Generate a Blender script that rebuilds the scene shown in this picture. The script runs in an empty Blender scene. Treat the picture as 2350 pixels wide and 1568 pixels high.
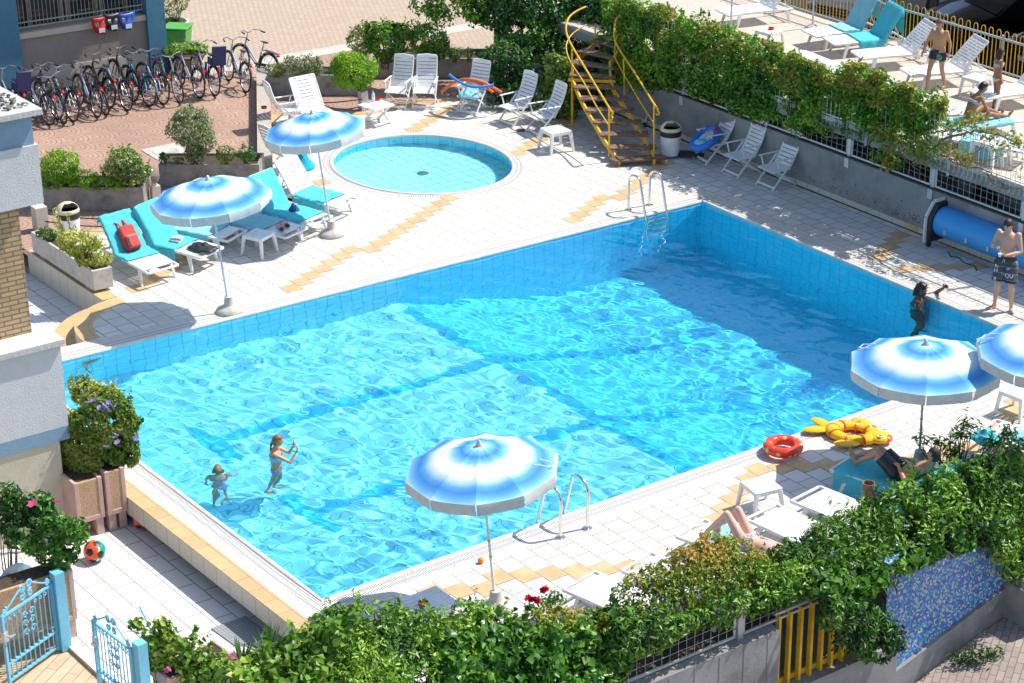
import bpy, bmesh, math, random
import numpy as np
from mathutils import Vector, Matrix, Euler, noise
from mathutils.geometry import tessellate_polygon
random.seed(7)
sc = bpy.context.scene
C = sc.collection
PI = math.pi
R = math.radians
# ---------------- camera geometry (survey of the photograph) ----------------
CAMH = 15.0; FV = 4816.0; PITCH = R(23.77); ROLL = R(-.59); PX = 3840/2350
FW = Vector((0, math.cos(PITCH), -math.sin(PITCH))); _rt = Vector((1, 0, 0)); _up = _rt.cross(FW)
RT = math.cos(ROLL)*_rt + math.sin(ROLL)*_up; UP = -math.sin(ROLL)*_rt + math.cos(ROLL)*_up
HB = Matrix(((.815293840, .642070299, -8.50310273), (.632192092, -.803582362, 33.0051136), (.00252009813, .00233970185, 1)))
HI = HB.inverted()
ORG = dict(A=(0,0), B=(1000,0), C=(1900,0), D=(2740,0), E=(0,600), F=(2740,650), G=(2740,1300), H=(2740,1829), I=(0,1300), J=(0,1829), K=(900,1829), L=(1900,1829), M=(1900,500), N=(1400,1500))
def px(tile, x, y):
    o = ORG[tile]; return ((o[0]+x*.46809)/PX, (o[1]+y*.46809)/PX)
def ray(x, y): return (x-1175)*RT + (784-y)*UP + FV*FW
def W(x, y, z=0.0):                       # survey point -> world point at height z
    d = ray(x, y); t = (CAMH-z)/-d.z
    return Vector((d.x*t, d.y*t, z))
def WT(tile, x, y, z=0.0): return W(*px(tile, x, y), z)
def D(s, t, z=0.0):                       # pool coordinates (metres along / across the pool) -> world
    a = HB @ Vector((s, t, 1)); return Vector((a.x/a.z, a.y/a.z, z))
def ST(w):
    a = HI @ Vector((w.x, w.y, 1)); return a.x/a.z, a.y/a.z
def SD(x, y, z=0.0): return ST(W(x, y, z))
def up_at(g, x, y):                       # height above world ground point g seen at survey row y
    lo, hi = -3, 12
    for _ in range(40):
        m = (lo+hi)/2; d = Vector((g.x, g.y, m))-Vector((0, 0, CAMH))
        if 784-FV*d.dot(UP)/d.dot(FW) > y: lo = m
        else: hi = m
    return lo
def ang(a, b): return math.atan2(b.y-a.y, b.x-a.x)
SDIR = ang(D(7, 4), D(8, 4)); TDIR = ang(D(7, 4), D(7, 5))
# ---------------- mesh builder ----------------
class B:
    def __init__(s): s.v = []; s.f = []; s.m = []; s.M = Matrix(); s.mi = 0; s.uv = None
    def add(s, vs, fs, mi=None):
        n = len(s.v); M = s.M; s.v += [tuple(M @ Vector(v)) for v in vs]
        s.f += [tuple(i+n for i in f) for f in fs]; s.m += [s.mi if mi is None else mi]*len(fs); return s
    def box(s, x0, y0, z0, x1, y1, z1, mi=None):
        return s.add([(x0,y0,z0),(x1,y0,z0),(x1,y1,z0),(x0,y1,z0),(x0,y0,z1),(x1,y0,z1),(x1,y1,z1),(x0,y1,z1)],
                     [(3,2,1,0),(4,5,6,7),(0,1,5,4),(1,2,6,5),(2,3,7,6),(3,0,4,7)], mi)
    def obox(s, a, b, w, h, mi=None, up=(0,0,1)):      # bar of width w, height h from a to b
        a = Vector(a); b = Vector(b); d = (b-a).normalized(); u = Vector(up)
        sd = d.cross(u); sd = sd.normalized() if sd.length > 1e-4 else Vector((1,0,0)); uu = sd.cross(d)
        o = []
        for p in (a, b):
            for i, j in ((-1,-1),(1,-1),(1,1),(-1,1)): o.append(p+sd*w/2*i+uu*h/2*j)
        return s.add(o, [(3,2,1,0),(4,5,6,7),(0,1,5,4),(1,2,6,5),(2,3,7,6),(3,0,4,7)], mi)
    def tube(s, pts, r, n=8, mi=None, closed=False, sx=None):
        pts = [Vector(p) for p in pts]; N = len(pts); rs = r if isinstance(r, (list, tuple)) else [r]*N
        ref = Vector((0, 0, 1)); vs = []
        for i, p in enumerate(pts):
            a = pts[i-1] if (i > 0 or closed) else p; b = pts[(i+1) % N] if (i < N-1 or closed) else p
            t = (b-a).normalized()
            if i == 0:
                u = t.cross(ref)
                if u.length < .05: u = t.cross(Vector((1, 0, 0)))
                u.normalize()
            else:
                u = (u - t*u.dot(t))
                u = u.normalized() if u.length > 1e-5 else t.orthogonal().normalized()
            w = t.cross(u)
            for k in range(n):
                c = 2*PI*k/n; vs.append(p+(u*math.cos(c)+w*math.sin(c)*(sx or 1))*rs[i])
        fs = []
        for i in range(N if closed else N-1):
            for k in range(n):
                j = (i+1) % N; fs.append((i*n+k, i*n+(k+1) % n, j*n+(k+1) % n, j*n+k))
        if not closed: fs += [tuple(range(n))[::-1], tuple((N-1)*n+k for k in range(n))]
        return s.add(vs, fs, mi)
    def lathe(s, prof, n=20, c=(0,0,0), mi=None, cap=True):
        vs = []; fs = []; c = Vector(c)
        for r_, z in prof:
            for k in range(n): vs.append(c+Vector((r_*math.cos(2*PI*k/n), r_*math.sin(2*PI*k/n), z)))
        for i in range(len(prof)-1):
            for k in range(n): fs.append((i*n+k, i*n+(k+1) % n, (i+1)*n+(k+1) % n, (i+1)*n+k))
        if cap: fs += [tuple(range(n))[::-1], tuple((len(prof)-1)*n+k for k in range(n))]
        return s.add(vs, fs, mi)
    def ell(s, c, r, n=12, m=8, mi=None, rot=None):
        c = Vector(c); r = (r, r, r) if isinstance(r, (int, float)) else r; vs = []; fs = []
        for i in range(1, m):
            a = PI*i/m
            for k in range(n):
                b = 2*PI*k/n; v = Vector((r[0]*math.sin(a)*math.cos(b), r[1]*math.sin(a)*math.sin(b), r[2]*math.cos(a)))
                vs.append(c+(rot @ v if rot else v))
        t0 = Vector((0,0,r[2])); b0 = Vector((0,0,-r[2])); vs += [c+(rot @ t0 if rot else t0), c+(rot @ b0 if rot else b0)]
        T = len(vs)-2
        for i in range(m-2):
            for k in range(n): fs.append((i*n+k, (i+1)*n+k, (i+1)*n+(k+1) % n, i*n+(k+1) % n))
        for k in range(n): fs += [(T, k, (k+1) % n), (T+1, (m-2)*n+(k+1) % n, (m-2)*n+k)]
        return s.add(vs, fs, mi)
    def prism(s, poly, z0, z1, mi=None):               # horizontal outline, counter-clockwise
        n = len(poly); tri = tessellate_polygon([[Vector((p[0], p[1], 0)) for p in poly]])
        ar = sum(poly[i-1][0]*poly[i][1]-poly[i][0]*poly[i-1][1] for i in range(n))
        if ar < 0: poly = poly[::-1]; tri = tessellate_polygon([[Vector((p[0], p[1], 0)) for p in poly]])
        vs = [(p[0], p[1], z0) for p in poly]+[(p[0], p[1], z1) for p in poly]; fs = []
        for t in tri:
            a, b, c = [Vector((poly[i][0], poly[i][1], 0)) for i in t]
            if (b-a).cross(c-a).z < 0: t = t[::-1]
            fs += [tuple(i+n for i in t), tuple(t)[::-1]]
        fs += [(i, (i+1) % n, n+(i+1) % n, n+i) for i in range(n)]
        return s.add(vs, fs, mi)
    def grid(s, P, mi=None, two=None, wrap=False):     # P[i][j] points -> quads
        n = len(P[0]); vs = [p for r_ in P for p in r_]; fs = []
        for i in range(len(P)-1):
            for j in range(n-(0 if wrap else 1)): fs.append((i*n+j, i*n+(j+1) % n, (i+1)*n+(j+1) % n, (i+1)*n+j))
        return s.add(vs, fs, mi)
    def at(s, loc=(0,0,0), rz=0, rx=0, ry=0, sc_=1):
        s.M = Matrix.Translation(loc) @ Euler((rx, ry, rz)).to_matrix().to_4x4() @ Matrix.Scale(sc_, 4); return s
def prop(o, label=None, cat=None, group=None, kind=None):
    if label: o['label'] = label
    if cat: o['category'] = cat
    if group: o['group'] = group
    if kind: o['kind'] = kind
    return o
def obj(name, b, mats, parent=None, smooth=True, bev=0, sub=0, ang_=38, solid=0, uv=None):
    me = bpy.data.meshes.new(name)
    me.from_pydata(b.v, [], b.f); me.update()
    for m in (mats if isinstance(mats, (list, tuple)) else [mats]): me.materials.append(m)
    if len(me.materials) > 1:
        me.polygons.foreach_set('material_index', [min(i, len(me.materials)-1) for i in b.m])
    if uv or b.uv:
        fn = uv; l = me.uv_layers.new(name='UV')
        vi = np.empty(len(me.loops), int); me.loops.foreach_get('vertex_index', vi)
        U = np.array([b.uv[i] if b.uv else fn(*b.v[i]) for i in range(len(b.v))])[vi]
        l.data.foreach_set('uv', U.ravel())
    if smooth: me.shade_smooth(); me.set_sharp_from_angle(angle=R(ang_))
    o = bpy.data.objects.new(name, me); C.objects.link(o)
    if parent is not None: o.parent = parent
    if solid: md = o.modifiers.new('s', 'SOLIDIFY'); md.thickness = solid; md.offset = 0
    if bev: md = o.modifiers.new('b', 'BEVEL'); md.width = bev; md.segments = 2; md.limit_method = 'ANGLE'
    if sub: md = o.modifiers.new('u', 'SUBSURF'); md.levels = md.render_levels = sub
    return o
def thing(name, label, cat, loc=(0,0,0), rz=0, group=None):
    o = bpy.data.objects.new(name, None); C.objects.link(o); o.empty_display_size = .1
    o.location = loc; o.rotation_euler = (0, 0, rz); return prop(o, label, cat, group)
def dup(root, loc, rz, label=None, group=None, scale=None):
    r = root.copy(); C.objects.link(r); r.location = loc; r.rotation_euler = (0, 0, rz)
    if label: r['label'] = label
    if group: r['group'] = group
    if scale: r.scale = (scale,)*3
    for ch in [c for c in bpy.data.objects if c.parent == root]:
        c = ch.copy(); C.objects.link(c); c.parent = r
        for g in [x for x in bpy.data.objects if x.parent == ch]:
            d = g.copy(); C.objects.link(d); d.parent = c
    return r
class Dup:                                             # quick copier: remembers the children of its source
    def __init__(s, root): s.root = root; s.used = False; s.kids = [(c, [g for g in bpy.data.objects if g.parent == c]) for c in bpy.data.objects if c.parent == root]
    def put(s, loc, rz, label, group=None, scale=None, skip=()):
        if not s.used: s.used = True; r = s.root; r.location = loc; r.rotation_euler = (0, 0, rz)
        else:
            r = s.root.copy(); C.objects.link(r); r.location = loc; r.rotation_euler = (0, 0, rz)
            for ch, gs in s.kids:
                c = ch.copy(); C.objects.link(c); c.parent = r
                for g in gs: d = g.copy(); C.objects.link(d); d.parent = c
        r['label'] = label
        if group: r['group'] = group
        r.scale = (scale or 1,)*3
        return r
# ---------------- materials ----------------
def nmat(name):
    m = bpy.data.materials.new(name); m.use_nodes = True; nt = m.node_tree
    return m, nt, nt.nodes['Principled BSDF']
def nd(nt, t, **k):
    n = nt.nodes.new(t)
    for a, v in k.items():
        if a[0] == '_': setattr(n, a[1:], v)
        else: n.inputs[a.replace('__', ' ')].default_value = v
    return n
def ramp(nt, fac, stops):
    r_ = nt.nodes.new('ShaderNodeValToRGB'); el = r_.color_ramp.elements
    while len(el) < len(stops): el.new(.5)
    for e, (p_, c) in zip(el, stops): e.position = p_; e.color = (*c, 1)
    nt.links.new(fac, r_.inputs[0]); return r_.outputs[0]
def pm(name, col, rough=.55, metal=0, var=.12, vs=6, bump=0, bs=60, spec=.5, dirt=None, ds=1.5, coat=0, transl=0):
    m, nt, b = nmat(name); lk = nt.links.new
    tc = nt.nodes.new('ShaderNodeTexCoord')
    n1 = nd(nt, 'ShaderNodeTexNoise', Scale=vs, Detail=5); lk(tc.outputs['Object'], n1.inputs['Vector'])
    lo = tuple(c*(1-var) for c in col); hi = tuple(min(1, c*(1+var)) for c in col)
    c = ramp(nt, n1.outputs['Fac'], [(.3, lo), (.7, hi)])
    if dirt:
        n2 = nd(nt, 'ShaderNodeTexNoise', Scale=ds, Detail=8, Roughness=.7); lk(tc.outputs['Object'], n2.inputs['Vector'])
        f = ramp(nt, n2.outputs['Fac'], [(.48, (0,0,0)), (.68, (1,1,1))])
        mx = nt.nodes.new('ShaderNodeMixRGB'); lk(f, mx.inputs[0]); lk(c, mx.inputs[1]); mx.inputs[2].default_value = (*dirt, 1); c = mx.outputs[0]
    lk(c, b.inputs['Base Color']); b.inputs['Roughness'].default_value = rough; b.inputs['Metallic'].default_value = metal
    b.inputs['Specular IOR Level'].default_value = spec; b.inputs['Coat Weight'].default_value = coat
    if bump:
        n3 = nd(nt, 'ShaderNodeTexNoise', Scale=bs, Detail=4); lk(tc.outputs['Object'], n3.inputs['Vector'])
        bp = nd(nt, 'ShaderNodeBump', Strength=bump, Distance=.02); lk(n3.outputs['Fac'], bp.inputs['Height']); lk(bp.outputs[0], b.inputs['Normal'])
    if transl:
        t = nt.nodes.new('ShaderNodeBsdfTranslucent'); lk(c, t.inputs[0]); mx = nt.nodes.new('ShaderNodeMixShader'); mx.inputs[0].default_value = transl
        out = nt.nodes['Material Output']; lk(b.outputs[0], mx.inputs[1]); lk(t.outputs[0], mx.inputs[2]); lk(mx.outputs[0], out.inputs[0])
    return m
def brickmat(name, bw, rh, c1, c2, mortar, ms=.006, off=.5, ofs=(0,0), swap=False, rough=.5, var=.1, bump=.3, third=None, dirt=None, dsc=.35, dth=(.5, .7), spec=.5, rot=0, n=2):
    m, nt, b = nmat(name); lk = nt.links.new
    uvn = nt.nodes.new('ShaderNodeUVMap'); v = uvn.outputs[0]
    if swap:
        sp = nt.nodes.new('ShaderNodeSeparateXYZ'); cb = nt.nodes.new('ShaderNodeCombineXYZ'); lk(v, sp.inputs[0]); lk(sp.outputs[0], cb.inputs[1]); lk(sp.outputs[1], cb.inputs[0]); v = cb.outputs[0]
    mp = nd(nt, 'ShaderNodeMapping'); mp.inputs['Location'].default_value = (ofs[0], ofs[1], 0); mp.inputs['Rotation'].default_value = (0, 0, rot); lk(v, mp.inputs[0])
    br = nt.nodes.new('ShaderNodeTexBrick'); br.offset = off; br.offset_frequency = n; br.squash = 1
    for k, x in (('Scale', 1), ('Brick Width', bw), ('Row Height', rh), ('Mortar Size', ms), ('Mortar Smooth', .1), ('Bias', 0)): br.inputs[k].default_value = x
    br.inputs['Color1'].default_value = (*c1, 1); br.inputs['Color2'].default_value = (*c2, 1); br.inputs['Mortar'].default_value = (*mortar, 1)
    lk(mp.outputs[0], br.inputs['Vector']); c = br.outputs['Color']
    n1 = nd(nt, 'ShaderNodeTexNoise', Scale=4, Detail=8, Roughness=.65); lk(uvn.outputs[0], n1.inputs['Vector'])
    f = ramp(nt, n1.outputs['Fac'], [(.3, (1-var,)*3), (.7, (1,)*3)])
    mx = nt.nodes.new('ShaderNodeMixRGB'); mx.blend_type = 'MULTIPLY'; mx.inputs[0].default_value = 1; lk(c, mx.inputs[1]); lk(f, mx.inputs[2]); c = mx.outputs[0]
    if dirt:
        n2 = nd(nt, 'ShaderNodeTexNoise', Scale=dsc, Detail=8, Roughness=.6); lk(uvn.outputs[0], n2.inputs['Vector'])
        f = ramp(nt, n2.outputs['Fac'], [(dth[0], (0,0,0)), (dth[1], (1,1,1))])
        mx = nt.nodes.new('ShaderNodeMixRGB'); lk(f, mx.inputs[0]); lk(c, mx.inputs[1]); mx.inputs[2].default_value = (*dirt, 1); c = mx.outputs[0]
    lk(c, b.inputs['Base Color']); b.inputs['Roughness'].default_value = rough; b.inputs['Specular IOR Level'].default_value = spec
    if bump:
        bp = nd(nt, 'ShaderNodeBump', Strength=bump, Distance=.01); bp.invert = True; lk(br.outputs['Fac'], bp.inputs['Height']); lk(bp.outputs[0], b.inputs['Normal'])
    return m
def leafmat(name, pal, rough=.45, tr=.3, spec=.4):
    av = sum(sum(c) for c in pal)/12; kk = (1.8, 1.6, 1.3) if av < .05 else (2.5, 1.85, 1.4) if av < .11 else (1.1, 1.15, 1.0)
    pal = [tuple(min(.8, c*k) for c, k in zip(p_, kk)) for p_ in pal]
    m, nt, b = nmat(name); lk = nt.links.new
    a = nd(nt, 'ShaderNodeAttribute', _attribute_name='lc')
    c = ramp(nt, a.outputs['Fac'], [(i/max(1, len(pal)-1), p_) for i, p_ in enumerate(pal)])
    lk(c, b.inputs['Base Color']); b.inputs['Roughness'].default_value = rough; b.inputs['Specular IOR Level'].default_value = spec
    t = nt.nodes.new('ShaderNodeBsdfTranslucent'); lk(c, t.inputs[0]); mx = nt.nodes.new('ShaderNodeMixShader'); mx.inputs[0].default_value = tr
    out = nt.nodes['Material Output']; lk(b.outputs[0], mx.inputs[1]); lk(t.outputs[0], mx.inputs[2]); lk(mx.outputs[0], out.inputs[0])
    return m
# ---------------- foliage ----------------
def leafmesh(name, P, Nn, size, mat, parent=None, seed=0, asp=.5, jit=.5, up=.25, sjit=.35, fold=.25):
    rg = np.random.default_rng(seed); n = len(P)
    Nn = Nn+rg.normal(0, jit, (n, 3)); Nn[:, 2] += up; Nn /= np.linalg.norm(Nn, axis=1)[:, None]
    a = rg.normal(0, 1, (n, 3)); a -= Nn*(a*Nn).sum(1)[:, None]; a /= np.linalg.norm(a, axis=1)[:, None]; b = np.cross(Nn, a)
    L = (size*(1+rg.uniform(-sjit, sjit, n)))[:, None]; w = L*asp
    v = np.stack([P-a*L*.5, P-a*L*.05+b*w*.5+Nn*w*fold, P+a*L*.5, P-a*L*.05-b*w*.5+Nn*w*fold], 1).reshape(-1, 3)
    me = bpy.data.meshes.new(name); me.vertices.add(4*n); me.vertices.foreach_set('co', v.ravel())
    i = np.arange(n)*4; lp = np.stack([i, i+1, i+2, i, i+2, i+3], 1).ravel()
    me.loops.add(6*n); me.loops.foreach_set('vertex_index', lp); me.polygons.add(2*n)
    me.polygons.foreach_set('loop_start', np.arange(2*n)*3); me.polygons.foreach_set('loop_total', np.full(2*n, 3)); me.update(calc_edges=True)
    at = me.attributes.new('lc', 'FLOAT', 'POINT')
    cl = np.array([noise.noise(Vector(p)*1.7) for p in P[::1]]) if n < 60000 else rg.normal(0, .25, n)
    t = np.clip(.46+.6*cl+rg.normal(0, .24, n), 0, 1); at.data.foreach_set('value', np.repeat(t, 4))
    me.materials.append(mat); o = bpy.data.objects.new(name, me); C.objects.link(o)
    if parent is not None: o.parent = parent
    return o
def cloud(ells, dens, seed=0, lump=.28, ls=2.2, depth=.3, zmin=None):
    """leaf points through the outer shell of a union of ellipsoids [(centre, (rx,ry,rz))]; dens = leaves per m2 of shell"""
    rg = np.random.default_rng(seed); Ps = []; Ns = []
    for c, r_ in ells:
        c = np.array(c, float); r_ = np.array(r_ if hasattr(r_, '__len__') else (r_,)*3, float)
        ar = 4*PI*((r_[0]*r_[1])**1.6+(r_[0]*r_[2])**1.6+(r_[1]*r_[2])**1.6)**(1/1.6)/3**(1/1.6)
        n = max(8, int(ar*dens)); d = rg.normal(0, 1, (n, 3)); d /= np.linalg.norm(d, axis=1)[:, None]
        k = 1-depth*rg.random(n)**1.6
        q = np.array([noise.noise(Vector(c+x*r_)*ls) for x in d])
        k = k*(1+lump*q)+rg.normal(0, .02, n)
        Ps.append(c+d*r_*k[:, None]); nn = d/r_; Ns.append(nn/np.linalg.norm(nn, axis=1)[:, None])
    P = np.concatenate(Ps); Nn = np.concatenate(Ns); keep = np.ones(len(P), bool)
    for c, r_ in ells:
        r_ = np.array(r_ if hasattr(r_, '__len__') else (r_,)*3, float); q = (((P-np.array(c))/(r_*(1-depth-.12)))**2).sum(1); keep &= q > 1
    if zmin is not None: keep &= P[:, 2] > zmin
    return P[keep], Nn[keep]
def sprigs(P, Nn, k, L, seed=0, m=9):
    "thin leafy shoots rising out of the surface"
    rg = np.random.default_rng(seed+99); i = np.where(Nn[:, 2] > .25)[0]
    if len(i) == 0: return P, Nn
    i = rg.choice(i, min(k, len(i)), replace=False); A, Bn = [], []
    for a in i:
        d = Nn[a]*.5+rg.normal(0, .35, 3)+np.array([0, 0, .8]); d /= np.linalg.norm(d); l_ = L*rg.uniform(.4, 1.2)
        for q in range(m): A.append(P[a]+d*l_*(q+.5)/m+rg.normal(0, .012, 3)); v = rg.normal(0, 1, 3)+d*.6; Bn.append(v/np.linalg.norm(v))
    return np.concatenate([P, np.array(A)]), np.concatenate([Nn, np.array(Bn)])
def thin(P, Nn, th, sc_=3.5, seed=0):
    "open noise-shaped gaps in a crown"
    k = np.array([noise.noise(Vector(p)*sc_+Vector((seed*3.1, 0, 0))) for p in P]) > th
    return P[k], Nn[k]
def sh_to_local(P, loc): return P-np.array(loc)
def bush(name, label, cat, base, ells, size, mat, dens=220, stem=None, group=None, seed=0, asp=.5, lump=.38, twigs=6, depth=.3, jit=.5, up=.25, crown='foliage', stemmat=None, stemr=.02):
    """ells in world coordinates"""
    base = Vector(base); t = thing(name, label, cat, base, 0, group)
    P, Nn = cloud([(c, tuple(np.array(r_ if hasattr(r_, '__len__') else (r_,)*3)*1.08)) for c, r_ in ells], dens*2.3, seed, lump, depth=depth, zmin=base.z+.01)
    P, Nn = thin(P, Nn, -.24, 5, seed); P, Nn = sprigs(P, Nn, int(len(P)*.012), size*2.2, seed, 6)
    leafmesh(crown, sh_to_local(P, base), Nn, size, mat, t, seed, asp, jit, up)
    b = B(); rg = random.Random(seed)
    for c, r_ in (ells if twigs else []):
        c = Vector(c)-base; r_ = r_ if hasattr(r_, '__len__') else (r_,)*3
        for k in range(max(1, twigs//max(1, len(ells)//2+1))):
            e = c+Vector((rg.uniform(-.6, .6)*r_[0], rg.uniform(-.6, .6)*r_[1], rg.uniform(-.2, .7)*r_[2]))
            s0 = Vector((c.x*.5+rg.uniform(-.05, .05), c.y*.5+rg.uniform(-.05, .05), 0)) if stem is None else Vector((0, 0, stem))
            b.tube([s0, s0.lerp(e, .5)+Vector((rg.uniform(-.06, .06), rg.uniform(-.06, .06), .04)), e], [stemr*.7, stemr*.45, stemr*.2], 5)
    if stem: b.tube([(0,0,0), (.01,.01,stem*.5), (0,0,stem+.1)], [stemr*1.3, stemr, stemr*.8], 7)
    if twigs and b.f: obj('stem' if not stem else 'trunk', b, stemmat or M['bark'], t)
    return t
# ---------------- world, sun, camera ----------------
SUNV = Vector((-.54, -.2, -.82)).normalized()
wd = bpy.data.worlds.new('World'); sc.world = wd; wd.use_nodes = True
_nt = wd.node_tree; _s = _nt.nodes.new('ShaderNodeTexSky'); _s.sky_type = 'NISHITA'; _s.sun_disc = False
_s.sun_elevation = math.asin(-SUNV.z); _s.sun_rotation = math.atan2(-SUNV.x, -SUNV.y)
_nt.links.new(_s.outputs[0], _nt.nodes['Background'].inputs[0]); _nt.nodes['Background'].inputs[1].default_value = .135
_l = bpy.data.lights.new('sun', 'SUN'); _l.energy = 4.6; _l.angle = R(.5); _l.color = (1, .945, .87); _l.cycles.is_caustics_light = True
_lo = bpy.data.objects.new('sun', _l); C.objects.link(_lo); _lo.rotation_euler = SUNV.to_track_quat('-Z', 'Y').to_euler()
_c = bpy.data.cameras.new('camera'); cam = bpy.data.objects.new('camera', _c); C.objects.link(cam); sc.camera = cam
_c.sensor_width = 36; _c.lens = FV/2350*36; _c.clip_end = 1000; _c.clip_start = .5
cam.matrix_world = Matrix(((RT.x, UP.x, -FW.x, 0), (RT.y, UP.y, -FW.y, 0), (RT.z, UP.z, -FW.z, CAMH), (0, 0, 0, 1)))
sc.view_settings.view_transform = 'Standard'; sc.view_settings.look = 'None'; sc.view_settings.exposure = .12
sc.cycles.use_denoising = True; sc.cycles.max_bounces = 12; sc.cycles.diffuse_bounces = 5; sc.cycles.transparent_max_bounces = 8
def zs(x, y, s):
    lo, hi = -4., 9.; f = lambda z: SD(x, y, z)[0]-s; fl = f(lo)
    for _ in range(40):
        m = (lo+hi)/2
        if f(m)*fl > 0: lo = m
        else: hi = m
    return W(x, y, lo)
def zt(x, y, t):
    lo, hi = -4., 9.; f = lambda z: SD(x, y, z)[1]-t; fl = f(lo)
    for _ in range(40):
        m = (lo+hi)/2
        if f(m)*fl > 0: lo = m
        else: hi = m
    return W(x, y, lo)
def wy(x, y, Y):
    d = ray(x, y); t = Y/d.y; return Vector((d.x*t, Y, CAMH+d.z*t))
M = {}
M['bark'] = pm('bark', (.12, .085, .055), .9, var=.3, bump=.3)
M['conc'] = pm('concrete', (.30, .29, .27), .85, var=.15, vs=3, bump=.25, bs=40, dirt=(.14, .135, .11), ds=2.2)
M['concw'] = pm('wall concrete', (.27, .27, .265), .85, var=.14, vs=2, bump=.2, bs=30, dirt=(.17, .17, .165), ds=1.1)
M['concl'] = pm('pale concrete', (.52, .49, .44), .8, var=.1, vs=5, bump=.2, bs=60, dirt=(.36, .33, .28), ds=3)
M['plastic'] = pm('white plastic', (.80, .80, .80), .32, var=.03, spec=.5, dirt=(.68, .68, .66), ds=2)
M['plasticb'] = pm('pale blue plastic', (.38, .52, .70), .35, var=.03)  # even pale blue of the play table legs
M['metal'] = pm('galvanised metal', (.55, .57, .58), .45, .6, var=.1)
M['steel'] = pm('stainless steel', (.75, .74, .70), .18, 1, var=.05)
M['yellow'] = pm('yellow paint', (.80, .47, .02), .42, var=.12, vs=9, dirt=(.55, .33, .05), ds=5)
M['wood'] = pm('worn brown boards', (.17, .085, .05), .6, var=.35, vs=14, dirt=(.30, .22, .17), ds=8, bump=.2)
M['soil'] = pm('soil', (.06, .045, .03), 1, var=.4, vs=20, bump=.6)
M['black'] = pm('black plastic', (.02, .02, .022), .45, var=.2)
M['blue'] = pm('blue gate paint', (.17, .50, .68), .45, var=.08, vs=8)
M['glass'] = pm('dark window glass', (.03, .035, .04), .08, var=.1, spec=.8)
TW, TG = (.73, .71, .665), (.68, .66, .61)
DK = dict(ms=.0078, off=.5, n=2)
M['deck'] = brickmat('deck tiles', .3385, .3385, TW, (.63, .60, .545), (.20, .165, .115), ofs=(.107, .17), swap=True, rough=.5, var=.09, dirt=(.50, .46, .39), dsc=.9, dth=(.50, .82), **DK)
M['court'] = brickmat('courtyard tiles', .50, .34, (.78, .77, .75), (.72, .70, .67), (.22, .18, .14), ofs=(.1, .12), swap=True, rough=.5, var=.08, dirt=(.60, .56, .50), dsc=.8, dth=(.55, .8), **DK)
M['accent'] = pm('ochre tiles', (.58, .40, .21), .55, var=.16, vs=3, dirt=(.46, .33, .19), ds=4)
M['skirt'] = brickmat('cream skirting tiles', .34, 1.2, (.62, .56, .46), (.60, .54, .44), (.3, .25, .18), ms=.006, off=0, rough=.4, var=.06)
M['band'] = brickmat('pale band tiles', .17, .20, (.62, .59, .53), (.57, .54, .48), (.42, .38, .32), ms=.005, off=0, rough=.55, var=.1)
M['lip'] = pm('rounded pale coping', (.66, .62, .55), .6, var=.1, vs=4)
def gratemat(name, radial=False, alongx=True):
    m, nt, b = nmat(name); lk = nt.links.new; u = nt.nodes.new('ShaderNodeUVMap'); sp = nt.nodes.new('ShaderNodeSeparateXYZ'); lk(u.outputs[0], sp.inputs[0])
    mu = nd(nt, 'ShaderNodeMath', _operation='MULTIPLY'); mu.inputs[1].default_value = 1/.034; lk(sp.outputs[0], mu.inputs[0])
    fr = nd(nt, 'ShaderNodeMath', _operation='FRACT'); lk(mu.outputs[0], fr.inputs[0])
    g = nd(nt, 'ShaderNodeMath', _operation='GREATER_THAN'); g.inputs[1].default_value = .46; lk(fr.outputs[0], g.inputs[0])
    a = nd(nt, 'ShaderNodeMath', _operation='SUBTRACT'); a.inputs[1].default_value = .5; lk(sp.outputs[1], a.inputs[0])
    ab = nd(nt, 'ShaderNodeMath', _operation='ABSOLUTE'); lk(a.outputs[0], ab.inputs[0])
    l1 = nd(nt, 'ShaderNodeMath', _operation='LESS_THAN'); l1.inputs[1].default_value = .05; lk(ab.outputs[0], l1.inputs[0])
    l2 = nd(nt, 'ShaderNodeMath', _operation='GREATER_THAN'); l2.inputs[1].default_value = .44; lk(ab.outputs[0], l2.inputs[0])
    m1 = nd(nt, 'ShaderNodeMath', _operation='MAXIMUM'); lk(g.outputs[0], m1.inputs[0]); lk(l1.outputs[0], m1.inputs[1])
    m2 = nd(nt, 'ShaderNodeMath', _operation='MAXIMUM'); lk(m1.outputs[0], m2.inputs[0]); lk(l2.outputs[0], m2.inputs[1])
    lk(ramp(nt, m2.outputs[0], [(.4, (.06, .058, .055)), (.6, (.74, .73, .71))]), b.inputs['Base Color']); b.inputs['Roughness'].default_value = .5
    return m
M['grate'] = gratemat('overflow grating')
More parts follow.
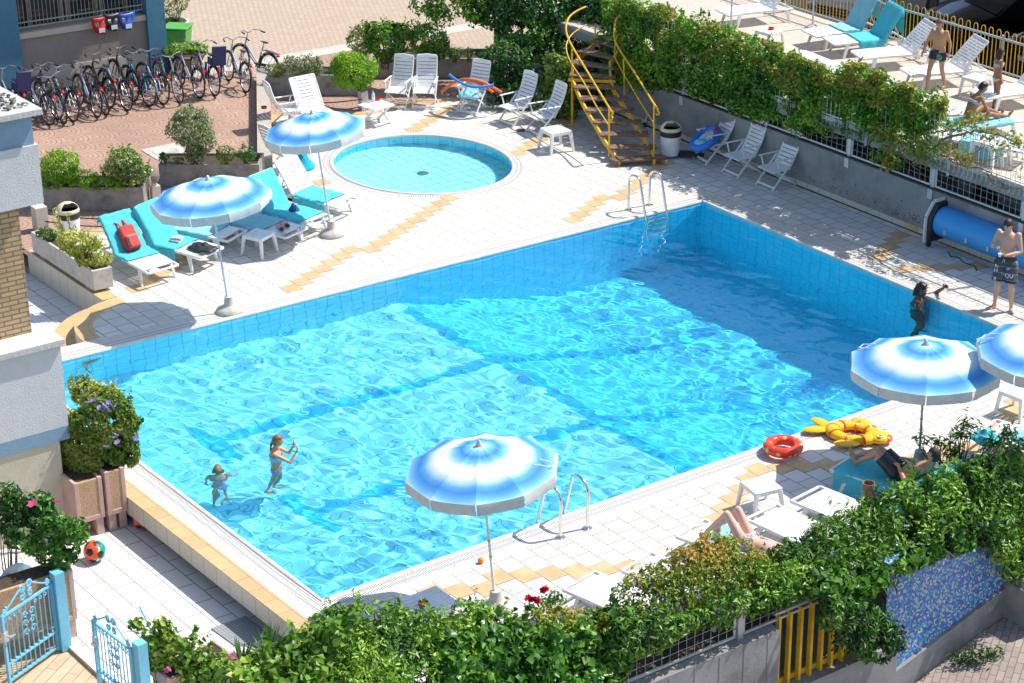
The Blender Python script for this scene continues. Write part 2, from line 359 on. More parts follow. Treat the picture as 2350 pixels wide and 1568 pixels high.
# ---------------- flat sheets in pool coordinates ----------------
def sheet(name, polys, z, mat, step=1.0, kind='structure', parent=None, zf=None, uvf=None, down=None):
    bm = bmesh.new(); verts = []
    pl = [[Vector((a, b, 0)) for a, b in p] for p in polys]
    flat = [v for p in pl for v in p]; bv = [bm.verts.new(v) for v in flat]
    for t in tessellate_polygon(pl):
        try: f = bm.faces.new([bv[i] for i in t])
        except Exception: pass
    x0, x1 = min(v.x for v in flat), max(v.x for v in flat); y0, y1 = min(v.y for v in flat), max(v.y for v in flat)
    for ax, a0, a1 in ((0, x0, x1), (1, y0, y1)):
        k = math.floor(a0/step)+1
        while k*step < a1:
            co = [0, 0, 0]; co[ax] = k*step; no = [0, 0, 0]; no[ax] = 1
            bmesh.ops.bisect_plane(bm, geom=bm.verts[:]+bm.edges[:]+bm.faces[:], plane_co=co, plane_no=no); k += 1
    ul = bm.loops.layers.uv.new('UV')
    for f in bm.faces:
        for l in f.loops: l[ul].uv = uvf(l.vert.co.x, l.vert.co.y) if uvf else (l.vert.co.x, l.vert.co.y)
    for v in bm.verts: v.co = D(v.co.x, v.co.y, zf(v.co.x, v.co.y) if zf else z)
    bmesh.ops.recalc_face_normals(bm, faces=bm.faces)
    for f in bm.faces:
        if f.normal.z < 0: f.normal_flip()
    me = bpy.data.meshes.new(name); bm.to_mesh(me); bm.free(); me.materials.append(mat)
    o = bpy.data.objects.new(name, me); C.objects.link(o)
    if parent: o.parent = parent
    if kind: o['kind'] = kind
    return o
def arc(cx, cy, r, a0, a1, n): return [(cx+r*math.cos(R(a0+(a1-a0)*i/n)), cy+r*math.sin(R(a0+(a1-a0)*i/n))) for i in range(n+1)]
def dwall(name, pts, z0, z1, mat, th=0, kind='structure', parent=None, u0=0, thick=None, top=None):
    """vertical faces along pool-coordinate polyline (facing right of travel); z0/z1 numbers or lists"""
    b = B(); b.uv = []; u = u0; n = len(pts)
    Z0 = z0 if isinstance(z0, (list, tuple)) else [z0]*n; Z1 = z1 if isinstance(z1, (list, tuple)) else [z1]*n
    seg = []
    for i in range(n-1):
        L = math.dist(pts[i], pts[i+1]); k = max(1, int(L/1.0))
        for j in range(k):
            f = j/k; seg.append((pts[i][0]+(pts[i+1][0]-pts[i][0])*f, pts[i][1]+(pts[i+1][1]-pts[i][1])*f, Z0[i]+(Z0[i+1]-Z0[i])*f, Z1[i]+(Z1[i+1]-Z1[i])*f, u+L*f))
        u += L
    seg.append((*pts[-1], Z0[-1], Z1[-1], u)); vs = []
    for s_, t_, a, c, uu in seg: vs += [D(s_, t_, a), D(s_, t_, c)]; b.uv += [(uu, a), (uu, c)]
    b.add(vs, [(2*i, 2*i+2, 2*i+3, 2*i+1) for i in range(len(seg)-1)])
    o = obj(name, b, mat, parent, smooth=False)
    if kind: o['kind'] = kind
    return o
def dbox(b, s0, t0, z0, s1, t1, z1, mi=None):
    """box with pool-coordinate footprint"""
    q = [D(s0, t0), D(s1, t0), D(s1, t1), D(s0, t1)]
    vs = [(p.x, p.y, z) for z in (z0, z1) for p in q]
    # pool coordinates are left-handed seen from above: keep outward normals
    return b.add(vs, [(0,1,2,3),(7,6,5,4),(4,5,1,0),(5,6,2,1),(6,7,3,2),(7,4,0,3)], mi)
# ground everywhere
M['ground'] = pm('dusty ground', (.20, .18, .16), .95, var=.2, vs=.8)
g = B(); g.add([(-150, -20, -4.2), (150, -20, -4.2), (150, 220, -4.2), (-150, 220, -4.2)], [(0,1,2,3)]); obj('ground', g, M['ground'], smooth=False)['kind'] = 'structure'
# pool deck
RC, RS = (2.9, -.5), 1.45
KB = [(2.6, -4.9), (4.0, -5.25), (5.8, -5.0), (8.3, -5.6), (11.1, -9.7), (12.0, -9.45), (12.9, -8.75), (15.2, -8.6), (16.4, -8.15), (17.9, -8.2)]
deck = [(-.72, 12.9), (-.72, -.5), (1.45, -.5)]+arc(*RC, RS, 180, 270, 10)[1:]+[(2.6, -1.95)]+KB+[(17.98, 12.9)]
PW, PL = 15.52, 9.0
OUT = .46
poolhole = [(-OUT, -OUT), (PW+OUT, -OUT), (PW+OUT, PL+OUT), (-OUT, PL+OUT)]
WC = (11.986, -5.03); wad = arc(*WC, 2.17, 0, 352.5, 47)
sheet('pool_deck', [deck, poolhole, wad], 0, M['deck'])
def ring(name, a, b_, z, mat):
    "mitred strip around the pool between offsets a and b_ (a inner)"
    for k, (P_, Q, dx) in enumerate((((-1,-1),(1,-1),0), ((1,-1),(1,1),1), ((1,1),(-1,1),0), ((-1,1),(-1,-1),1))):
        pass
    b = B(); b.uv = []; vs = []
    def cor(i, o): sx, sy = [(0,0),(1,0),(1,1),(0,1)][i % 4]; return (sx*PW+(o if sx else -o), sy*PL+(o if sy else -o))
    for i in range(4):
        n = 24; A0, A1, B0, B1 = cor(i, a), cor(i+1, a), cor(i, b_), cor(i+1, b_); L = PW if i % 2 == 0 else PL
        base = len(vs)
        for j in range(n+1):
            f = j/n
            for (p, q, v_) in ((A0, A1, 0), (B0, B1, 1)):
                x, y = p[0]+(q[0]-p[0])*f, p[1]+(q[1]-p[1])*f; vs.append(D(x, y, z)); b.uv.append(((x if i % 2 == 0 else y), v_ if mat is M['grate'] else v_*(b_-a)))
        b.f += [(base+2*j, base+2*j+2, base+2*j+3, base+2*j+1) for j in range(n)]
    b.v = [tuple(v) for v in vs]; b.m = [0]*len(b.f)
    b.f = [f[::-1] if (Vector(b.v[f[1]])-Vector(b.v[f[0]])).cross(Vector(b.v[f[2]])-Vector(b.v[f[0]])).z < 0 else f for f in b.f]
    o = obj(name, b, mat, smooth=False); o['kind'] = 'structure'; return o
ring('pool_grating', .06, .27, .002, M['grate']); ring('pool_band', .27, .46, 0, M['band'])
def lipobj(name, path, closed=True):
    b = B(); b.tube([D(x, y, -.012) for x, y in path], .042, 8, closed=closed); o = obj(name, b, M['lip']); o['kind'] = 'structure'; return o
_lp = []
for (x0, y0, x1, y1) in ((0,0,PW,0), (PW,0,PW,PL), (PW,PL,0,PL), (0,PL,0,0)):
    _lp += [(x0+(x1-x0)*i/16+(.03 if False else 0), y0+(y1-y0)*i/16) for i in range(16)]
_lp = [(x+(-.03 if x <= 0 else .03 if x >= PW else 0), y+(-.03 if y <= 0 else .03 if y >= PL else 0)) for x, y in _lp]
lipobj('pool_coping', _lp)
def annulus(name, r0, r1, z, mat, n=96, vv=True):
    b = B(); b.uv = []; vs = []
    for i in range(n+1):
        a = 2*PI*i/n
        for r_, v_ in ((r0, 0), (r1, 1)): vs.append(D(WC[0]+r_*math.cos(a), WC[1]+r_*math.sin(a), z)); b.uv.append((a*r0, v_ if mat is M['grate'] else v_*(r1-r0)))
    b.v = [tuple(v) for v in vs]; b.f = [(2*i, 2*i+2, 2*i+3, 2*i+1) for i in range(n)]; b.m = [0]*n
    b.f = [f[::-1] if (Vector(b.v[f[1]])-Vector(b.v[f[0]])).cross(Vector(b.v[f[2]])-Vector(b.v[f[0]])).z < 0 else f for f in b.f]
    o = obj(name, b, mat, smooth=False); o['kind'] = 'structure'; return o
annulus('wading_grating', 1.99, 2.18, .002, M['grate'])
lipobj('wading_coping', arc(*WC, 1.965, 0, 352.5, 47))
# accent tile lines (stepped diagonals)
TP = .3385
def accents(name, pts, z=.003, half=.5):
    b = B()
    for (s0, t0), (s1, t1) in pts:
        n = max(1, int(round(abs(s1-s0)/TP)))
        for i in range(n):
            k = math.floor((s0+(s1-s0)*(i+.5)/n+.17)/TP); f = ((k+.5)*TP-.17-s0)/(s1-s0)
            tc = t0+(t1-t0)*f; o = 0 if k % 2 else .5
            j = math.floor((tc+.107)/TP+o); a = k*TP-.17+.004; c = (j-o)*TP-.107+.004; e = TP-.008
            vs = [D(a, c, z), D(a+e, c, z), D(a+e, c+e, z), D(a, c+e, z)]; b.add(vs, [(3, 2, 1, 0)])
    o = obj(name, b, M['accent'], smooth=False); o['kind'] = 'structure'; return o
accents('accent_tiles', [((3.1, -2.0), (9.8, -5.25)), ((13.05, -7.05), (15.2, -8.05)), ((5.6, -.55), (11.4, -3.0)), ((14.0, -4.4), (16.6, -5.6)), ((12.5, -.55), (17.6, -2.75)),
    ((17.9, 3.5), (16.1, 4.4)), ((16.1, 4.9), (17.8, 5.75)), ((1.3, 9.55), (4.7, 11.1)), ((4.7, 11.0), (8.0, 9.6)), ((8.0, 9.6), (11.3, 11.1)), ((11.3, 11.0), (14.6, 9.6)), ((14.6, 9.6), (17.6, 11.0))])
# pool shell
M['pooltile'] = brickmat('pool tiles', .256, .256, (.23, .76, .91), (.21, .74, .90), (.04, .42, .56), ms=.008, off=0, rough=.35, var=.06, bump=0)
M['poollane'] = brickmat('pool lane tiles', .256, .256, (.02, .52, .84), (.02, .48, .82), (.0, .26, .5), ms=.008, off=0, rough=.35, var=.05, bump=0)
M['pooldepthtint'] = brickmat('pool tiles with depth tint', .256, .256, (.085, .73, .95), (.08, .71, .94), (.03, .48, .68), ms=.008, off=0, rough=.35, var=.06, bump=0)  # bluer tile colour stands in for light absorbed by the deeper water
def dep(s, t=0): return -1.33 if s < 7.75 else (-1.33-1.7*min(1, (s-7.75)/3.75))
def rect(s0, t0, s1, t1): return [(s0, t0), (s1, t0), (s1, t1), (s0, t1)]
POOLO = []
POOLO.append(sheet('pool_floor', [rect(0, 0, 7.75, PL)], 0, M['pooltile'], zf=dep, step=.5))
POOLO.append(sheet('pool_floor_deep', [rect(7.75, 0, PW, PL)], 0, M['pooldepthtint'], zf=dep, step=.25))
_e = .004
lanes = [rect(1.98, t-.13, 13.4, t+.13) for t in (2.98, 5.85)]+[rect(1.72, t-.68, 1.98, t+.68) for t in (2.98, 5.85)]
for i, ln in enumerate(lanes): POOLO.append(sheet('pool_lane', [ln], 0, M['poollane'], zf=lambda s, t: dep(s)+.004, step=.25))
POOLO.append(sheet('pool_lane', [rect(7.6, .25, 7.86, 8.7)], 0, M['poollane'], zf=lambda s, t: dep(s)+.007, step=.25))
n_ = 24; _sx = [PW*i/32 for i in range(33)]
for nm, pts, mt in (('pool_wall', [(x, 0) for x in _sx if x <= 7.76], M['pooltile']), ('pool_wall', [(x, 0) for x in _sx if x >= 7.74], M['pooldepthtint']), ('pool_wall', [(PW, 0), (PW, PL)], M['pooldepthtint']),
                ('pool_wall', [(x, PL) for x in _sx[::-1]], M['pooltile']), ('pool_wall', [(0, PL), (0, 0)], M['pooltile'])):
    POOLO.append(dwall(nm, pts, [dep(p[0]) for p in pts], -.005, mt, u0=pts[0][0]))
# water surfaces
def watermat(name, col):
    m = bpy.data.materials.new(name); m.use_nodes = True; nt = m.node_tree; nt.nodes.clear()
    o = nt.nodes.new('ShaderNodeOutputMaterial'); g_ = nd(nt, 'ShaderNodeBsdfGlass', IOR=1.33, Roughness=0); g_.inputs[0].default_value = (*col, 1)
    nt.links.new(g_.outputs[0], o.inputs[0]); return m
M['water'] = watermat('water', (.90, .985, 1))
_rg = np.random.default_rng(4)
_wv = [(_rg.uniform(0, 2*PI), l_, _rg.uniform(0, 6.3)) for l_ in np.geomspace(.17, 1.25, 52)]
def wave(s, t, amp=1.0):
    z = 0; ws = s+.12*np.sin(t*1.3+.5)+.07*np.sin(t*3.1+s*.7); wt = t+.12*np.sin(s*1.1)+.06*np.sin(s*2.7+t*.9)
    for a, l_, p_ in _wv:
        k = 2*PI/l_; z = z+.00180*l_**1.15*np.sin(k*(ws*math.cos(a)+wt*math.sin(a))+p_)
    act = 1.25-.55*np.clip((s-6.5)/4, 0, 1)+.35*np.exp(-(((s-3.2)/3.0)**2+((t-7.2)/2.2)**2))
    return amp*z*act
def watersheet(name, S_, T_, z0, amp, mask=None, splash=()):
    SS, TT = np.meshgrid(S_, T_, indexing='ij'); Z = z0+wave(SS, TT, amp)
    for (cs, ct, a, w_, l_) in splash:
        r_ = np.hypot(SS-cs, TT-ct); Z = Z+a*np.exp(-(r_/w_)**2)*np.cos(2*PI*r_/l_)
    q = np.stack([SS.ravel(), TT.ravel(), np.ones(SS.size)], 1) @ np.array(HB).T
    V = np.c_[q[:, 0]/q[:, 2], q[:, 1]/q[:, 2], Z.ravel()]; n = len(T_); idx = np.arange(SS.size).reshape(len(S_), n)
    F = np.stack([idx[:-1, :-1], idx[:-1, 1:], idx[1:, 1:], idx[1:, :-1]], -1).reshape(-1, 4)
    if mask is not None:
        cx = (SS[:-1, :-1]+SS[1:, 1:]).ravel()/2; cy = (TT[:-1, :-1]+TT[1:, 1:]).ravel()/2; F = F[mask(cx, cy)]
    me = bpy.data.meshes.new(name); me.from_pydata(V.tolist(), [], F.tolist()); me.update(); me.shade_smooth(); me.materials.append(M['water'])
    o = bpy.data.objects.new(name, me); C.objects.link(o); o['kind'] = 'structure'; o.cycles.is_caustics_caster = True; return o
_h = .034
watersheet('pool_water', np.arange(-.02, PW+.05, _h), np.arange(-.02, PL+.05, _h), -.035, 1, splash=[(*SD(*px('I', 1745, 990)), .008, .42, .20), (*SD(*px('I', 2215, 955)), .006, .38, .17), (*SD(*px('I', 1860, 1040)), .006, .3, .15), (2.2, 7.7, .003, .4, .2), (*SD(*px('F', 1480, 1030)), .006, .4, .2)])
watersheet('wading_water', np.arange(WC[0]-2.04, WC[0]+2.04, _h), np.arange(WC[1]-2.04, WC[1]+2.04, _h), -.03, .22, mask=lambda x, y: (x-WC[0])**2+(y-WC[1])**2 < 1.99**2, splash=[(12.3, -5.9, .002, .5, .12)])
M['wadtile'] = brickmat('wading tiles', .29, .29, (.52, .90, .94), (.50, .88, .93), (.10, .52, .58), ms=.009, off=0, rough=.35, var=.05, bump=0)
M['wadwall'] = brickmat('wading wall tiles', .29, .13, (.14, .78, .96), (.13, .76, .95), (.03, .38, .5), ms=.008, off=0, rough=.35, var=.05, bump=0)
POOLO.append(sheet('wading_floor', [arc(*WC, 1.97, 0, 352.5, 47)], -.6, M['wadtile'], step=.5))
_a = arc(*WC, 1.955, 360, 0, 64); POOLO.append(dwall('wading_wall', _a, -.6, -.005, M['wadwall']))
for o in POOLO: o.cycles.is_caustics_receiver = True
b = B(); b.at(D(*WC, -.59)); b.lathe([(.13, 0), (.13, .02), (.09, .03), (.02, .03)], 20); b.at(); prop(obj('floor_drain', b, M['lip']), 'round floor drain in the middle of the wading pool', 'drain')
# ochre kerbs, steps, lower courtyard
sheet('ochre_border', [[(-.73, 13.2), (-.73, -.5), (-.46, -.5), (-.46, 13.2)]], .004, M['accent'])
M['ochre'] = brickmat('ochre border tiles', .36, .40, (.62, .44, .22), (.55, .38, .19), (.36, .24, .12), ms=.006, off=0, rough=.5, var=.12)
bpy.data.objects['ochre_border'].data.materials[0] = brickmat('ochre border tiles along', .36, .50, (.62, .44, .22), (.55, .38, .19), (.36, .24, .12), ms=.006, off=0, rough=.5, var=.12, swap=True)
def arcband(name, r0, r1, z, mat):
    p = arc(*RC, r1, 180, 270, 12)+arc(*RC, r0, 270, 180, 12)
    return sheet(name, [p], z, mat, step=.5, uvf=lambda x, y: (math.atan2(y-RC[1], x-RC[0])*1.4, math.hypot(x-RC[0], y-RC[1])))
arcband('step_edge', 1.13, 1.45, .004, M['ochre'])
sheet('ochre_strip', [[(2.6, -1.95), (2.6, -4.9), (2.9, -4.9), (2.9, -1.95)]], .004, M['ochre'])
sheet('ochre_kerb', [KB[1:]+[(s, t+.28) for s, t in KB[1:]][::-1]], .004, M['ochre'])
dwall('step_riser', arc(*RC, 1.45, 176, 270, 12), -.25, 0, M['skirt'])
sheet('lower_step', [arc(*RC, 1.86, 160, 270, 14)+arc(*RC, 1.3, 270, 160, 14)], -.25, M['ochre'], step=.5, uvf=lambda x, y: (math.atan2(y-RC[1], x-RC[0])*1.4, math.hypot(x-RC[0], y-RC[1]))); sheet('lower_step_run', [[(.3, -.45), (1.1, -.5), (1.6, -.5), (1.6, 0), (.3, 0)]], -.25, M['ochre'])
dwall('lower_riser', arc(*RC, 1.86, 160, 270, 14), -.5, -.25, M['skirt'])
dwall('skirt_wall', [(2.6, -1.95), (2.6, -4.9)], -.5, 0, M['skirt'])
dwall('skirt_wall', [(-.73, 13.2), (-.73, -.5)], -.30, 0, M['skirt'])
dwall('skirt_wall', [(-.73, -.5), (1.45, -.5)], -.5, 0, M['skirt'])
sheet('slab_underside', [rect(-.73, -.5, -.35, 13.2)], -.30, M['conc']); dwall('slab_base', [(-.36, 13.2), (-.36, -.5)], -.5, -.3, M['conc'])
sheet('courtyard_floor', [[(-3.05, 13.0), (-3.05, -6), (3, -6), (3, -1), (-.2, -.3), (-.2, 13.0)]], -.5, M['court'])
M['strip'] = brickmat('wood effect tiles', .9, .16, (.52, .40, .26), (.62, .50, .34), (.32, .22, .13), ms=.006, off=.5, rough=.5, var=.2, rot=.6)
sheet('entrance_floor', [[(-9, 3), (-3.05, 3), (-3.05, 13), (-9, 13)]], -.56, M['strip']); dwall('entrance_step', [(-3.05, 13), (-3.05, 3)], -.56, -.5, M['accent'])
sheet('side_ground', [[(-9, -6), (-3.05, -6), (-3.05, 3), (-9, 3)]], -.55, M['conc'])
# bike court, yard
def fanmat(name, c1, c2, mortar):
    m, nt, b = nmat(name); lk = nt.links.new; u = nt.nodes.new('ShaderNodeUVMap'); sp = nt.nodes.new('ShaderNodeSeparateXYZ')
    mp = nd(nt, 'ShaderNodeMapping'); mp.inputs['Rotation'].default_value = (0, 0, R(32)); lk(u.outputs[0], mp.inputs[0]); lk(mp.outputs[0], sp.inputs[0])
    def mt(op, a, b_=None, c=None):
        n = nd(nt, 'ShaderNodeMath', _operation=op)
        for i, v in enumerate((a, b_, c)):
            if v is None: continue
            if isinstance(v, (int, float)): n.inputs[i].default_value = v
            else: lk(v, n.inputs[i])
        return n.outputs[0]
    Wd, Hh = .84, .42                           # overlapping fan scales: nearest row arc wins
    X = mt('DIVIDE', sp.outputs[0], Wd); Y = mt('DIVIDE', sp.outputs[1], Hh)
    row = mt('FLOOR', Y); fy = mt('FRACT', Y)
    def dist(dr):
        rr = mt('ADD', row, dr); par = mt('MULTIPLY', mt('MODULO', mt('ABSOLUTE', rr), 2.0), .5)
        fx = mt('SUBTRACT', mt('FRACT', mt('ADD', X, par)), .5); dx = mt('MULTIPLY', fx, Wd); dy = mt('MULTIPLY', mt('SUBTRACT', fy, dr), Hh)
        return mt('SQRT', mt('ADD', mt('MULTIPLY', dx, dx), mt('MULTIPLY', dy, dy))), dx
    d0, x0 = dist(0); d1, x1 = dist(-1)
    inside = mt('LESS_THAN', d1, Wd/2); d = mt('ADD', mt('MULTIPLY', d1, inside), mt('MULTIPLY', d0, mt('SUBTRACT', 1.0, inside)))
    rings = mt('FRACT', mt('DIVIDE', d, .105)); line = mt('LESS_THAN', rings, .17)
    n1 = nd(nt, 'ShaderNodeTexVoronoi', Scale=7); lk(u.outputs[0], n1.inputs['Vector'])
    cc = ramp(nt, n1.outputs['Color'], [(0, c1), (.6, tuple((a+b_)/2 for a, b_ in zip(c1, c2))), (1, c2)])
    n2 = nd(nt, 'ShaderNodeTexNoise', Scale=.6, Detail=6); lk(u.outputs[0], n2.inputs['Vector'])
    mu = nt.nodes.new('ShaderNodeMixRGB'); mu.blend_type = 'MULTIPLY'; mu.inputs[0].default_value = 1; lk(cc, mu.inputs[1]); lk(ramp(nt, n2.outputs['Fac'], [(.3, (.82, .80, .80)), (.7, (1.06, 1.04, 1.0))]), mu.inputs[2])
    mx = nt.nodes.new('ShaderNodeMixRGB'); lk(line, mx.inputs[0]); lk(mu.outputs[0], mx.inputs[1]); mx.inputs[2].default_value = (*mortar, 1)
    lk(mx.outputs[0], b.inputs['Base Color']); b.inputs['Roughness'].default_value = .85; return m
M['fan'] = fanmat('red fan pavers', (.40, .235, .175), (.42, .31, .245), (.19, .125, .09))
M['yard'] = brickmat('beige block paving', .20, .10, (.50, .40, .295), (.45, .355, .265), (.27, .205, .15), ms=.010, off=.5, rough=.9, var=.1, dirt=(.42, .25, .20), dsc=.22, dth=(.66, .80), rot=.3)
SL = -13.05
sheet('bike_court', [[(-12, SL)]+[(18.2, SL), (18.2, -8.2)]+KB[::-1][1:]+[(2.6, -4.9), (2.6, -5.2), (-12, -5.2)]], -.004, M['fan'])
M['strp'] = brickmat('concrete drain strip', .9, .5, (.52, .48, .42), (.56, .52, .46), (.3, .27, .23), ms=.008, off=0, rough=.85, var=.12)
sheet('drain_strip', [rect(10.9, SL-.55, 40, SL)], .002, M['strp'], step=2)
sheet('parking_yard', [rect(10.9, -60, 60, SL-.55)], -.003, M['yard'], step=3)
sheet('parking_yard_side', [[(18.2, SL), (60, SL), (60, -8), (18.2, -8)]], -.002, M['yard'], step=3)
# ---------------- right wall, mesh panels, terrace ----------------
S0 = 18.0
b = B(); dbox(b, S0, -6.9, 0, S0+.22, 13.2, 1.0); t = thing('retaining_wall', 'long grey board-marked concrete wall with black stains behind the folding chairs', 'wall')
o = obj('wall', b, M['concw'], t, smooth=False)
b = B(); dbox(b, S0-.012, -6.9, .004, S0, 3.42, .115); dbox(b, S0-.012, 3.78, .004, S0, 13.2, .115); obj('skirting', b, M['skirt'], t, smooth=False, uv=lambda x, y, z: (ST(Vector((x, y, z)))[1], z))
b = B(); dbox(b, S0-.013, 3.42, .004, S0, 3.78, .116); obj('ochre_skirting_tile', b, M['accent'], t, smooth=False)
b = B(); dbox(b, S0-.02, -6.9, 1.0, S0+.25, 13.2, 1.03); obj('dark_capping', b, pm('dark stone capping', (.06, .055, .05), .8), t, smooth=False)
rg = random.Random(3); b = B()
for i in range(150):
    tt = rg.choice((rg.gauss(1.2, .35), rg.gauss(3.0, .55), rg.gauss(3.4, .3), rg.uniform(0, 5))); z = .18+abs(rg.gauss(0, .14)); r_ = rg.uniform(.006, .022)
    p = D(S0-.003, tt, z); q = D(S0-.003, tt+r_*2, z)-p; b.add([p, p+q*.5+Vector((0,0,r_*.8)), p+q, p+q*.5-Vector((0,0,r_))], [(0,1,2,3)])
obj('mould_spots', b, M['black'], t, smooth=False)
posts = [-5.0, -3.35, -.75, 1.72, 4.0, 6.3, 8.6]
M['wire'] = pm('galvanised wire', (.62, .63, .62), .5, .4)
t = thing('mesh_fence', 'low galvanised mesh fence panels standing on the grey concrete wall', 'fence')
for tt in posts:
    b = B(); dbox(b, S0+.03, tt-.045, .82, S0+.10, tt+.045, 1.66); dbox(b, S0-.03, tt-.06, .80, S0-.001, tt+.06, 1.0); obj('post', b, M['metal'], t, smooth=False)
for a, c in zip(posts[:-1], posts[1:]):
    a += .07; c -= .07; b = B(); zA, zB = 1.07, 1.62
    for p, q in (((a, zA), (c, zA)), ((a, zB), (c, zB)), ((a, zA), (a, zB)), ((c, zA), (c, zB))): b.obox(D(S0+.05, p[0], p[1]), D(S0+.05, q[0], q[1]), .035, .035)
    obj('panel_frame', b, M['wire'], t, smooth=False); b = B(); n = int((c-a)/.14)
    for i in range(1, n): x = a+(c-a)*i/n; b.tube([D(S0+.05, x, zA), D(S0+.05, x, zB)], .0032, 4)
    for z in (1.2, 1.34, 1.48): b.tube([D(S0+.05, a, z), D(S0+.05, c, z)], .0032, 4)
    obj('wire_mesh', b, M['wire'], t, smooth=False)
TZ = 1.7; TT0, TT1 = -10.5, 14
M['tertile'] = brickmat('terrace tiles', .62, .10, (.60, .53, .44), (.56, .49, .41), (.42, .35, .28), ms=.007, off=.5, rough=.6, var=.08, rot=0, swap=True, spec=.4)
sheet('terrace', [rect(18.05, TT0, 23.75, TT1)], TZ, M['tertile'])
b = B(); dbox(b, 18.02, TT0, 1.42, 23.78, TT1, 1.69); o = obj('terrace_slab', b, M['conc'], smooth=False); o['kind'] = 'structure'
b = B(); dbox(b, 18.0, -7.2, 1.64, 18.2, TT1, 1.73); prop(obj('terrace_kerb', b, M['concl'], smooth=False), kind='structure')
b = B(); dbox(b, 18.3, TT0+4, 0, 23.7, TT1, -.02)
for tt in (-9, -3.2, 9.5):
    dbox(b, 22.9, tt, 0, 23.3, tt+.4, 1.5)
prop(obj('undercroft_pillars', b, M['conc'], smooth=False), kind='structure')
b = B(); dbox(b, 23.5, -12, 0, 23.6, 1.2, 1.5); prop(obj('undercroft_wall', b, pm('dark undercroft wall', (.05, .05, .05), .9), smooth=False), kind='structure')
# terrace railing next the pool (white hooked bars)
t = thing('balcony_railing', 'white hooked-bar railing along the pool side of the terrace, half hidden by creeper', 'railing')
M['wpaint'] = pm('white painted metal', (.70, .71, .72), .45, .1, dirt=(.45, .44, .42), ds=8)
RB = 18.0
sec = [-5.3, -4.0, -2.2, 0, 2.2, 4.4, 6.6, 8.8]
for i, (a, c) in enumerate(zip(sec[:-1], sec[1:])):
    b = B(); n = int((c-a)/.115)
    for k in range(n):
        x = a+(c-a)*(k+.5)/n; hook = .05
        if k % 2 == 0:
            x2 = x+(c-a)/n; pts = [D(RB-.05, x, 1.54), D(RB-.09, x, 1.50), D(RB-.03, x, 1.56), D(RB-.03, x, 2.55)]
            pts += [D(RB-.03, x+(x2-x)*(.5-.5*math.cos(PI*j/6)), 2.55+.07*math.sin(PI*j/6)) for j in range(1, 6)]
            pts += [D(RB-.03, x2, 2.55), D(RB-.03, x2, 1.56), D(RB-.09, x2, 1.50), D(RB-.05, x2, 1.54)]
            b.tube(pts, .0065, 5)
    obj('bars', b, M['wpaint'], t)
    b = B(); b.obox(D(RB-.01, a, 1.40), D(RB-.01, a, 2.5), .05, .05); obj('post', b, M['metal'], t, smooth=False)
    b = B(); b.obox(D(RB-.01, a, 2.42), D(RB-.01, c, 2.42), .03, .02); b.obox(D(RB-.01, a, 1.78), D(RB-.01, c, 1.78), .03, .02); obj('rail', b, M['wpaint'], t, smooth=False)
# far terrace railing (yellow loops, blue rails)
t = thing('terrace_railing', 'yellow looped-bar railing with blue rails along the far edge of the terrace', 'railing')
M['blrail'] = pm('blue grey rail paint', (.28, .42, .58), .45, .1, dirt=(.5, .5, .48), ds=9); SF = 23.5
ysec = [-9.9, -7.7, -5.5, -3.3, -1.1, 1.1, 3.3, 5.5]
for a, c in zip(ysec[:-1], ysec[1:]):
    b = B(); n = 20
    for k in range(0, n, 2):
        x = a+(c-a)*(k+.5)/n; x2 = a+(c-a)*(k+1.5)/n
        b.tube([D(SF, x, 1.78), D(SF, x, 2.68)]+[D(SF, x+(x2-x)*(.5-.5*math.cos(PI*j/6)), 2.68+.07*math.sin(PI*j/6)) for j in range(1, 6)]+[D(SF, x2, 2.68), D(SF, x2, 1.78)], .010, 5)
    obj('bars', b, M['yellow'], t)
    b = B(); b.obox(D(SF+.03, a, 1.70), D(SF+.03, a, 2.64), .06, .06); obj('post', b, M['blrail'], t, smooth=False)
    b = B(); b.obox(D(SF+.02, a, 2.56), D(SF+.02, c, 2.56), .035, .045); b.obox(D(SF+.02, a, 1.84), D(SF+.02, c, 1.84), .035, .03); obj('rail', b, M['blrail'], t, smooth=False)
# ---------------- spiral-topped yellow stair ----------------
t = thing('garden_stair', 'yellow steel stair with worn brown treads winding up to the terrace', 'staircase')
TR = [((835,1290),(1290,1270)), ((825,1190),(1200,1188)), ((745,1085),(1140,1083)), ((690,985),(1082,986)), ((632,890),(1025,890)), ((580,797),(965,797)), ((535,705),(905,705)), ((495,605),(870,622)), ((500,508),(865,548)), ((555,408),(860,472)), ((668,322),(920,392))]
L_, R_ = [], []
for k, (a, c) in enumerate(TR):
    z = .155*(k+1); p = WT('C', *a, z); q = WT('C', *c, z); L_.append(p); R_.append(q)
    d = (q-p); d.z = 0; n = Vector((-d.y, d.x, 0)).normalized()
    if k == 10: n = (L_[k]-L_[k-1]+R_[k]-R_[k-1]); n.z = 0; n.normalize()
    dep_ = .30; b = B()
    if k == 0:
        e = d.normalized(); w_ = .15; path = []
        c0 = p+e*w_+n*w_; c1 = q-e*w_+n*w_
        for j in range(9): a_ = PI/2+PI*j/8; path.append(c0+e*math.cos(a_)*w_+n*math.sin(a_)*w_)
        for j in range(9): a_ = -PI/2+PI*j/8; path.append(c1+e*math.cos(a_)*w_+n*math.sin(a_)*w_)
        b.prism([(v.x, v.y) for v in path], z-.045, z)
    elif k in (8, 9):
        q2 = q+n*.16; p2 = p+n*.42; b.prism([(v.x, v.y) for v in (p, q, q2, p2)], z-.04, z)
    else: b.prism([(v.x, v.y) for v in (p, q, q+n*dep_, p+n*dep_)], z-.04, z)
    obj('tread', b, M['wood'], t, bev=.008)
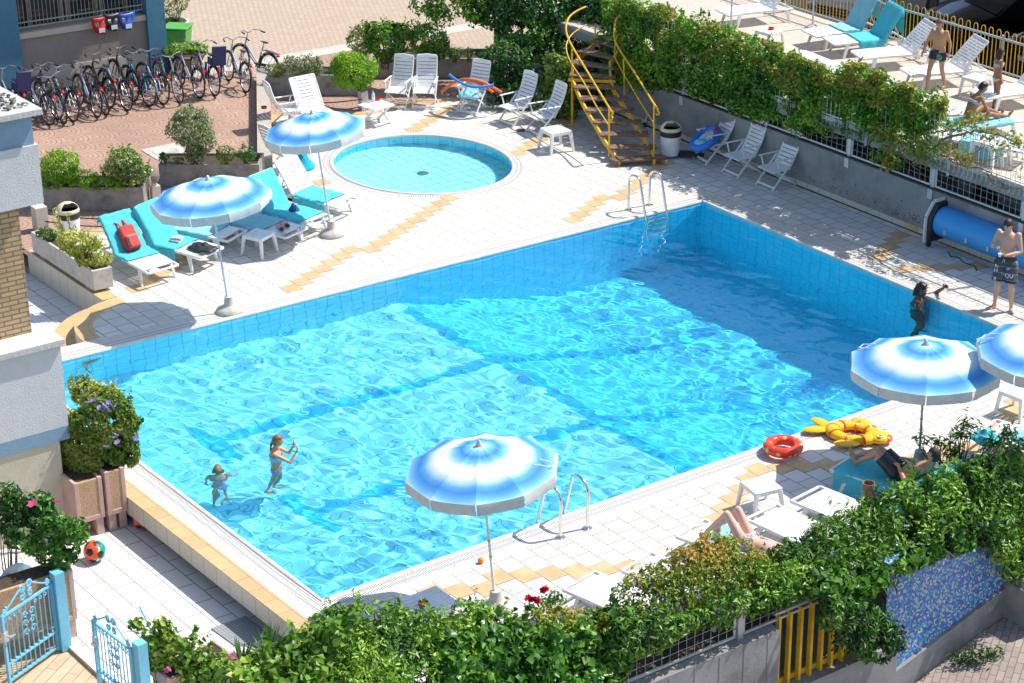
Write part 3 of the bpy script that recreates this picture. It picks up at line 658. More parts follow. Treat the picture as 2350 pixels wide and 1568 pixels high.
for side, P_ in (('l', L_), ('r', R_)):
    b = B(); o_ = Vector((0, 0, -.2)); e = (R_[4]-L_[4]); e.z = 0; e.normalize(); e = e*(.10 if side == 'l' else -.10)
    pts = [p+e+Vector((0, 0, -.14)) for p in P_[1:]]; pts[0] = pts[0]+Vector((0,0,0)); nn = (P_[1]-P_[4]); nn.z = 0; nn.normalize()
    base = P_[1]+e+nn*.2; base.z = .02
    al = [base]+pts
    for p, q in zip(al[:-1], al[1:]): b.obox(p, q, .045, .12)
    obj('stringer', b, M['yellow'], t, smooth=False)
    b = B()
    for p in P_[1:]: c = p+e; b.obox(c+Vector((0, 0, -.16)), c+Vector((0, 0, -.04)), .03, .03, up=(1, 0, 0))
    b.obox(base+e*.3, base+e*.3+Vector((0,0,.12)), .2, .05, up=(1,0,0)); obj('tread_brackets', b, M['yellow'], t, smooth=False)
def railpts(P_, pxs, tile='C'):
    out = []
    for (k, x, y) in pxs:                                   # tread index (fractional) gives plan position
        i = max(0, min(9, int(math.floor(k)))); f = k-i; g = P_[i].lerp(P_[i+1], f); X, Y = px(tile, x, y); out.append(wy(X, Y, g.y))
    return out
def catmull(P_, n=6):
    out = []
    for i in range(len(P_)-1):
        p0, p1, p2, p3 = P_[max(0, i-1)], P_[i], P_[i+1], P_[min(len(P_)-1, i+2)]
        for j in range(n):
            u = j/n; out.append(.5*((2*p1)+(p2-p0)*u+(2*p0-5*p1+4*p2-p3)*u*u+(3*p1-p0-3*p2+p3)*u**3))
    return out+[P_[-1]]
for nm, P_, top, mid, pst in (('left', L_, [(1,835,935),(1,815,925),(1,800,905),(1,838,930),(1,850,905),(1,825,870),(3,745,740),(5,640,565),(7,540,400),(8,490,300),(8.6,475,220),(9.2,500,140),(9.8,560,90),(10.4,635,55)], [(1,815,1000),(3,715,845),(5,620,665),(7,520,510),(8,485,430),(8.8,480,350),(9.6,530,270),(10.4,640,198)], [(1,820,868,820,1250),(7,523,400,525,765),(10.5,710,190,708,310)]),
                          ('right', R_, [(1,1190,905),(1,1178,890),(1,1195,870),(1,1212,890),(1,1205,870),(1,1178,830),(3,1110,720),(5,1010,560),(7,930,440),(8.5,870,330),(9.2,862,250),(9.8,870,180),(10.2,900,130),(10.6,975,118)], [(1,1175,980),(3,1090,850),(5,1000,700),(7,930,580),(8.5,870,460),(9.4,868,380),(10,885,290),(10.5,930,255)], [(1,1180,850,1180,1235),(7,937,470,945,785)])):
    b = B(); b.tube(catmull(railpts(P_, top[3:])), .022, 8); 
    c0 = railpts(P_, top[3:4])[0]; b.tube([c0+Vector((0, -.0, 0)), c0+Vector((.03, -.02, -.03)), c0+Vector((.02, -.02, -.08)), c0+Vector((-.03, -.01, -.08)), c0+Vector((-.035, 0, -.04))], .02, 8); obj('handrail', b, M['yellow'], t)
    b = B(); b.tube(catmull(railpts(P_, mid)), .015, 7); obj('middle_rail', b, M['yellow'], t)
    for (k, x, y, x2, y2) in pst:
        p, q = railpts(P_, [(k, x, y), (k, x2, y2)]); b = B(); b.tube([p, q], .02, 8); obj('rail_post', b, M['yellow'], t)
b = B(); p = WT('C', 525, 1010, 0); b.tube([p, Vector((p.x, p.y, up_at(p, *[px('C', 525, 760)[1]]*1) if False else 1.15))], .03, 8); obj('support_post', b, M['yellow'], t)
# top of stair frame, landing bar
b = B(); b.obox(L_[7]+Vector((0,0,-.1)), R_[7]+Vector((0,0,-.1)), .04, .07); obj('cross_beam', b, M['yellow'], t, smooth=False)
# ---------------- building on the left (foreground) ----------------
M['render'] = pm('white textured render', (.60, .61, .62), .9, var=.04, bump=.5, bs=50)
M['rendb'] = pm('blue grey painted band', (.22, .34, .46), .85, var=.06, bump=.3, bs=50)
M['rendy'] = pm('cream render', (.55, .50, .38), .9, var=.06, bump=.2, bs=30)
M['granite'] = pm('speckled granite', (.55, .54, .52), .5, var=.35, vs=60)
M['frame'] = pm('ivory window frame', (.75, .73, .67), .4, var=.03)
M['ybrick'] = brickmat('yellow facing brick', .25, .075, (.62, .42, .20), (.50, .32, .15), (.22, .19, .16), ms=.012, off=.5, rough=.8, var=.15, bump=.6)
BS, BT = -1.36, 4.53
t = thing('corner_house', 'pale rendered house corner with yellow brick column and granite sills at the left', 'building')
b = B(); dbox(b, BS-6, BT-5, -.5, BS-.16, BT-.02, 1.05); obj('lower_wall', b, M['rendy'], t, smooth=False)
for q in ((1.24, BS, BT, 2.56), (4.78, BS-.02, BT, 5.66)): b = B(); dbox(b, BS-6, BT-5, q[0], q[1], q[2], q[3]); obj('render_band', b, M['render'], t, smooth=False)
for q in ((1.02, BS, BT, 1.237), (5.663, BS-.06, BT-.03, 6.1)): b = B(); dbox(b, BS-6, BT-5, q[0], q[1], q[2], q[3]); obj('blue_band', b, M['rendb'], t, smooth=False)
b = B(); dbox(b, BS-6, BT-.62, 2.563, BS+.05, BT+.06, 2.66); obj('window_sill', b, M['granite'], t, smooth=False, bev=.006)
b = B(); dbox(b, BS-6, BT-5, 6.103, BS+.06, BT+.09, 6.2); obj('roof_ledge', b, M['granite'], t, smooth=False, bev=.01)
cT = BT-.42
b = B(); dbox(b, BS-.70, cT-.5, 2.663, BS-.22, cT, 4.778); obj('brick_column', b, M['ybrick'], t, smooth=False, uv=lambda x, y, z: (ST(Vector((x, y, z)))[0]+ST(Vector((x, y, z)))[1]*1.0, z))
b = B(); dbox(b, BS-.92, cT-.16, 2.663, BS-.703, cT-.02, 4.777); dbox(b, BS-.97, cT-.22, 2.663, BS-.923, cT-.10, 4.777); f_ = obj('window_frame', b, M['frame'], t, smooth=False, bev=.008)
b = B(); dbox(b, BS-6, cT-.2, 2.70, BS-.973, cT-.18, 4.777); obj('window_pane', b, M['glass'], f_, smooth=False)
b = B(); dbox(b, BS-6, cT-.24, 2.663, BS-.923, cT-.08, 2.72); obj('window_track', b, M['frame'], f_, smooth=False)
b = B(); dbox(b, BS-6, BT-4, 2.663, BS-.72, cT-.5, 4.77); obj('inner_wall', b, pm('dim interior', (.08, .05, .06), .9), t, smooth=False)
rg = random.Random(5); b = B(); 
for i in range(150):
    p = D(BS-rg.uniform(.05, 1.6), BT-rg.uniform(.06, .8), 6.21+rg.uniform(0, .04)); r_ = rg.uniform(.02, .05); b.ell(p, (r_, r_*.7, r_*.3), 5, 4, rot=Euler((rg.uniform(-.8, .8), rg.uniform(-.8, .8), rg.uniform(0, 6))).to_matrix())
prop(obj('slate_chips', b, pm('dark roof slate chips', (.12, .12, .10), .6, var=.6, vs=30), t, smooth=False), kind='stuff')
b = B()
for zc in (.0, .28): b.tube([D(BS+.02+.10*math.sin(PI*j/10), BT-1.2+.0*j, 3.05-zc-.13*math.cos(PI*j/10)) for j in range(11)], .018, 7)
# ---------------- blue building behind the bicycles ----------------
M['bwall'] = pm('blue rendered wall', (.07, .20, .30), .85, var=.08, bump=.2, bs=30)
M['taupe'] = pm('taupe wall panel', (.30, .255, .215), .85, var=.05)
M['cream'] = pm('cream ledge', (.55, .49, .40), .8, var=.06)
UT = -13.9; UA, UB = 7.05, 10.35
t = thing('blue_house', 'blue rendered building with barred windows behind the row of bicycles', 'building')
b = B(); dbox(b, 2.5, UT-.2, 0, UA, UT+.12, 4.2); obj('pillar', b, M['bwall'], t, smooth=False)
b = B(); dbox(b, UB, UT-6, 0, UB+.48, UT+.12, 4.2); obj('pillar', b, M['bwall'], t, smooth=False)
b = B(); dbox(b, UA, UT-.3, .55, UB, UT, 1.36); dbox(b, 2.5, UT-6, 1.45, UB, UT-.45, 1.5); obj('wall', b, M['taupe'], t, smooth=False)
b = B(); dbox(b, UA, UT-.3, 0, UB, UT+.02, .548); obj('pale_plinth', b, M['cream'], t, smooth=False)
b = B(); dbox(b, UA, UT-.55, 1.363, UB, UT+.05, 1.5); obj('window_ledge', b, M['cream'], t, smooth=False, bev=.006)
b = B(); dbox(b, 2.5, UT-.62, 1.5, UB, UT-.56, 4.2); obj('window_pane', b, M['glass'], t, smooth=False)
M['oldwood'] = pm('weathered window wood', (.30, .22, .15), .8, var=.35, vs=20)
for x in (7.62, 8.45, 8.6, 9.35, 9.48, 10.15): b = B(); dbox(b, x-.05, UT-.56, 1.5, x+.05, UT-.49, 4.2); obj('window_frame', b, M['oldwood'], t, smooth=False)
b = B()
for i in range(34): x = UA+.03+i*(UB-UA-.06)/33; b.tube([D(x, UT-.06, 1.62), D(x, UT-.06, 3.6)], .008, 5)
for z in (1.62, 1.74, 3.0): b.obox(D(UA, UT-.06, z), D(UB, UT-.06, z), .02, .03)
obj('window_bars', b, pm('grey green bars', (.32, .36, .33), .5, .2), t)
b = B(); dbox(b, 2.5, UT-6.2, 4.2, UB+.6, UT+.5, 4.5); obj('roof', b, M['conc'], t, smooth=False)
# ---------------- outer wall, gate bars, mosaic ----------------
OT = 13.0
t = thing('boundary_wall', 'weathered concrete wall with vertical joints below the hedge and mesh', 'wall')
b = B(); dbox(b, -1, OT, -2.6, 4.58, OT+.22, .05)
for k in range(12): s_ = -.6+k*.45; dbox(b, s_, OT+.22, -2.6, s_+.02, OT+.226, .02)
obj('wall', b, M['concw'], t, smooth=False)
b = B(); dbox(b, 4.62, OT-.2, -2.6, 7.0, OT+.25, -1.0); obj('low_wall', b, M['concw'], t, smooth=False)
t = thing('mesh_fence', 'mesh panel fence on the foreground concrete wall with hedge growing through', 'fence')
for s_ in (-.4, 1.75, 3.95):
    b = B(); dbox(b, s_-.05, OT+.02, -.08, s_+.05, OT+.10, .55); obj('post', b, M['metal'], t, smooth=False)
for a, c in ((-.32, 1.67), (1.84, 3.87), (4.04, 6.2)):
    b = B()
    for p, q in (((a,.1),(c,.1)), ((a,.5),(c,.5)), ((a,.1),(a,.5)), ((c,.1),(c,.5))): b.obox(D(p[0], OT+.06, p[1]), D(q[0], OT+.06, q[1]), .03, .03)
    obj('panel_frame', b, M['wire'], t, smooth=False); b = B()
    for i in range(1, 14): x = a+(c-a)*i/14; b.tube([D(x, OT+.06, .1), D(x, OT+.06, .5)], .0032, 4)
    for z in (.23, .36): b.tube([D(a, OT+.06, z), D(c, OT+.06, z)], .0032, 4)
    obj('wire_mesh', b, M['wire'], t, smooth=False)
t = thing('barred_gate', 'yellow vertical-bar gate between the concrete wall and the mosaic', 'gate')
for i in range(7):
    s_ = 4.66+i*.215; b = B(); dbox(b, s_, OT+.05, -1.02, s_+.045, OT+.12, .16+.0*i); obj('bar', b, M['yellow'], t, smooth=False)
b = B(); dbox(b, 4.62, OT+.01, -.98, 6.9, OT+.048, -.90); obj('bottom_rail', b, M['yellow'], t, smooth=False)
b = B(); dbox(b, 4.62, OT+.02, .17, 6.9, OT+.08, .21); obj('top_rail', b, M['metal'], t, smooth=False)
m, nt, bs = nmat('blue mosaic'); lk = nt.links.new; u = nt.nodes.new('ShaderNodeUVMap')
vm_ = nd(nt, 'ShaderNodeVectorMath', _operation='SCALE'); vm_.inputs['Scale'].default_value = 1/.032; lk(u.outputs[0], vm_.inputs[0])
fl = nd(nt, 'ShaderNodeVectorMath', _operation='FLOOR'); lk(vm_.outputs[0], fl.inputs[0]); wn = nd(nt, 'ShaderNodeTexWhiteNoise', _noise_dimensions='2D'); lk(fl.outputs[0], wn.inputs['Vector'])
cc = ramp(nt, wn.outputs['Value'], [(0, (.02, .12, .50)), (.30, (.04, .19, .57)), (.50, (.07, .33, .60)), (.66, (.12, .45, .60)), (.80, (.62, .58, .50)), (1, (.68, .64, .56))])
cc.node.color_ramp.interpolation = 'CONSTANT'
fr = nd(nt, 'ShaderNodeVectorMath', _operation='FRACTION'); lk(vm_.outputs[0], fr.inputs[0]); sp = nt.nodes.new('ShaderNodeSeparateXYZ'); lk(fr.outputs[0], sp.inputs[0])
g1 = nd(nt, 'ShaderNodeMath', _operation='MINIMUM'); lk(sp.outputs[0], g1.inputs[0]); lk(sp.outputs[1], g1.inputs[1]); g2 = nd(nt, 'ShaderNodeMath', _operation='LESS_THAN'); g2.inputs[1].default_value = .10; lk(g1.outputs[0], g2.inputs[0])
mx = nt.nodes.new('ShaderNodeMixRGB'); lk(g2.outputs[0], mx.inputs[0]); lk(cc, mx.inputs[1]); mx.inputs[2].default_value = (.20, .30, .48, 1); lk(mx.outputs[0], bs.inputs['Base Color']); bs.inputs['Roughness'].default_value = .3
M['mosaic'] = m
t = thing('mosaic_wall', 'wall panel of small blue, turquoise and cream mosaic squares under the hedge', 'wall')
b = B(); b.uv = []
for i in range(9):
    s_ = 6.85+i*(9.75-6.85)/8; z0 = -1.62+(s_-6.85)*.255; p0, p1 = D(s_, OT+.10, z0), D(s_, OT+.10, .25); b.v += [tuple(p0), tuple(p1), tuple(D(s_, OT-.1, .25))]; b.uv += [(s_, z0), (s_, .25), (s_, .45)]
for i in range(8): b.f += [(3*i, 3*i+3, 3*i+4, 3*i+1), (3*i+1, 3*i+4, 3*i+5, 3*i+2)]; b.m += [0, 0]
obj('mosaic', b, M['mosaic'], t, smooth=False)
b = B()
for i in range(8):
    s_ = 6.85+i*.3625; z0 = -1.62+(s_-6.85)*.255; q = [D(s_, OT-.1), D(s_+.3625, OT-.1), D(s_+.3625, OT+.16), D(s_, OT+.16)]
    b.add([(p.x, p.y, -3) for p in q]+[(p.x, p.y, z0+(.0924 if j in (1, 2) else 0)) for j, p in enumerate(q)], [(0,1,2,3),(7,6,5,4),(4,5,1,0),(5,6,2,1),(6,7,3,2),(7,4,0,3)])
obj('plinth', b, M['concw'], t, smooth=False)
t = thing('gate_pillar', 'rough concrete pillar block ending the mosaic wall', 'pillar')
b = B(); dbox(b, 9.48, OT-.1, -2.6, 10.3, OT+.75, -.22-.62); obj('shaft', b, M['conc'], t, smooth=False, bev=.01)
b = B(); dbox(b, 9.5, OT+.752, -1.3, 10.3, OT+.77, -.9); obj('meter_hatch', b, M['concl'], t, smooth=False)
M['pave'] = brickmat('street blocks', .22, .11, (.36, .28, .24), (.42, .35, .30), (.2, .17, .14), ms=.008, off=.5, rough=.9, var=.15, rot=.5)
sheet('street_pavement', [rect(-6, OT+.2, 22, OT+6)], 0, M['pave'], zf=lambda s, t: -1.45+max(-1.1, min(.1, (s-9.2)*.25)))
sheet('hedge_bed', [rect(-.73, 11.9, 17.9, OT-.001)], .006, M['soil'])
# ---------------- loungers ----------------
def lounger_profile(A, n=10, L=.80):
    "list of (x, z) from foot to head along the lying surface"
    p = [(.95-.02, .315), (.90, .335), (.80, .345), (.4, .345), (0, .345), (-.25, .345)]
    return p+[(-.25-L*math.cos(A)*i/n, .345+L*math.sin(A)*i/n+.02*math.sin(PI*i/n)) for i in range(1, n+1)]
def make_lounger(A, style, wheels=False, name='sun_lounger'):
    t = thing(name, 'x', 'sun lounger'); P = M['plastic']
    w = .33
    b = B()
    for y in (-w, w):
        b.obox((.93, y, .315), (.55, y, .325), .045, .05); b.obox((.55, y, .325), (-.25, y, .325), .045, .055); b.obox((-.25, y, .32), (-.80, y, .30), .04, .045)
    b.obox((.93, -w, .315), (.93, w, .315), .05, .04); b.obox((-.80, -w, .30), (-.80, w, .30), .04, .04); b.obox((-.25, -w, .315), (-.25, w, .315), .04, .04)
    obj('frame', b, P, t, bev=.012)
    for x, y in ((.62, -w), (.62, w), (-.62, -w), (-.62, w)):
        b = B(); s_ = 1 if y > 0 else -1; f = .10 if x > 0 else -.08
        b.add([(x-.05, y-.022, .32), (x+.05, y-.022, .32), (x+.05, y+.022, .32), (x-.05, y+.022, .32), (x+f-.025, y+s_*.04-.02, 0), (x+f+.03, y+s_*.04-.02, 0), (x+f+.03, y+s_*.04+.02, 0), (x+f-.025, y+s_*.04+.02, 0)],
              [(0,1,2,3),(7,6,5,4),(0,4,5,1),(1,5,6,2),(2,6,7,3),(3,7,4,0)])
        obj('leg', b, P, t, bev=.008)
    def panel(path, nm):
        b = B(); L = [0]
        for a, c in zip(path[:-1], path[1:]): L.append(L[-1]+math.dist(a, c))
        def at_(l):
            for i in range(len(path)-1):
                if l <= L[i+1] or i == len(path)-2:
                    f = (l-L[i])/(L[i+1]-L[i]); return (path[i][0]+(path[i+1][0]-path[i][0])*f, path[i][1]+(path[i+1][1]-path[i][1])*f)
        tot = L[-1]
        if style == 'slat':
            n = int(tot/.062)
            for i in range(n):
                a, c = at_(tot*(i+.10)/n), at_(tot*(i+.88)/n); b.obox((a[0], 0, a[1]), (c[0], 0, c[1]), w*2-.02, .014)
        else:
            n = int(tot/.075); wi = .15
            for y0, y1 in ((-w+.015, -wi), (wi, w-.015)):
                P_ = [[(at_(tot*i/12)[0], y, at_(tot*i/12)[1]) for y in (y0, y1)] for i in range(13)]
                b.grid(P_); b.grid([[(x, y, z-.02) for x, y, z in r_][::-1] for r_ in P_])
            for i in range(n):
                a, c = at_(tot*(i+.0)/n), at_(tot*(i+.80)/n); b.obox((a[0], 0, a[1]-.003), (c[0], 0, c[1]-.003), wi*2+.01, .016)
        return obj(nm, b, P, t)
    pr = lounger_profile(A)
    panel(pr[2 if style != 'slat' else 0:6], 'seat'); panel(pr[5:], 'backrest')
    b = B()
    for y in (-w+.0, w-.0):
        b.tube([(x, y, z-.005) for x, z in pr[5:]], .02, 6)
    b.tube([(pr[-1][0], -w, pr[-1][1]), (pr[-1][0], w, pr[-1][1])], .02, 6)
    if A > .3: b.obox((pr[-5][0], -.2, pr[-5][1]), (-.72, -.2, .30), .02, .02); b.obox((pr[-5][0], .2, pr[-5][1]), (-.72, .2, .30), .02, .02)
    obj('back_frame', b, P, t)
    if wheels:
        for y in (-w-.04, w+.04):
            b = B(); b.M = Matrix.Translation((-.70, y, .13)) @ Matrix.Rotation(PI/2, 4, 'X')
            b.tube([(.115*math.cos(2*PI*i/18), .115*math.sin(2*PI*i/18), 0) for i in range(18)], .014, 6, closed=True)
            for i in range(6): b.obox((0, 0, 0), (.11*math.cos(PI*i/3), .11*math.sin(PI*i/3), 0), .02, .015)
            obj('wheel', b, P, t)
    return t
LD = {}
def lounger(tile, fx, fy, hx, hy, A, label, group, style='mould', z0=0, wheels=False):
    f = WT(tile, fx, fy, z0+.34) if tile != 'V' else W(fx, fy, z0+.34); h = WT(tile, hx, hy, z0+.34) if tile != 'V' else W(hx, hy, z0+.34)
    k = (round(A, 2), style, wheels)
    if k not in LD: LD[k] = Dup(make_lounger(A, style, wheels))
    a = ang(h, f); loc = Vector((f.x-.90*math.cos(a), f.y-.90*math.sin(a), z0))
    o = LD[k].put(loc, a, label, group); o['_A'] = A; return (loc, a, A)
TOW = {}
def towelmat(n, col): M[n] = pm(n, col, .95, var=.06, vs=7, bump=.6, bs=45, transl=.2)
towelmat('turq towel', (.11, .64, .74)); towelmat('pale towel', (.32, .68, .75)); towelmat('deep towel', (.02, .46, .62)); towelmat('light blue towel', (.10, .42, .66))
def towel(pl, mat, label, a0=0.0, a1=1.0, wd=.86, y0=0, seed=0, over=.25, group='turquoise towels on the loungers', wr=.022, name='towel'):
    loc, rz, A = pl; pr = lounger_profile(A); L = [0]
    pr = pr+[(pr[-1][0]-.03, pr[-1][1]+.005), (pr[-1][0]-.045, pr[-1][1]-over)] if a1 >= 1 and over else pr
    for a, c in zip(pr[:-1], pr[1:]): L.append(L[-1]+math.dist(a, c))
    tot = L[-1]; N = 40; Mw = 22; G_ = []
    for i in range(N+1):
        l = tot*(a0+(a1-a0)*i/N)
        for k in range(len(pr)-1):
            if l <= L[k+1] or k == len(pr)-2: f = (l-L[k])/(L[k+1]-L[k]); x = pr[k][0]+(pr[k+1][0]-pr[k][0])*f; z = pr[k][1]+(pr[k+1][1]-pr[k][1])*f; dx, dz = pr[k+1][0]-pr[k][0], pr[k+1][1]-pr[k][1]; break
        nn = math.hypot(dx, dz); nx, nz = dz/nn, -dx/nn                     # upward normal
        if nz < 0 and abs(nz) > .3: nx, nz = -nx, -nz
        row = []
        for j in range(Mw+1):
            y = y0+wd*(j/Mw-.5)+.02*noise.noise(Vector((l*2.1, seed, j*.05))); ex = max(0, abs(y)-.345); yy = math.copysign(min(abs(y), .345)+.02*min(1, ex*8), y)
            q = noise.noise(Vector((l*5+seed*7, y*7, seed)))*wr+noise.noise(Vector((l*13+seed*3, y*3, 5)))*wr*.6
            ed = .02*noise.noise(Vector((j*.3, seed*3., i//N)))
            row.append((x+nx*(.022+abs(q))+ (ed if i in (0, N) else 0), yy+q*.6*(ex > 0), z+nz*(.022+abs(q))-ex*1.0))
        G_.append(row)
    b = B(); b.grid(G_); o = obj(name, b, M[mat], solid=.012, ang_=80); o.location = loc; o.rotation_euler = (0, 0, rz); return prop(o, label, 'towel', group)
def crumple(name, label, cat, loc, r, mat, seed=0, h=.12, group=None, sq=1.0, rz=0, flat=.35):
    b = B(); n, m = 26, 12; rows = []
    for i in range(m+1):
        f = i/m; row = []
        for k in range(n):
            a = 2*PI*k/n; q = noise.noise(Vector((math.cos(a)*1.6, math.sin(a)*1.6, seed+f*1.2))); q2 = noise.noise(Vector((math.cos(a)*3*f+seed, math.sin(a)*3*f, seed*2.)))
            rr = r*f*(1+.35*q); row.append((rr*math.cos(a), rr*sq*math.sin(a), max(.004, h*(1-f**1.5)*(1+.9*q2)+.02*(f < .98))))
        rows.append(row)
    for i in range(m):
        pass
    b.grid(rows, wrap=True); o = obj(name, b, mat, ang_=60, solid=.01); o.location = loc; o.rotation_euler = (0, 0, rz); return prop(o, label, cat, group)
# ---------------- folding position chairs ----------------
def make_chair():
    t = thing('folding_chair', 'x', 'chair'); P = M['plastic']; w = .235
    b = B(); n = 7
    for i in range(n):
        x0, x1 = -.22+.48*i/n, -.22+.48*(i+.86)/n; zc = lambda x: .43-.03*math.cos((x+.0)*5)-.02*max(0, (x-.15)/.1)
        b.obox((x0, 0, zc(x0)), (x1, 0, zc(x1)), 2*w, .018)
    for y in (-w, w): b.obox((-.24, y, .40), (.24, y, .40), .03, .04)
    obj('seat', b, P, t, bev=.004)
    def bp(f): return (-.23-.30*f-.05*math.sin(PI*f), .42+.70*f)
    b = B(); n = 9
    for i in range(n):
        a, c = bp((i+.06)/n+.0), bp((i+.90)/n); b.obox((a[0], 0, a[1]), (c[0], 0, c[1]), 2*w-.03, .014)
    obj('backrest', b, P, t, bev=.004)
    b = B()
    for y in (-w, w): b.tube([(*bp(f)[:1], y, bp(f)[1]) for f in (0, .25, .5, .75, .97)], .021, 6)
    b.tube([(bp(.985)[0], -w, bp(.985)[1]), (bp(1.0)[0], 0, bp(1.0)[1]+.012), (bp(.985)[0], w, bp(.985)[1])], .021, 6)
    obj('back_frame', b, P, t)
    for y in (-w-.03, w+.03):
        b = B(); b.obox((-.35, y, .64), (.20, y, .645), .05, .024); obj('armrest', b, P, t, bev=.01)
        b = B(); b.obox((.14, y, .635), (.08, y, .42), .028, .02, up=(0, 1, 0)); obj('arm_strut', b, P, t, bev=.004)
        b = B(); b.obox((-.30, y, .60), (.27, y, .0), .045, .022, up=(0, 1, 0)); obj('leg', b, P, t, bev=.006)
        b = B(); b.obox((.16, y*.9, .41), (-.42, y*.9, .0), .04, .022, up=(0, 1, 0)); obj('leg', b, P, t, bev=.006)
    b = B(); b.obox((.22, -w-.02, .06), (.22, w+.02, .06), .02, .05); obj('cross_bar', b, P, t, bev=.004)
    b = B(); b.obox((-.36, -w, .05), (-.36, w, .05), .02, .045); obj('cross_bar', b, P, t, bev=.004)
    return t
CH = Dup(make_chair())
def chair(tile, x1, y1, x2, y2, label, group='white folding chairs around the pool'):
    p, q = WT(tile, x1, y1), WT(tile, x2, y2); d = (q-p).normalized(); fwd = Vector((d.y, -d.x, 0)); c = (p+q)/2-fwd*.25
    a = math.atan2(fwd.y, fwd.x); return CH.put((c.x, c.y, 0), a, label, group), c, a, fwd
GC = 'white folding chairs around the pool'
chair('B', 935, 870, 1115, 885, 'white folding chair right of the round topiary bush')
chair('B', 1172, 878, 1340, 882, 'white folding chair second from the topiary, facing the wading pool')
c4 = chair('B', 1515, 905, 1680, 932, 'white folding chair holding pool noodles and a crumpled towel')
chair('B', 1850, 980, 1980, 1028, 'white folding chair in front of the white flower pot')
chair('B', 2080, 1052, 2168, 1102, 'white folding chair nearest the small round drain by the stair')
c7 = chair('C', 1497, 1265, 1600, 1322, 'white folding chair under the blue inflatable boat')
chair('C', 1728, 1378, 1850, 1432, 'middle white folding chair of three along the concrete wall')
chair('C', 2003, 1480, 2130, 1532, 'white folding chair farthest from the stair along the concrete wall')
CH.put(WT('B', 190, 1010), SDIR-.15, 'white folding chair seen side-on behind the farther left parasol', GC)
CH.put(W(660, 392), SDIR+.1, 'white folding chair with red bag, under the parasol beside the wading pool', GC)
# ---------------- tables ----------------
def make_stool(w=.46, h=.42):
    t = thing('side_table', 'x', 'table'); P = M['plastic']; b = B(); a = w/2
    for x0, x1 in ((-a, -.07), (.07, a)): b.box(x0, -a, h-.025, x1, a, h)
    for y0, y1 in ((-a, -.10), (-.085, -.01), (.01, .085), (.10, a)): b.box(-.07, y0, h-.025, .07, y1, h)
    for s_ in (-1, 1): b.obox((-a, s_*(a-.01), h-.045), (a, s_*(a-.01), h-.045), .02, .05); b.obox((s_*(a-.01), -a, h-.045), (s_*(a-.01), a, h-.045), .02, .05)
    obj('tabletop', b, P, t, bev=.006)
    for sx in (-1, 1):
        for sy in (-1, 1):
            b = B(); q = a-.03; r_ = a+.02; e = .032; f = .022
            b.add([(sx*q-e, sy*q-e, h-.03), (sx*q+e, sy*q-e, h-.03), (sx*q+e, sy*q+e, h-.03), (sx*q-e, sy*q+e, h-.03), (sx*r_-f, sy*r_-f, 0), (sx*r_+f, sy*r_-f, 0), (sx*r_+f, sy*r_+f, 0), (sx*r_-f, sy*r_+f, 0)],
                  [(0,1,2,3),(7,6,5,4),(0,4,5,1),(1,5,6,2),(2,6,7,3),(3,7,4,0)]); obj('leg', b, P, t, bev=.006)
    return t
TB = Dup(make_stool()); GT = 'white plastic side tables'
def stool(tile, x, y, label, z0=0, rz=None, sc_=1.0):
    p = WT(tile, x, y, z0+.42*sc_); TB.put((p.x, p.y, z0), SDIR+.12 if rz is None else rz, label, GT, sc_); return p
stool('E', 2070, 590, 'white plastic side table between the two flat left loungers', rz=SDIR+.45)
stool('E', 1040, 620, 'white plastic side table with pink foam ring beside the red backpack')
stool('C', 395, 1035, 'white plastic side table beside the foot of the yellow stair', rz=SDIR-.1, sc_=1.15)
tn = stool('G', 245, 1105, 'white plastic side table near the loungers in front of the hedge', rz=SDIR-.15)
stool('D', 310, 243, 'white side table with a red ashtray on the terrace', TZ)
stool('D', 1975, 615, 'white side table between two slatted terrace loungers', TZ)
stool('D', 2085, 1125, 'large white side table by the terrace railing and red bag', TZ, sc_=1.15)
stool('G', 2310, 355, 'white side table at the right edge of the near deck')
def make_slat_table():
    t = thing('slatted_table', 'x', 'table'); P = M['plastic']; b = B()
    for i in range(7): y = -.32+.64*(i+.5)/7; b.box(-.30, y-.038, .44, .30, y+.038, .46)
    b.box(-.30, -.32, .415, -.26, .32, .439); b.box(.26, -.32, .415, .30, .32, .439); obj('tabletop', b, P, t, bev=.004)
    for s_ in (-1, 1):
        b = B(); b.obox((-.24*s_*0-.22, s_*.26, .42), (.24, s_*.26, .0), .05, .025, up=(0, 1, 0)); obj('leg', b, P, t)
        b = B(); b.obox((.22, s_*.22, .42), (-.24, s_*.22, .0), .05, .025, up=(0, 1, 0)); obj('leg', b, P, t)
    for x in (-.24, .24): b = B(); b.box(x-.02, -.28, .04, x+.02, .28, .08); obj('cross_bar', b, P, t)
    return t
ST_ = Dup(make_slat_table()); p = WT('B', 875, 840, .45); ST_.put((p.x, p.y, 0), SDIR+1.75, 'white slatted folding table with a water bottle and red ashtray', 'slatted tables')
q_ = WT('K', 1530, 920, .45); ST_.put((q_.x, q_.y, 0), SDIR+.05, 'slatted table in the shade behind the hedge, with a red ashtray', 'slatted tables')
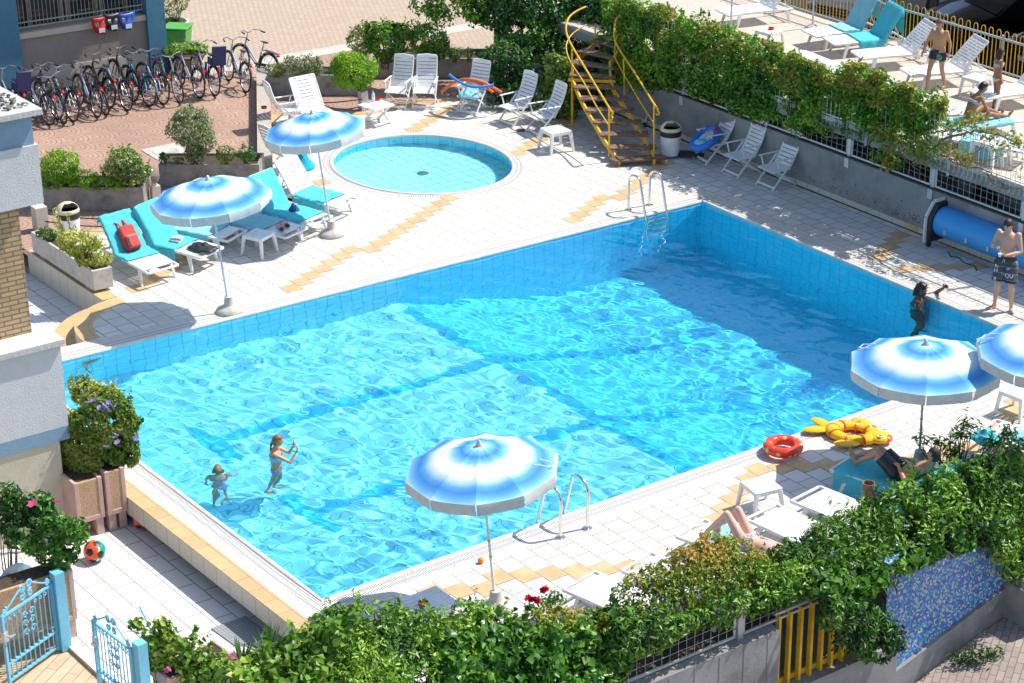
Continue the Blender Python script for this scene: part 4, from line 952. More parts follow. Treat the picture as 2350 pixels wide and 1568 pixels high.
# bottle, ashtrays
M['water bottle'] = pm('clear plastic', (.62, .70, .72), .15, spec=.8); M['green'] = pm('green plastic', (.08, .33, .05), .45, var=.1); M['red'] = pm('red plastic', (.65, .02, .02), .35, var=.08)
bp_ = WT('B', 855, 815, .46); t = thing('water_bottle', 'clear water bottle with green cap on the slatted table', 'bottle', bp_)
b = B(); b.lathe([(.036, 0), (.038, .02), (.038, .17), (.03, .20), (.014, .235), (.014, .25)], 14); obj('bottle_body', b, M['water bottle'], t); b = B(); b.lathe([(.016, .25), (.016, .272)], 12); obj('cap', b, M['green'], t)
b = B(); b.lathe([(.0385, .07), (.0385, .13)], 14, cap=False); obj('label', b, M['plastic'], t)
def make_ash():
    b = B(); b.lathe([(.02, .012), (.055, .012), (.062, .05), (.07, .05), (.065, 0), (.01, 0)], 18); return obj('ashtray', b, M['red'])
a0_ = make_ash(); a0_.location = WT('B', 888, 803, .46); prop(a0_, 'red ashtray next to the water bottle', 'ashtray', 'red ashtrays')
for p, l in ((WT('D', 325, 238, TZ+.42), 'red ashtray on the terrace side table'), (WT('K', 1470, 940, .46), 'red ashtray on the shaded slatted table behind the hedge'), (WT('A', 2115, 870, .47), 'red ashtray on top of the low court wall')):
    c = a0_.copy(); C.objects.link(c); c.location = p; c['label'] = l
# ---------------- lounger placement ----------------
GL = 'white moulded loungers on the pool deck'; GTT = 'slatted loungers on the terrace'
la = lounger('E', 1300, 865, 985, 700, R(52), 'white lounger with turquoise towel and red backpack by the long planter', GL)
lb = lounger('E', 1690, 735, 1310, 640, R(58), 'white lounger with turquoise towel, books and black cloth', GL)
lc = lounger('E', 1890, 600, 1500, 525, 0.0, 'flat white lounger with pale towel left of the small table', GL)
ld = lounger('V', 678, 532, 600, 512, 0.0, 'flat white lounger with pink and black flippers right of the small table', GL)
le = lounger('V', 735, 505, 648, 482, R(58), 'white lounger under turquoise towel with navy cap, behind the near left parasol', GL)
lf = lounger('V', 795, 465, 705, 443, R(55), 'white lounger nearest the wading pool beside the farther left parasol', GL)
lg = lounger('B', 560, 975, 375, 885, R(60), 'white lounger with raised back behind the farther left parasol', GL)
lh = lounger('G', 905, 925, 1240, 1035, R(35), 'white lounger with turquoise towel carrying the man in black shorts', GL)
li = lounger('G', 610, 1175, 900, 1300, 0.0, 'white lounger in the shade beside the rusty pipe', GL)
lj = lounger('G', 255, 1320, 560, 1465, 0.0, 'white sunlit lounger between the small table and the hedge', GL)
lk_ = lounger('L', 1480, 320, 1830, 455, 0.0, 'white lounger carrying the sunbather with bent knees', GL)
ll = lounger('L', 1050, 590, 1370, 720, 0.0, 'white lounger standing on the ochre tile line, half behind the hedge', GL)
lm = lounger('L', 590, 740, 900, 880, 0.0, 'leftmost white lounger behind the hedge near the red roses', GL)
ln = lounger('G', 2060, 640, 2330, 720, 0.2, 'white lounger with crumpled turquoise towel at the right edge behind the hedge', GL)
T = TZ
t1 = lounger('C', 1735, 95, 2010, 62, R(48), 'white slatted lounger at the top of the terrace beside the parasol pole', GTT, 'slat', T)
t0 = lounger('C', 975, 105, 895, 40, R(20), 'white lounger at the far left end of the terrace behind the vine', GTT, 'slat', T)
t2 = lounger('D', 640, 262, 870, 232, R(60), 'white terrace lounger under a pale turquoise towel, left of the pair', GTT, 'slat', T)
t3 = lounger('D', 800, 325, 1100, 298, R(60), 'white terrace lounger under a bright turquoise towel, right of the pair', GTT, 'slat', T)
t4 = lounger('D', 1020, 435, 1390, 405, R(48), 'empty white slatted lounger with wheels left of the walking man', GTT, 'slat', T, True)
t5 = lounger('D', 1420, 575, 1790, 540, R(48), 'empty white slatted lounger right of the walking man', GTT, 'slat', T, True)
t6 = lounger('D', 1990, 752, 2290, 712, R(48), 'white slatted lounger behind the standing girl in the bikini', GTT, 'slat', T, True)
t7 = lounger('D', 2270, 925, 1900, 985, 0.0, 'white lounger carrying the seated woman on the terrace', GTT, 'slat', T)
t8 = lounger('D', 1640, 1050, 1960, 1110, 0.0, 'white lounger with pale towel in front of the seated woman by the railing', GTT, 'slat', T)
t9 = lounger('D', 1900, 880, 1560, 880, 0.0, 'white lounger with turquoise towel and magazine beside the seated woman', GTT, 'slat', T)
t10 = lounger('D', 500, 420, 620, 470, 0.0, 'white lounger mostly hidden behind the vine on the terrace', GTT, 'slat', T)
towel(la, 'turq towel', 'turquoise towel under the red backpack', .33, 1, .82, seed=1, over=.12)
towel(lb, 'turq towel', 'turquoise towel under the two books', .26, 1, 1.15, seed=2, over=.45)
towel(lc, 'pale towel', 'pale turquoise towel on the flat lounger left of the small table', .22, 1, 1.0, y0=.05, seed=3, over=0, wr=.03)
towel(ld, 'pale towel', 'pale turquoise towel beside the pink flippers', .30, 1, .9, seed=4, over=0, wr=.03)
towel(le, 'turq towel', 'turquoise towel draped under the navy cap', .10, 1, 1.05, seed=5, over=.4)
towel(lf, 'turq towel', 'rumpled turquoise towel on the lounger nearest the wading pool', .18, .62, 1.0, seed=6, over=0, wr=.04)
towel(lh, 'turq towel', 'turquoise towel hanging down beneath the man in black shorts', .04, 1, 1.45, y0=.27, seed=7, over=.1)
towel(lk_, 'pale towel', 'pale towel under the sunbather with bent knees', .2, .9, .7, seed=8, over=0)
towel(t2, 'pale towel', 'pale turquoise towel over the left lounger of the terrace pair', .28, 1, .84, seed=9, over=.5, group='turquoise towels on the terrace')
towel(t3, 'turq towel', 'bright turquoise towel over the right lounger of the terrace pair', .22, 1, .98, y0=.05, seed=10, over=.6, group='turquoise towels on the terrace')
towel(t7, 'pale towel', 'pale turquoise towel under the seated woman', .15, .9, .86, seed=11, over=0, group='turquoise towels on the terrace', wr=.03)
towel(t9, 'turq towel', 'turquoise towel seen through the vine behind the magazine', .3, 1, .84, seed=12, over=0, group='turquoise towels on the terrace')
towel(t8, 'pale towel', 'pale towel hanging off the lounger above the red bag', .35, .8, 1.1, y0=.1, seed=13, over=0, group='turquoise towels on the terrace')
def on(pl, x, y=0, z=.37): loc, a, A = pl; return Vector((loc.x+x*math.cos(a)-y*math.sin(a), loc.y+x*math.sin(a)+y*math.cos(a), loc.z+z))
crumple('crumpled_towel', 'crumpled pale turquoise towel heaped under the pool noodles', 'towel', c4[1]+Vector((0, 0, .42))+c4[3]*.05, .30, M['pale towel'], 2, .13, 'crumpled towels')
crumple('crumpled_towel', 'crumpled turquoise towel at the right edge behind the hedge', 'towel', on(ln, -.1, 0, .34), .62, M['pale towel'], 4, .12, 'crumpled towels', .6, ln[1])
crumple('crumpled_towel', 'small bright turquoise towel bunched beside the larger one at the right edge', 'towel', WT('G', 2040, 740, .3), .25, M['turq towel'], 9, .12, 'crumpled towels')
crumple('crumpled_towel', 'bright turquoise towel bunched on the chair by the wading pool', 'towel', W(694, 385, .45), .30, M['deep towel'], 5, .3, 'crumpled towels')
crumple('black_cloth', 'crumpled black cloth on the foot of the lounger with books', 'cloth', on(lb, .70), .30, M['black'], 6, .07, None, .75, lb[1])
crumple('navy_cap', 'small navy cloth cap on the turquoise towel', 'cap', on(le, .15, .05), .12, pm('navy cloth', (.02, .07, .20), .9), 7, .10)
M['foamb'] = pm('blue foam', (.03, .22, .68), .8, var=.06, vs=20); M['foamo'] = pm('orange foam', (.80, .17, .05), .8, var=.06, vs=20); M['foamp'] = pm('pink foam', (.75, .28, .28), .8, var=.05)
def noodle(pts, mat, label):
    b = B(); b.tube(catmull([WT('B', x, y, z) for x, y, z in pts], 6), .033, 10); prop(obj('pool_noodle', b, mat), label, 'pool noodle', 'pool noodles lying across the chair')
noodle([(1462, 598, .92), (1540, 655, .80), (1640, 695, .74), (1740, 695, .74), (1815, 680, .76)], M['foamb'], 'blue pool noodle lying on top')
noodle([(1400, 738, .45), (1470, 680, .66), (1560, 645, .80), (1660, 655, .82), (1740, 690, .74), (1810, 738, .55)], M['foamo'], 'darker orange pool noodle, the nearer one')
noodle([(1420, 725, .48), (1500, 660, .74), (1600, 635, .86), (1720, 655, .84), (1810, 700, .70), (1880, 740, .55)], M['foamo'], 'paler orange pool noodle arching furthest right')
b = B(); b.tube(catmull([WT('E', x, y, .46) for x, y in ((945, 590), (965, 565), (1010, 558), (1070, 572), (1150, 608))], 5), .03, 8); prop(obj('pool_noodle', b, M['foamp']), 'pink foam ring piece on the side table by the red backpack', 'pool noodle')
def book(loc, rz, label, c):
    t = thing('book', label, 'book', loc, rz, 'books on the turquoise towel'); b = B(); b.box(-.11, -.075, .003, .11, .072, .032); obj('pages', b, M['plastic'], t); b = B(); b.box(-.112, -.078, 0, .112, .078, .0028); b.box(-.112, -.078, .0322, .112, .078, .036); b.box(-.112, -.080, 0, .112, -.0782, .036)
    obj('cover', b, c, t, smooth=False)
cv = pm('printed cover', (.42, .44, .46), .4, var=.7, vs=60)
book(on(lb, .02, .0, .375), lb[1]+.1, 'lower paperback book of the two on the towel', cv); book(on(lb, .0, .05, .412), lb[1]+.3, 'upper paperback book of the two on the towel', cv)
t = thing('flipper', 'pink and black swim flipper on the flat lounger', 'flipper', on(ld, .55, .12), ld[1]+2.6, 'flippers'); b = B(); b.prism([(-.05,-.05),(.16,-.09),(.17,.09),(-.05,.05)], 0, .015); obj('blade', b, M['foamp'], t); b = B(); b.ell((-.11, 0, .03), (.09, .045, .035)); obj('foot_pocket', b, M['black'], t)
d_ = Dup(t); d_.used = True; d_.put(on(ld, .6, -.08), ld[1]+2.4, 'second pink and black flipper nearer the lounger foot', 'flippers')
# backpack
M['redc'] = pm('red backpack cloth', (.55, .04, .035), .7, var=.15, bump=.3); M['greyc'] = pm('grey backpack cloth', (.22, .22, .24), .8)
A_ = la[2]; nrm = on(la, -.25, 0, .345); 
t = thing('backpack', 'red and grey backpack leaning on the turquoise towel', 'backpack', on(la, -.38, .02, .52), la[1]); t.scale = (1.12,)*3; ry = -(PI/2-A_)+PI/2
Rm = Matrix.Rotation(-(A_), 4, 'Y') if False else Matrix.Rotation(A_, 4, 'Y')
def bpart(nm, f, mat, **k): b = B(); b.M = Rm; f(b); return obj(nm, b, mat, t, **k)
bpart('main_bag', lambda b: b.box(-.24, -.15, .03, .22, .15, .17), M['redc'], bev=.05); bpart('front_pocket', lambda b: b.box(-.04, -.11, .165, .20, .11, .22), M['greyc'], bev=.03)
bpart('pocket_flap', lambda b: b.box(.0, -.09, .215, .19, .09, .235), M['redc'], bev=.01)
bpart('strap', lambda b: b.tube([(-.22, -.06, .10), (-.32, -.08, .06), (-.36, -.12, .02), (-.30, -.17, .02)], .02, 6, sx=.4), M['redc']); bpart('strap', lambda b: b.tube([(-.22, .06, .10), (-.34, .05, .05), (-.42, .04, .0)], .02, 6, sx=.4), M['redc'])
# ---------------- parasols ----------------
m, nt, bs = nmat('ombre parasol cloth'); lk = nt.links.new; u = nt.nodes.new('ShaderNodeUVMap'); sp = nt.nodes.new('ShaderNodeSeparateXYZ'); lk(u.outputs[0], sp.inputs[0])
WH, BL, LB = (.80, .81, .80), (.065, .27, .68), (.20, .56, .82)
cc = ramp(nt, sp.outputs[0], [(0, WH), (.075, (.5, .68, .8)), (.13, LB), (.24, BL), (.35, LB), (.44, WH), (.60, WH), (.68, (.45, .66, .82)), (.75, (.13, .40, .78)), (.83, BL), (.90, (.13, .40, .78)), (.955, LB), (1, (.55, .72, .80))])
n1 = nd(nt, 'ShaderNodeTexNoise', Scale=30); lk(u.outputs[0], n1.inputs['Vector']); mu = nt.nodes.new('ShaderNodeMixRGB'); mu.blend_type = 'MULTIPLY'; mu.inputs[0].default_value = 1; lk(cc, mu.inputs[1]); lk(ramp(nt, n1.outputs['Fac'], [(.3, (.93,)*3), (.7, (1,)*3)]), mu.inputs[2])
lk(mu.outputs[0], bs.inputs['Base Color']); bs.inputs['Roughness'].default_value = .8; bs.inputs['Specular IOR Level'].default_value = .2
tr = nt.nodes.new('ShaderNodeBsdfTranslucent'); lk(mu.outputs[0], tr.inputs[0]); ms = nt.nodes.new('ShaderNodeMixShader'); ms.inputs[0].default_value = .18; lk(bs.outputs[0], ms.inputs[1]); lk(tr.outputs[0], ms.inputs[2]); lk(ms.outputs[0], nt.nodes['Material Output'].inputs[0])
M['parasol'] = m; M['valance'] = pm('parasol valance', (.66, .66, .63), .8, var=.08, vs=8, transl=.2); M['polew'] = pm('painted pole', (.62, .70, .72), .4, .2, dirt=(.5, .45, .35), ds=6)
def parasol(base, apex, rad, label, rot=0, drop=.33, poley='polew', knot=None):
    base = Vector(base); t = thing('parasol', label, 'parasol', base, 0, 'blue and white ombre parasols'); ax = (apex-base); H = ax.length; q = Vector((0, 0, 1)).rotation_difference(ax.normalized()).to_matrix().to_4x4(); N = 10
    b = B(); b.lathe([(.0, 0), (.245, 0), (.255, .035), (.24, .07), (.19, .10), (.12, .13), (.095, .16), (.08, .27), (.075, .31), (.05, .315), (.0, .315)], 28, cap=False); obj('base', b, M['concl'], t)
    b = B(); b.M = q; b.tube([(0, 0, .2), (0, 0, H-.05)], .019, 10); obj('pole', b, M[poley], t)
    b = B(); b.M = q; b.lathe([(.024, 1.08), (.024, 1.11)], 10); b.lathe([(.024, .84), (.024, .86)], 10); b.lathe([(.03, H-.62), (.04, H-.60), (.04, H-.53), (.03, H-.52)], 10); obj('collar', b, M['yellow'] if poley != 'polew' else M['metal'], t)
    def zc(r_): return H-drop*(.35*r_+.65*r_**1.7)
    b = B(); b.M = q; b.uv = []; nr, na = 16, 8; rows = []
    for i in range(nr+1):
        f = max(.02, i/nr); row = []
        for k in range(N*na):
            w_ = (k % na)/na; a = rot+2*PI*(k//na+w_)/N; d = 2*PI/N*(w_-.5)
            rr = f*rad*math.cos(PI/N)/math.cos(d)*(1-.012*math.sin(PI*w_)*f); sag = .026*math.sin(PI*w_)*f*(1-f*.2)+.010*noise.noise(Vector((a*5, f*6, base.x)))+.006*noise.noise(Vector((a*17, f*14, base.y)))*f
            fe = f*math.cos(PI/N)/math.cos(d)
            row.append((rr*math.cos(a), rr*math.sin(a), zc(f)-sag)); b.uv.append((min(1, fe/.97), w_))
        rows.append(row)
    b.grid(rows, wrap=True); can = obj('canopy', b, M['parasol'], t, ang_=7)
    for k in range(N):
        b = B(); b.M = q; P_ = []
        for j in range(9):
            w_ = .01+.98*j/8; a = rot+2*PI*(k+w_)/N; d = 2*PI/N*(w_-.5); rr = rad*math.cos(PI/N)/math.cos(d)*(1-.012*math.sin(PI*w_)); z = zc(1)-.026*.8*math.sin(PI*w_); wv = .012*noise.noise(Vector((k*3.1+j*.7, base.x, 2))); wv2 = .02*noise.noise(Vector((k*1.7+j*1.1, base.y, 4)))
            P_.append([((rr)*math.cos(a), (rr)*math.sin(a), z), ((rr+.012+wv)*math.cos(a), (rr+.012+wv)*math.sin(a), z-.08), ((rr-.005+wv2)*math.cos(a), (rr-.005+wv2)*math.sin(a), z-.165+wv*.6)])
        b.grid(P_); obj('valance_flap', b, M['valance'], can, ang_=80)
    for k in range(N):
        a = rot+2*PI*k/N; b = B(); b.M = q; b.tube([(rad*f*math.cos(a), rad*f*math.sin(a), zc(f)-.012) for f in (.03, .3, .6, .85, .98)], .005, 4); b.tube([(0, 0, H-.56), (rad*.5*math.cos(a), rad*.5*math.sin(a), zc(.5)-.015)], .004, 4); obj('rib', b, M['metal'], t)
    b = B(); b.M = q; b.lathe([(.045, H-.012), (.05, H+.01), (.035, H+.035), (.028, H+.06), (.012, H+.078), (.0, H+.08)], 14, cap=False); obj('finial', b, M['metal'], t)
    if knot is not None:
        a = knot; b = B(); b.M = q; r1 = rad*.93
        for da, l_ in ((.02, .18), (-.05, .22)): b.tube([(r1*math.cos(a), r1*math.sin(a), zc(.93)+.01), (r1*.97*math.cos(a+da*2), r1*.97*math.sin(a+da*2), zc(.9)+.03), ((r1-l_)*math.cos(a+da*3), (r1-l_)*math.sin(a+da*3), zc(.8)+.02)], .009, 5)
        obj('tie_cord', b, M['plastic'], t)
    return t
def umb(bx, by, ax, ay, wpx, label, **k):
    base = W(bx, by); best = min((( (W(ax, ay, z)-base).xy.length, z) for z in [1.9+.02*i for i in range(60)])); z = best[1]; apex = W(ax, ay, z); dep_ = (Vector((0,0,CAMH))-apex).length
    rad = wpx*dep_/FV/2; return parasol(base, apex, rad/.985, label, **k)
umb(527, 716, 477, 412, 272, 'blue and white parasol on the left, standing at the pool edge', rot=.1)
umb(762, 540, 716, 260, 232, 'blue and white parasol beside the wading pool', rot=.3)
umb(1138, 1400, 1100, 1022, 357, 'large blue and white parasol in front of the near pool ladder', rot=.25, poley='plastic', knot=-.2)
_b4 = W(2108, 1075); umb(2108, 1075, 2125, 790, 340, 'blue and white parasol above the yellow fish float', rot=.15, poley='metal', knot=2.6)
_a5 = W(2425, 758, 2.5); parasol(Vector((_a5.x+.02, _a5.y, 0)), _a5, 1.17, 'parasol cut off by the right edge, above the deck corner', rot=.2, knot=2.8)
# ---------------- ladders ----------------
def ladder(name, label, p1, p2, inward, H=.72):
    """two arched rails; p1, p2 deck feet; inward unit vector to the water"""
    p1, p2, n = Vector(p1), Vector(p2), Vector(inward); c = (p1+p2)/2; t = thing(name, label, 'ladder', c, 0, 'pool ladders')
    L = .62
    for p in (p1, p2):
        q = p-c; b = B(); pts = [q+Vector((0, 0, .0)), q+Vector((0, 0, H-.18))]+[q+n*(.21-.21*math.cos(PI*i/8))+Vector((0, 0, H-.18+.18*math.sin(PI*i/8))) for i in range(1, 7)]
        pts += [q+n*L*.82+Vector((0, 0, .18)), q+n*L+Vector((0, 0, -.15)), q+n*(L+.02)+Vector((0, 0, -1.1))]
        b.tube(pts, .026, 10); o = obj('rail', b, M['steel'], t); o.cycles.is_caustics_receiver = True
        b = B(); b.lathe([(.075, 0), (.075, .012), (.04, .022), (.03, .022)], 16, c=q); obj('flange', b, M['steel'], t)
    for z in (-.15, -.42, -.69, -.96):
        b = B(); b.obox(p1-c+n*(L+.01)+Vector((0, 0, z)), p2-c+n*(L+.01)+Vector((0, 0, z)), .09, .03); o = obj('rung', b, M['steel'], t); o.cycles.is_caustics_receiver = True
a_, c_ = D(3.85, 9.50), D(4.36, 9.50); nI = (D(4.1, 8.5)-D(4.1, 9.5)).normalized(); ladder('pool_ladder', 'steel pool ladder behind the near parasol', WT('N', 1500, 1105), WT('N', 1715, 1030), nI, .78)
nO = (D(12.9, .5)-D(12.9, -.5)).normalized(); ladder('pool_ladder', 'steel pool ladder at the far side below the yellow stair', WT('M', 975, 615), WT('M', 1143, 577), nO, .80)
# ---------------- bicycles ----------------
M['tyre'] = pm('tyre rubber', (.03, .028, .025), .8, var=.2); M['silver'] = pm('silver bicycle paint', (.55, .57, .60), .3, .7, var=.06); M['skyb'] = pm('light blue bicycle paint', (.12, .34, .50), .35, .3); M['darkb'] = pm('black bicycle paint', (.02, .02, .025), .35, .2)
M['chrome'] = pm('bright metal', (.70, .70, .70), .2, 1); M['orange'] = pm('orange plastic', (.85, .25, .02), .4)
def circ(r, n, cx=0, cz=0): return [(cx+r*math.cos(2*PI*i/n), 0, cz+r*math.sin(2*PI*i/n)) for i in range(n)]
def make_bike(fm, kind='city', extra=None):
    t = thing('bicycle', 'x', 'bicycle'); WB, WR = 1.08, .335
    for wx in (0, WB):
        b = B(); b.tube([(x+wx, y, z+WR+.012) for x, y, z in circ(WR, 30)], .019, 7, closed=True); w_ = obj('wheel', b, M['tyre'], t)
        b = B(); b.tube([(x+wx, y, z+WR+.012) for x, y, z in circ(WR-.028, 30)], .010, 6, closed=True); b.tube([(wx, -.04, WR+.012), (wx, .04, WR+.012)], .018, 8); obj('rim', b, M['chrome'], w_)
        b = B()
        for i in range(18): a = 2*PI*i/18; b.tube([(wx+.015*math.cos(a), .02*(-1)**i, WR+.012+.015*math.sin(a)), (wx+(WR-.03)*math.cos(a+.2), 0, WR+.012+(WR-.03)*math.sin(a+.2))], .0026, 3)
        obj('spokes', b, M['chrome'], w_)
    for wx, a0, a1 in ((0, 10, 170), (WB, 20, 150)):
        if kind == 'race': break
        b = B(); b.tube([(wx+(WR+.035)*math.cos(R(a0+(a1-a0)*i/12)), 0, WR+.012+(WR+.035)*math.sin(R(a0+(a1-a0)*i/12))) for i in range(13)], .024, 6, sx=.5); obj('mudguard', b, fm if kind != 'city' else M['darkb'], t)
    A_ = (0, 0, WR); BB = (.44, 0, .30); ST2 = (.27, 0, .80); HT = (.90, 0, .86); HB_ = (.955, 0, .66); F_ = (WB, 0, WR)
    b = B()
    if kind == 'race': tubes = [((.30, 0, .82), HT, .015), (BB, HB_, .018), (BB, (.28, 0, .86), .015)]
    else: tubes = [(BB, ST2, .017), ((.42, 0, .36), (.93, 0, .76), .021), (BB, HB_, .019)]
    for p, q, r_ in tubes: b.tube([p, q], r_, 8)
    for y in (-.05, .05): b.tube([(0, y, WR), (.43, y*.5, .30)], .010, 6); b.tube([(0, y, WR), (.30, y*.4, .72)], .009, 6); b.tube([F_[:1]+(y,)+F_[2:], (.965, y*.7, .62), (.955, 0, .66)], .012, 6)
    b.tube([HB_, HT, (.885, 0, .92)], .021, 8); obj('frame', b, fm, t)
    b = B(); b.tube([(.885, 0, .90), (.86, 0, 1.03)], .014, 7)
    if kind == 'race': b.tube([(.93, -.20, .84), (1.02, -.20, .92), (1.0, -.20, 1.0), (.92, -.20, 1.02), (.87, -.1, 1.02), (.86, 0, 1.02), (.87, .1, 1.02), (.92, .20, 1.02), (1.0, .20, 1.0), (1.02, .20, .92), (.93, .20, .84)], .012, 7)
    else: b.tube([(.66, -.29, 1.06), (.78, -.27, 1.08), (.86, -.16, 1.09), (.86, -.03, 1.03), (.86, .03, 1.03), (.86, .16, 1.09), (.78, .27, 1.08), (.66, .29, 1.06)], .012, 7)
    hb = obj('handlebar', b, M['chrome'] if kind != 'race' else M['black'], t)
    if kind != 'race':
        for s_ in (-1, 1): b = B(); b.tube([(.60, s_*.30, 1.055), (.72, s_*.28, 1.07)], .018, 7); obj('grip', b, M['black'], hb)
    b = B(); b.tube([(.27, 0, .78), (.245, 0, .90)], .012, 7); obj('seat_post', b, M['chrome'], t)
    b = B(); b.add([(.10, -.10, .93), (.10, .10, .93), (.22, .085, .935), (.30, .04, .93), (.40, .02, .92), (.40, -.02, .92), (.30, -.04, .93), (.22, -.085, .935), (.12, -.085, .88), (.12, .085, .88), (.24, .05, .90), (.38, .015, .90), (.38, -.015, .90), (.24, -.05, .90)],
        [(0,7,2,1), (7,6,3,2), (6,5,4,3), (8,9,10,13), (13,10,11,12), (0,1,9,8), (1,2,10,9), (2,3,10), (3,4,11,10), (4,5,12,11), (5,6,13,12), (6,7,13), (7,0,8,13)]); obj('saddle', b, M['black'], t, sub=1, ang_=80)
    b = B(); b.lathe([(.085, -.006), (.085, .006)], 18); b.M = Matrix(); b.v = [(.44+x, -.05+z, .30+y) for x, y, z in b.v]
    for s_, dx in ((-1, .15), (1, -.15)): b.obox((.44, s_*.06, .30), (.44+dx*.7, s_*.09, .30-dx*.7), .02, .02); b.box(.44+dx*.7-.04, s_*.09, .29-dx*.7, .44+dx*.7+.04, s_*.09+s_*.08, .31-dx*.7)
    obj('crank_and_pedals', b, M['black'], t)
    if kind != 'race':
        b = B()
        for y in (-.06, -.02, .02, .06): b.obox((-.28, y, .72), (.22, y, .74), .008, .008)
        for x in (-.28, -.1, .08, .2): b.obox((x, -.06, .725), (x, .06, .725), .008, .008)
        for y in (-.06, .06): b.tube([(-.2, y, .72), (-.02, y, WR)], .005, 5)
        obj('luggage_rack', b, M['black'], t); b = B(); b.box(-.32, -.04, .66, -.28, .04, .71); b.box(-.30, -.018, .70, -.26, .018, .74); obj('rear_light', b, M['red'], t, bev=.008)
        b = B(); b.ell((.20*0+.12, .012, WR-.15), (.02, .006, .03)); b.ell((WB-.12, .012, WR+.18), (.02, .006, .03)); obj('reflector', b, M['orange'], t)
        b = B(); b.obox((.44, -.06, .355), (.02, -.06, .375), .012, .07); obj('chain_guard', b, fm if kind == 'blue' else M['black'], t)
    if extra == 'basket':
        b = B()
        for z, s_ in ((.80, .8), (.90, .9), (1.0, 1)): b.tube([(1.08+.13*s_*x, .17*s_*y, z) for x, y in ((-1,-1),(1,-1),(1,1),(-1,1))], .006, 4, closed=True)
        for i in range(20):
            a = 2*PI*i/20; x, y = max(-1, min(1, 1.4*math.cos(a))), max(-1, min(1, 1.4*math.sin(a))); b.tube([(1.08+.104*x, .136*y, .80), (1.08+.13*x, .17*y, 1.0)], .003, 3)
        obj('basket', b, M['black'], t)
    if extra == 'childseat':
        nb = pm('navy child seat', (.02, .025, .10), .45); b = B(); b.box(-.26, -.16, .76, .06, .16, .80); b.box(-.30, -.17, .78, -.25, .17, 1.22)
        for s_ in (-1, 1): b.box(-.26, s_*.17-.012, .78, -.02, s_*.17+.012, .95); b.box(.0, s_*.19-.02, .42, .08, s_*.19+.02, .80)
        obj('child_seat', b, nb, t, bev=.02)
    return t
BK = {'s': Dup(make_bike(M['silver'])), 'b': Dup(make_bike(M['skyb'], 'blue')), 'r': Dup(make_bike(M['darkb'], 'race')), 'k': Dup(make_bike(M['silver'], 'city', 'basket')), 'c': Dup(make_bike(M['silver'], 'city', 'childseat')), 'd': Dup(make_bike(M['darkb'], 'dark'))}
BL_ = [('c', (150, 985), 0, 'leftmost bicycle, cut off by the photo edge, with a child seat'), ('s', (385, 1003), 0, 'silver city bicycle second from the left'), ('d', (455, 960), 0, 'dark city bicycle between the second silver one and the wire basket'), ('k', (498, 985), 1, 'silver bicycle with wire basket facing outwards'),
    ('s', (577, 975), 0, 'silver bicycle right of the one with the wire basket'), ('s', (772, 940), 0, 'silver bicycle in front of the black racing bicycle'), ('r', (838, 915), 1, 'black racing bicycle with drop handlebars'),
    ('s', (1012, 888), 0, 'silver bicycle left of the light blue one'), ('b', (1187, 853), 0, 'light blue bicycle in the middle of the row'), ('s', (1300, 838), 0, 'silver bicycle right of the light blue one'), ('s', (1428, 818), 1, 'silver bicycle facing outwards near the terracotta pots'),
    ('s', (1592, 785), 0, 'silver bicycle left of the one with the navy child seat'), ('c', (1715, 768), 0, 'silver bicycle with navy child seat on its rack'), ('s', (1962, 740), 0, 'silver bicycle second from the right end of the row'), ('s', (2150, 665), 2, 'rightmost silver bicycle behind the low wall'),
    ('d', (930, 905), 3, 'dark bicycle squeezed in behind the silver one left of centre'), ('d', (1120, 850), 3, 'dark bicycle behind the light blue one')]
rg = random.Random(11)
for i, (k, (x, y), mode, lab) in enumerate(BL_):
    p = WT('A', x, y); q = WT('A', x-156-(40 if mode == 2 else 0), y-92+(30 if mode == 2 else 0)); a = ang(p, q)+rg.uniform(-.06, .06)
    if mode == 1: loc = p+Vector((math.cos(a), math.sin(a), 0))*1.08; a += PI
    elif mode == 3: loc = WT('A', x-60, y-40)
    else: loc = p
    o = BK[k].put(loc, a, lab, 'bicycles parked along the blue building', 1.06); o.rotation_euler = (R(rg.uniform(3, 9)), 0, a)
# ---------------- child seats hanging on the window bars ----------------
for x, y, c, nm in ((798, 205, (.50, .02, .02), 'red'), (897, 180, (.015, .015, .02), 'black'), (1012, 172, (.02, .10, .50), 'blue')):
    w_ = zt(*px('A', x, y), UT+.16); t = thing('child_bike_seat', nm+' child bicycle seat hanging from the window bars', 'child seat', w_, SDIR, 'child bicycle seats hanging below the window'); mt = pm(nm+' seat shell', c, .35)
    b = B(); P_ = []
    for i in range(9):
        f = i/8; z = .20-.40*f; hw = .24*(1-.35*f) if f < .7 else .18*(1-(f-.7)*1.2); P_.append([(hw*u, -.02-.09*(1-u*u)*(.4+f), z+.03*abs(u)) for u in (-1, -.6, -.25, .25, .6, 1)])
    b.grid(P_); b.f = [f for i, f in enumerate(b.f) if i % 5 not in (1, 3) or i//5 not in (2, 3)]; b.m = [0]*len(b.f); obj('seat_shell', b, mt, t, solid=.015, ang_=80)
    b = B(); b.box(-.08, -.135, -.15, .08, -.125, -.04); obj('seat_pad_print', b, M['plastic'], t, smooth=False)
    b = B(); b.tube([(-.03, 0, .18), (-.05, .03, .34), (-.0, .06, .42), (.03, .05, .36)], .006, 5); obj('hook', b, M['black'], t)
    b = B(); b.tube([(.08, -.06, -.10), (.16, -.05, -.22), (.14, -.05, -.34)], .012, 5, sx=.3); obj('strap', b, M['yellow'], t)
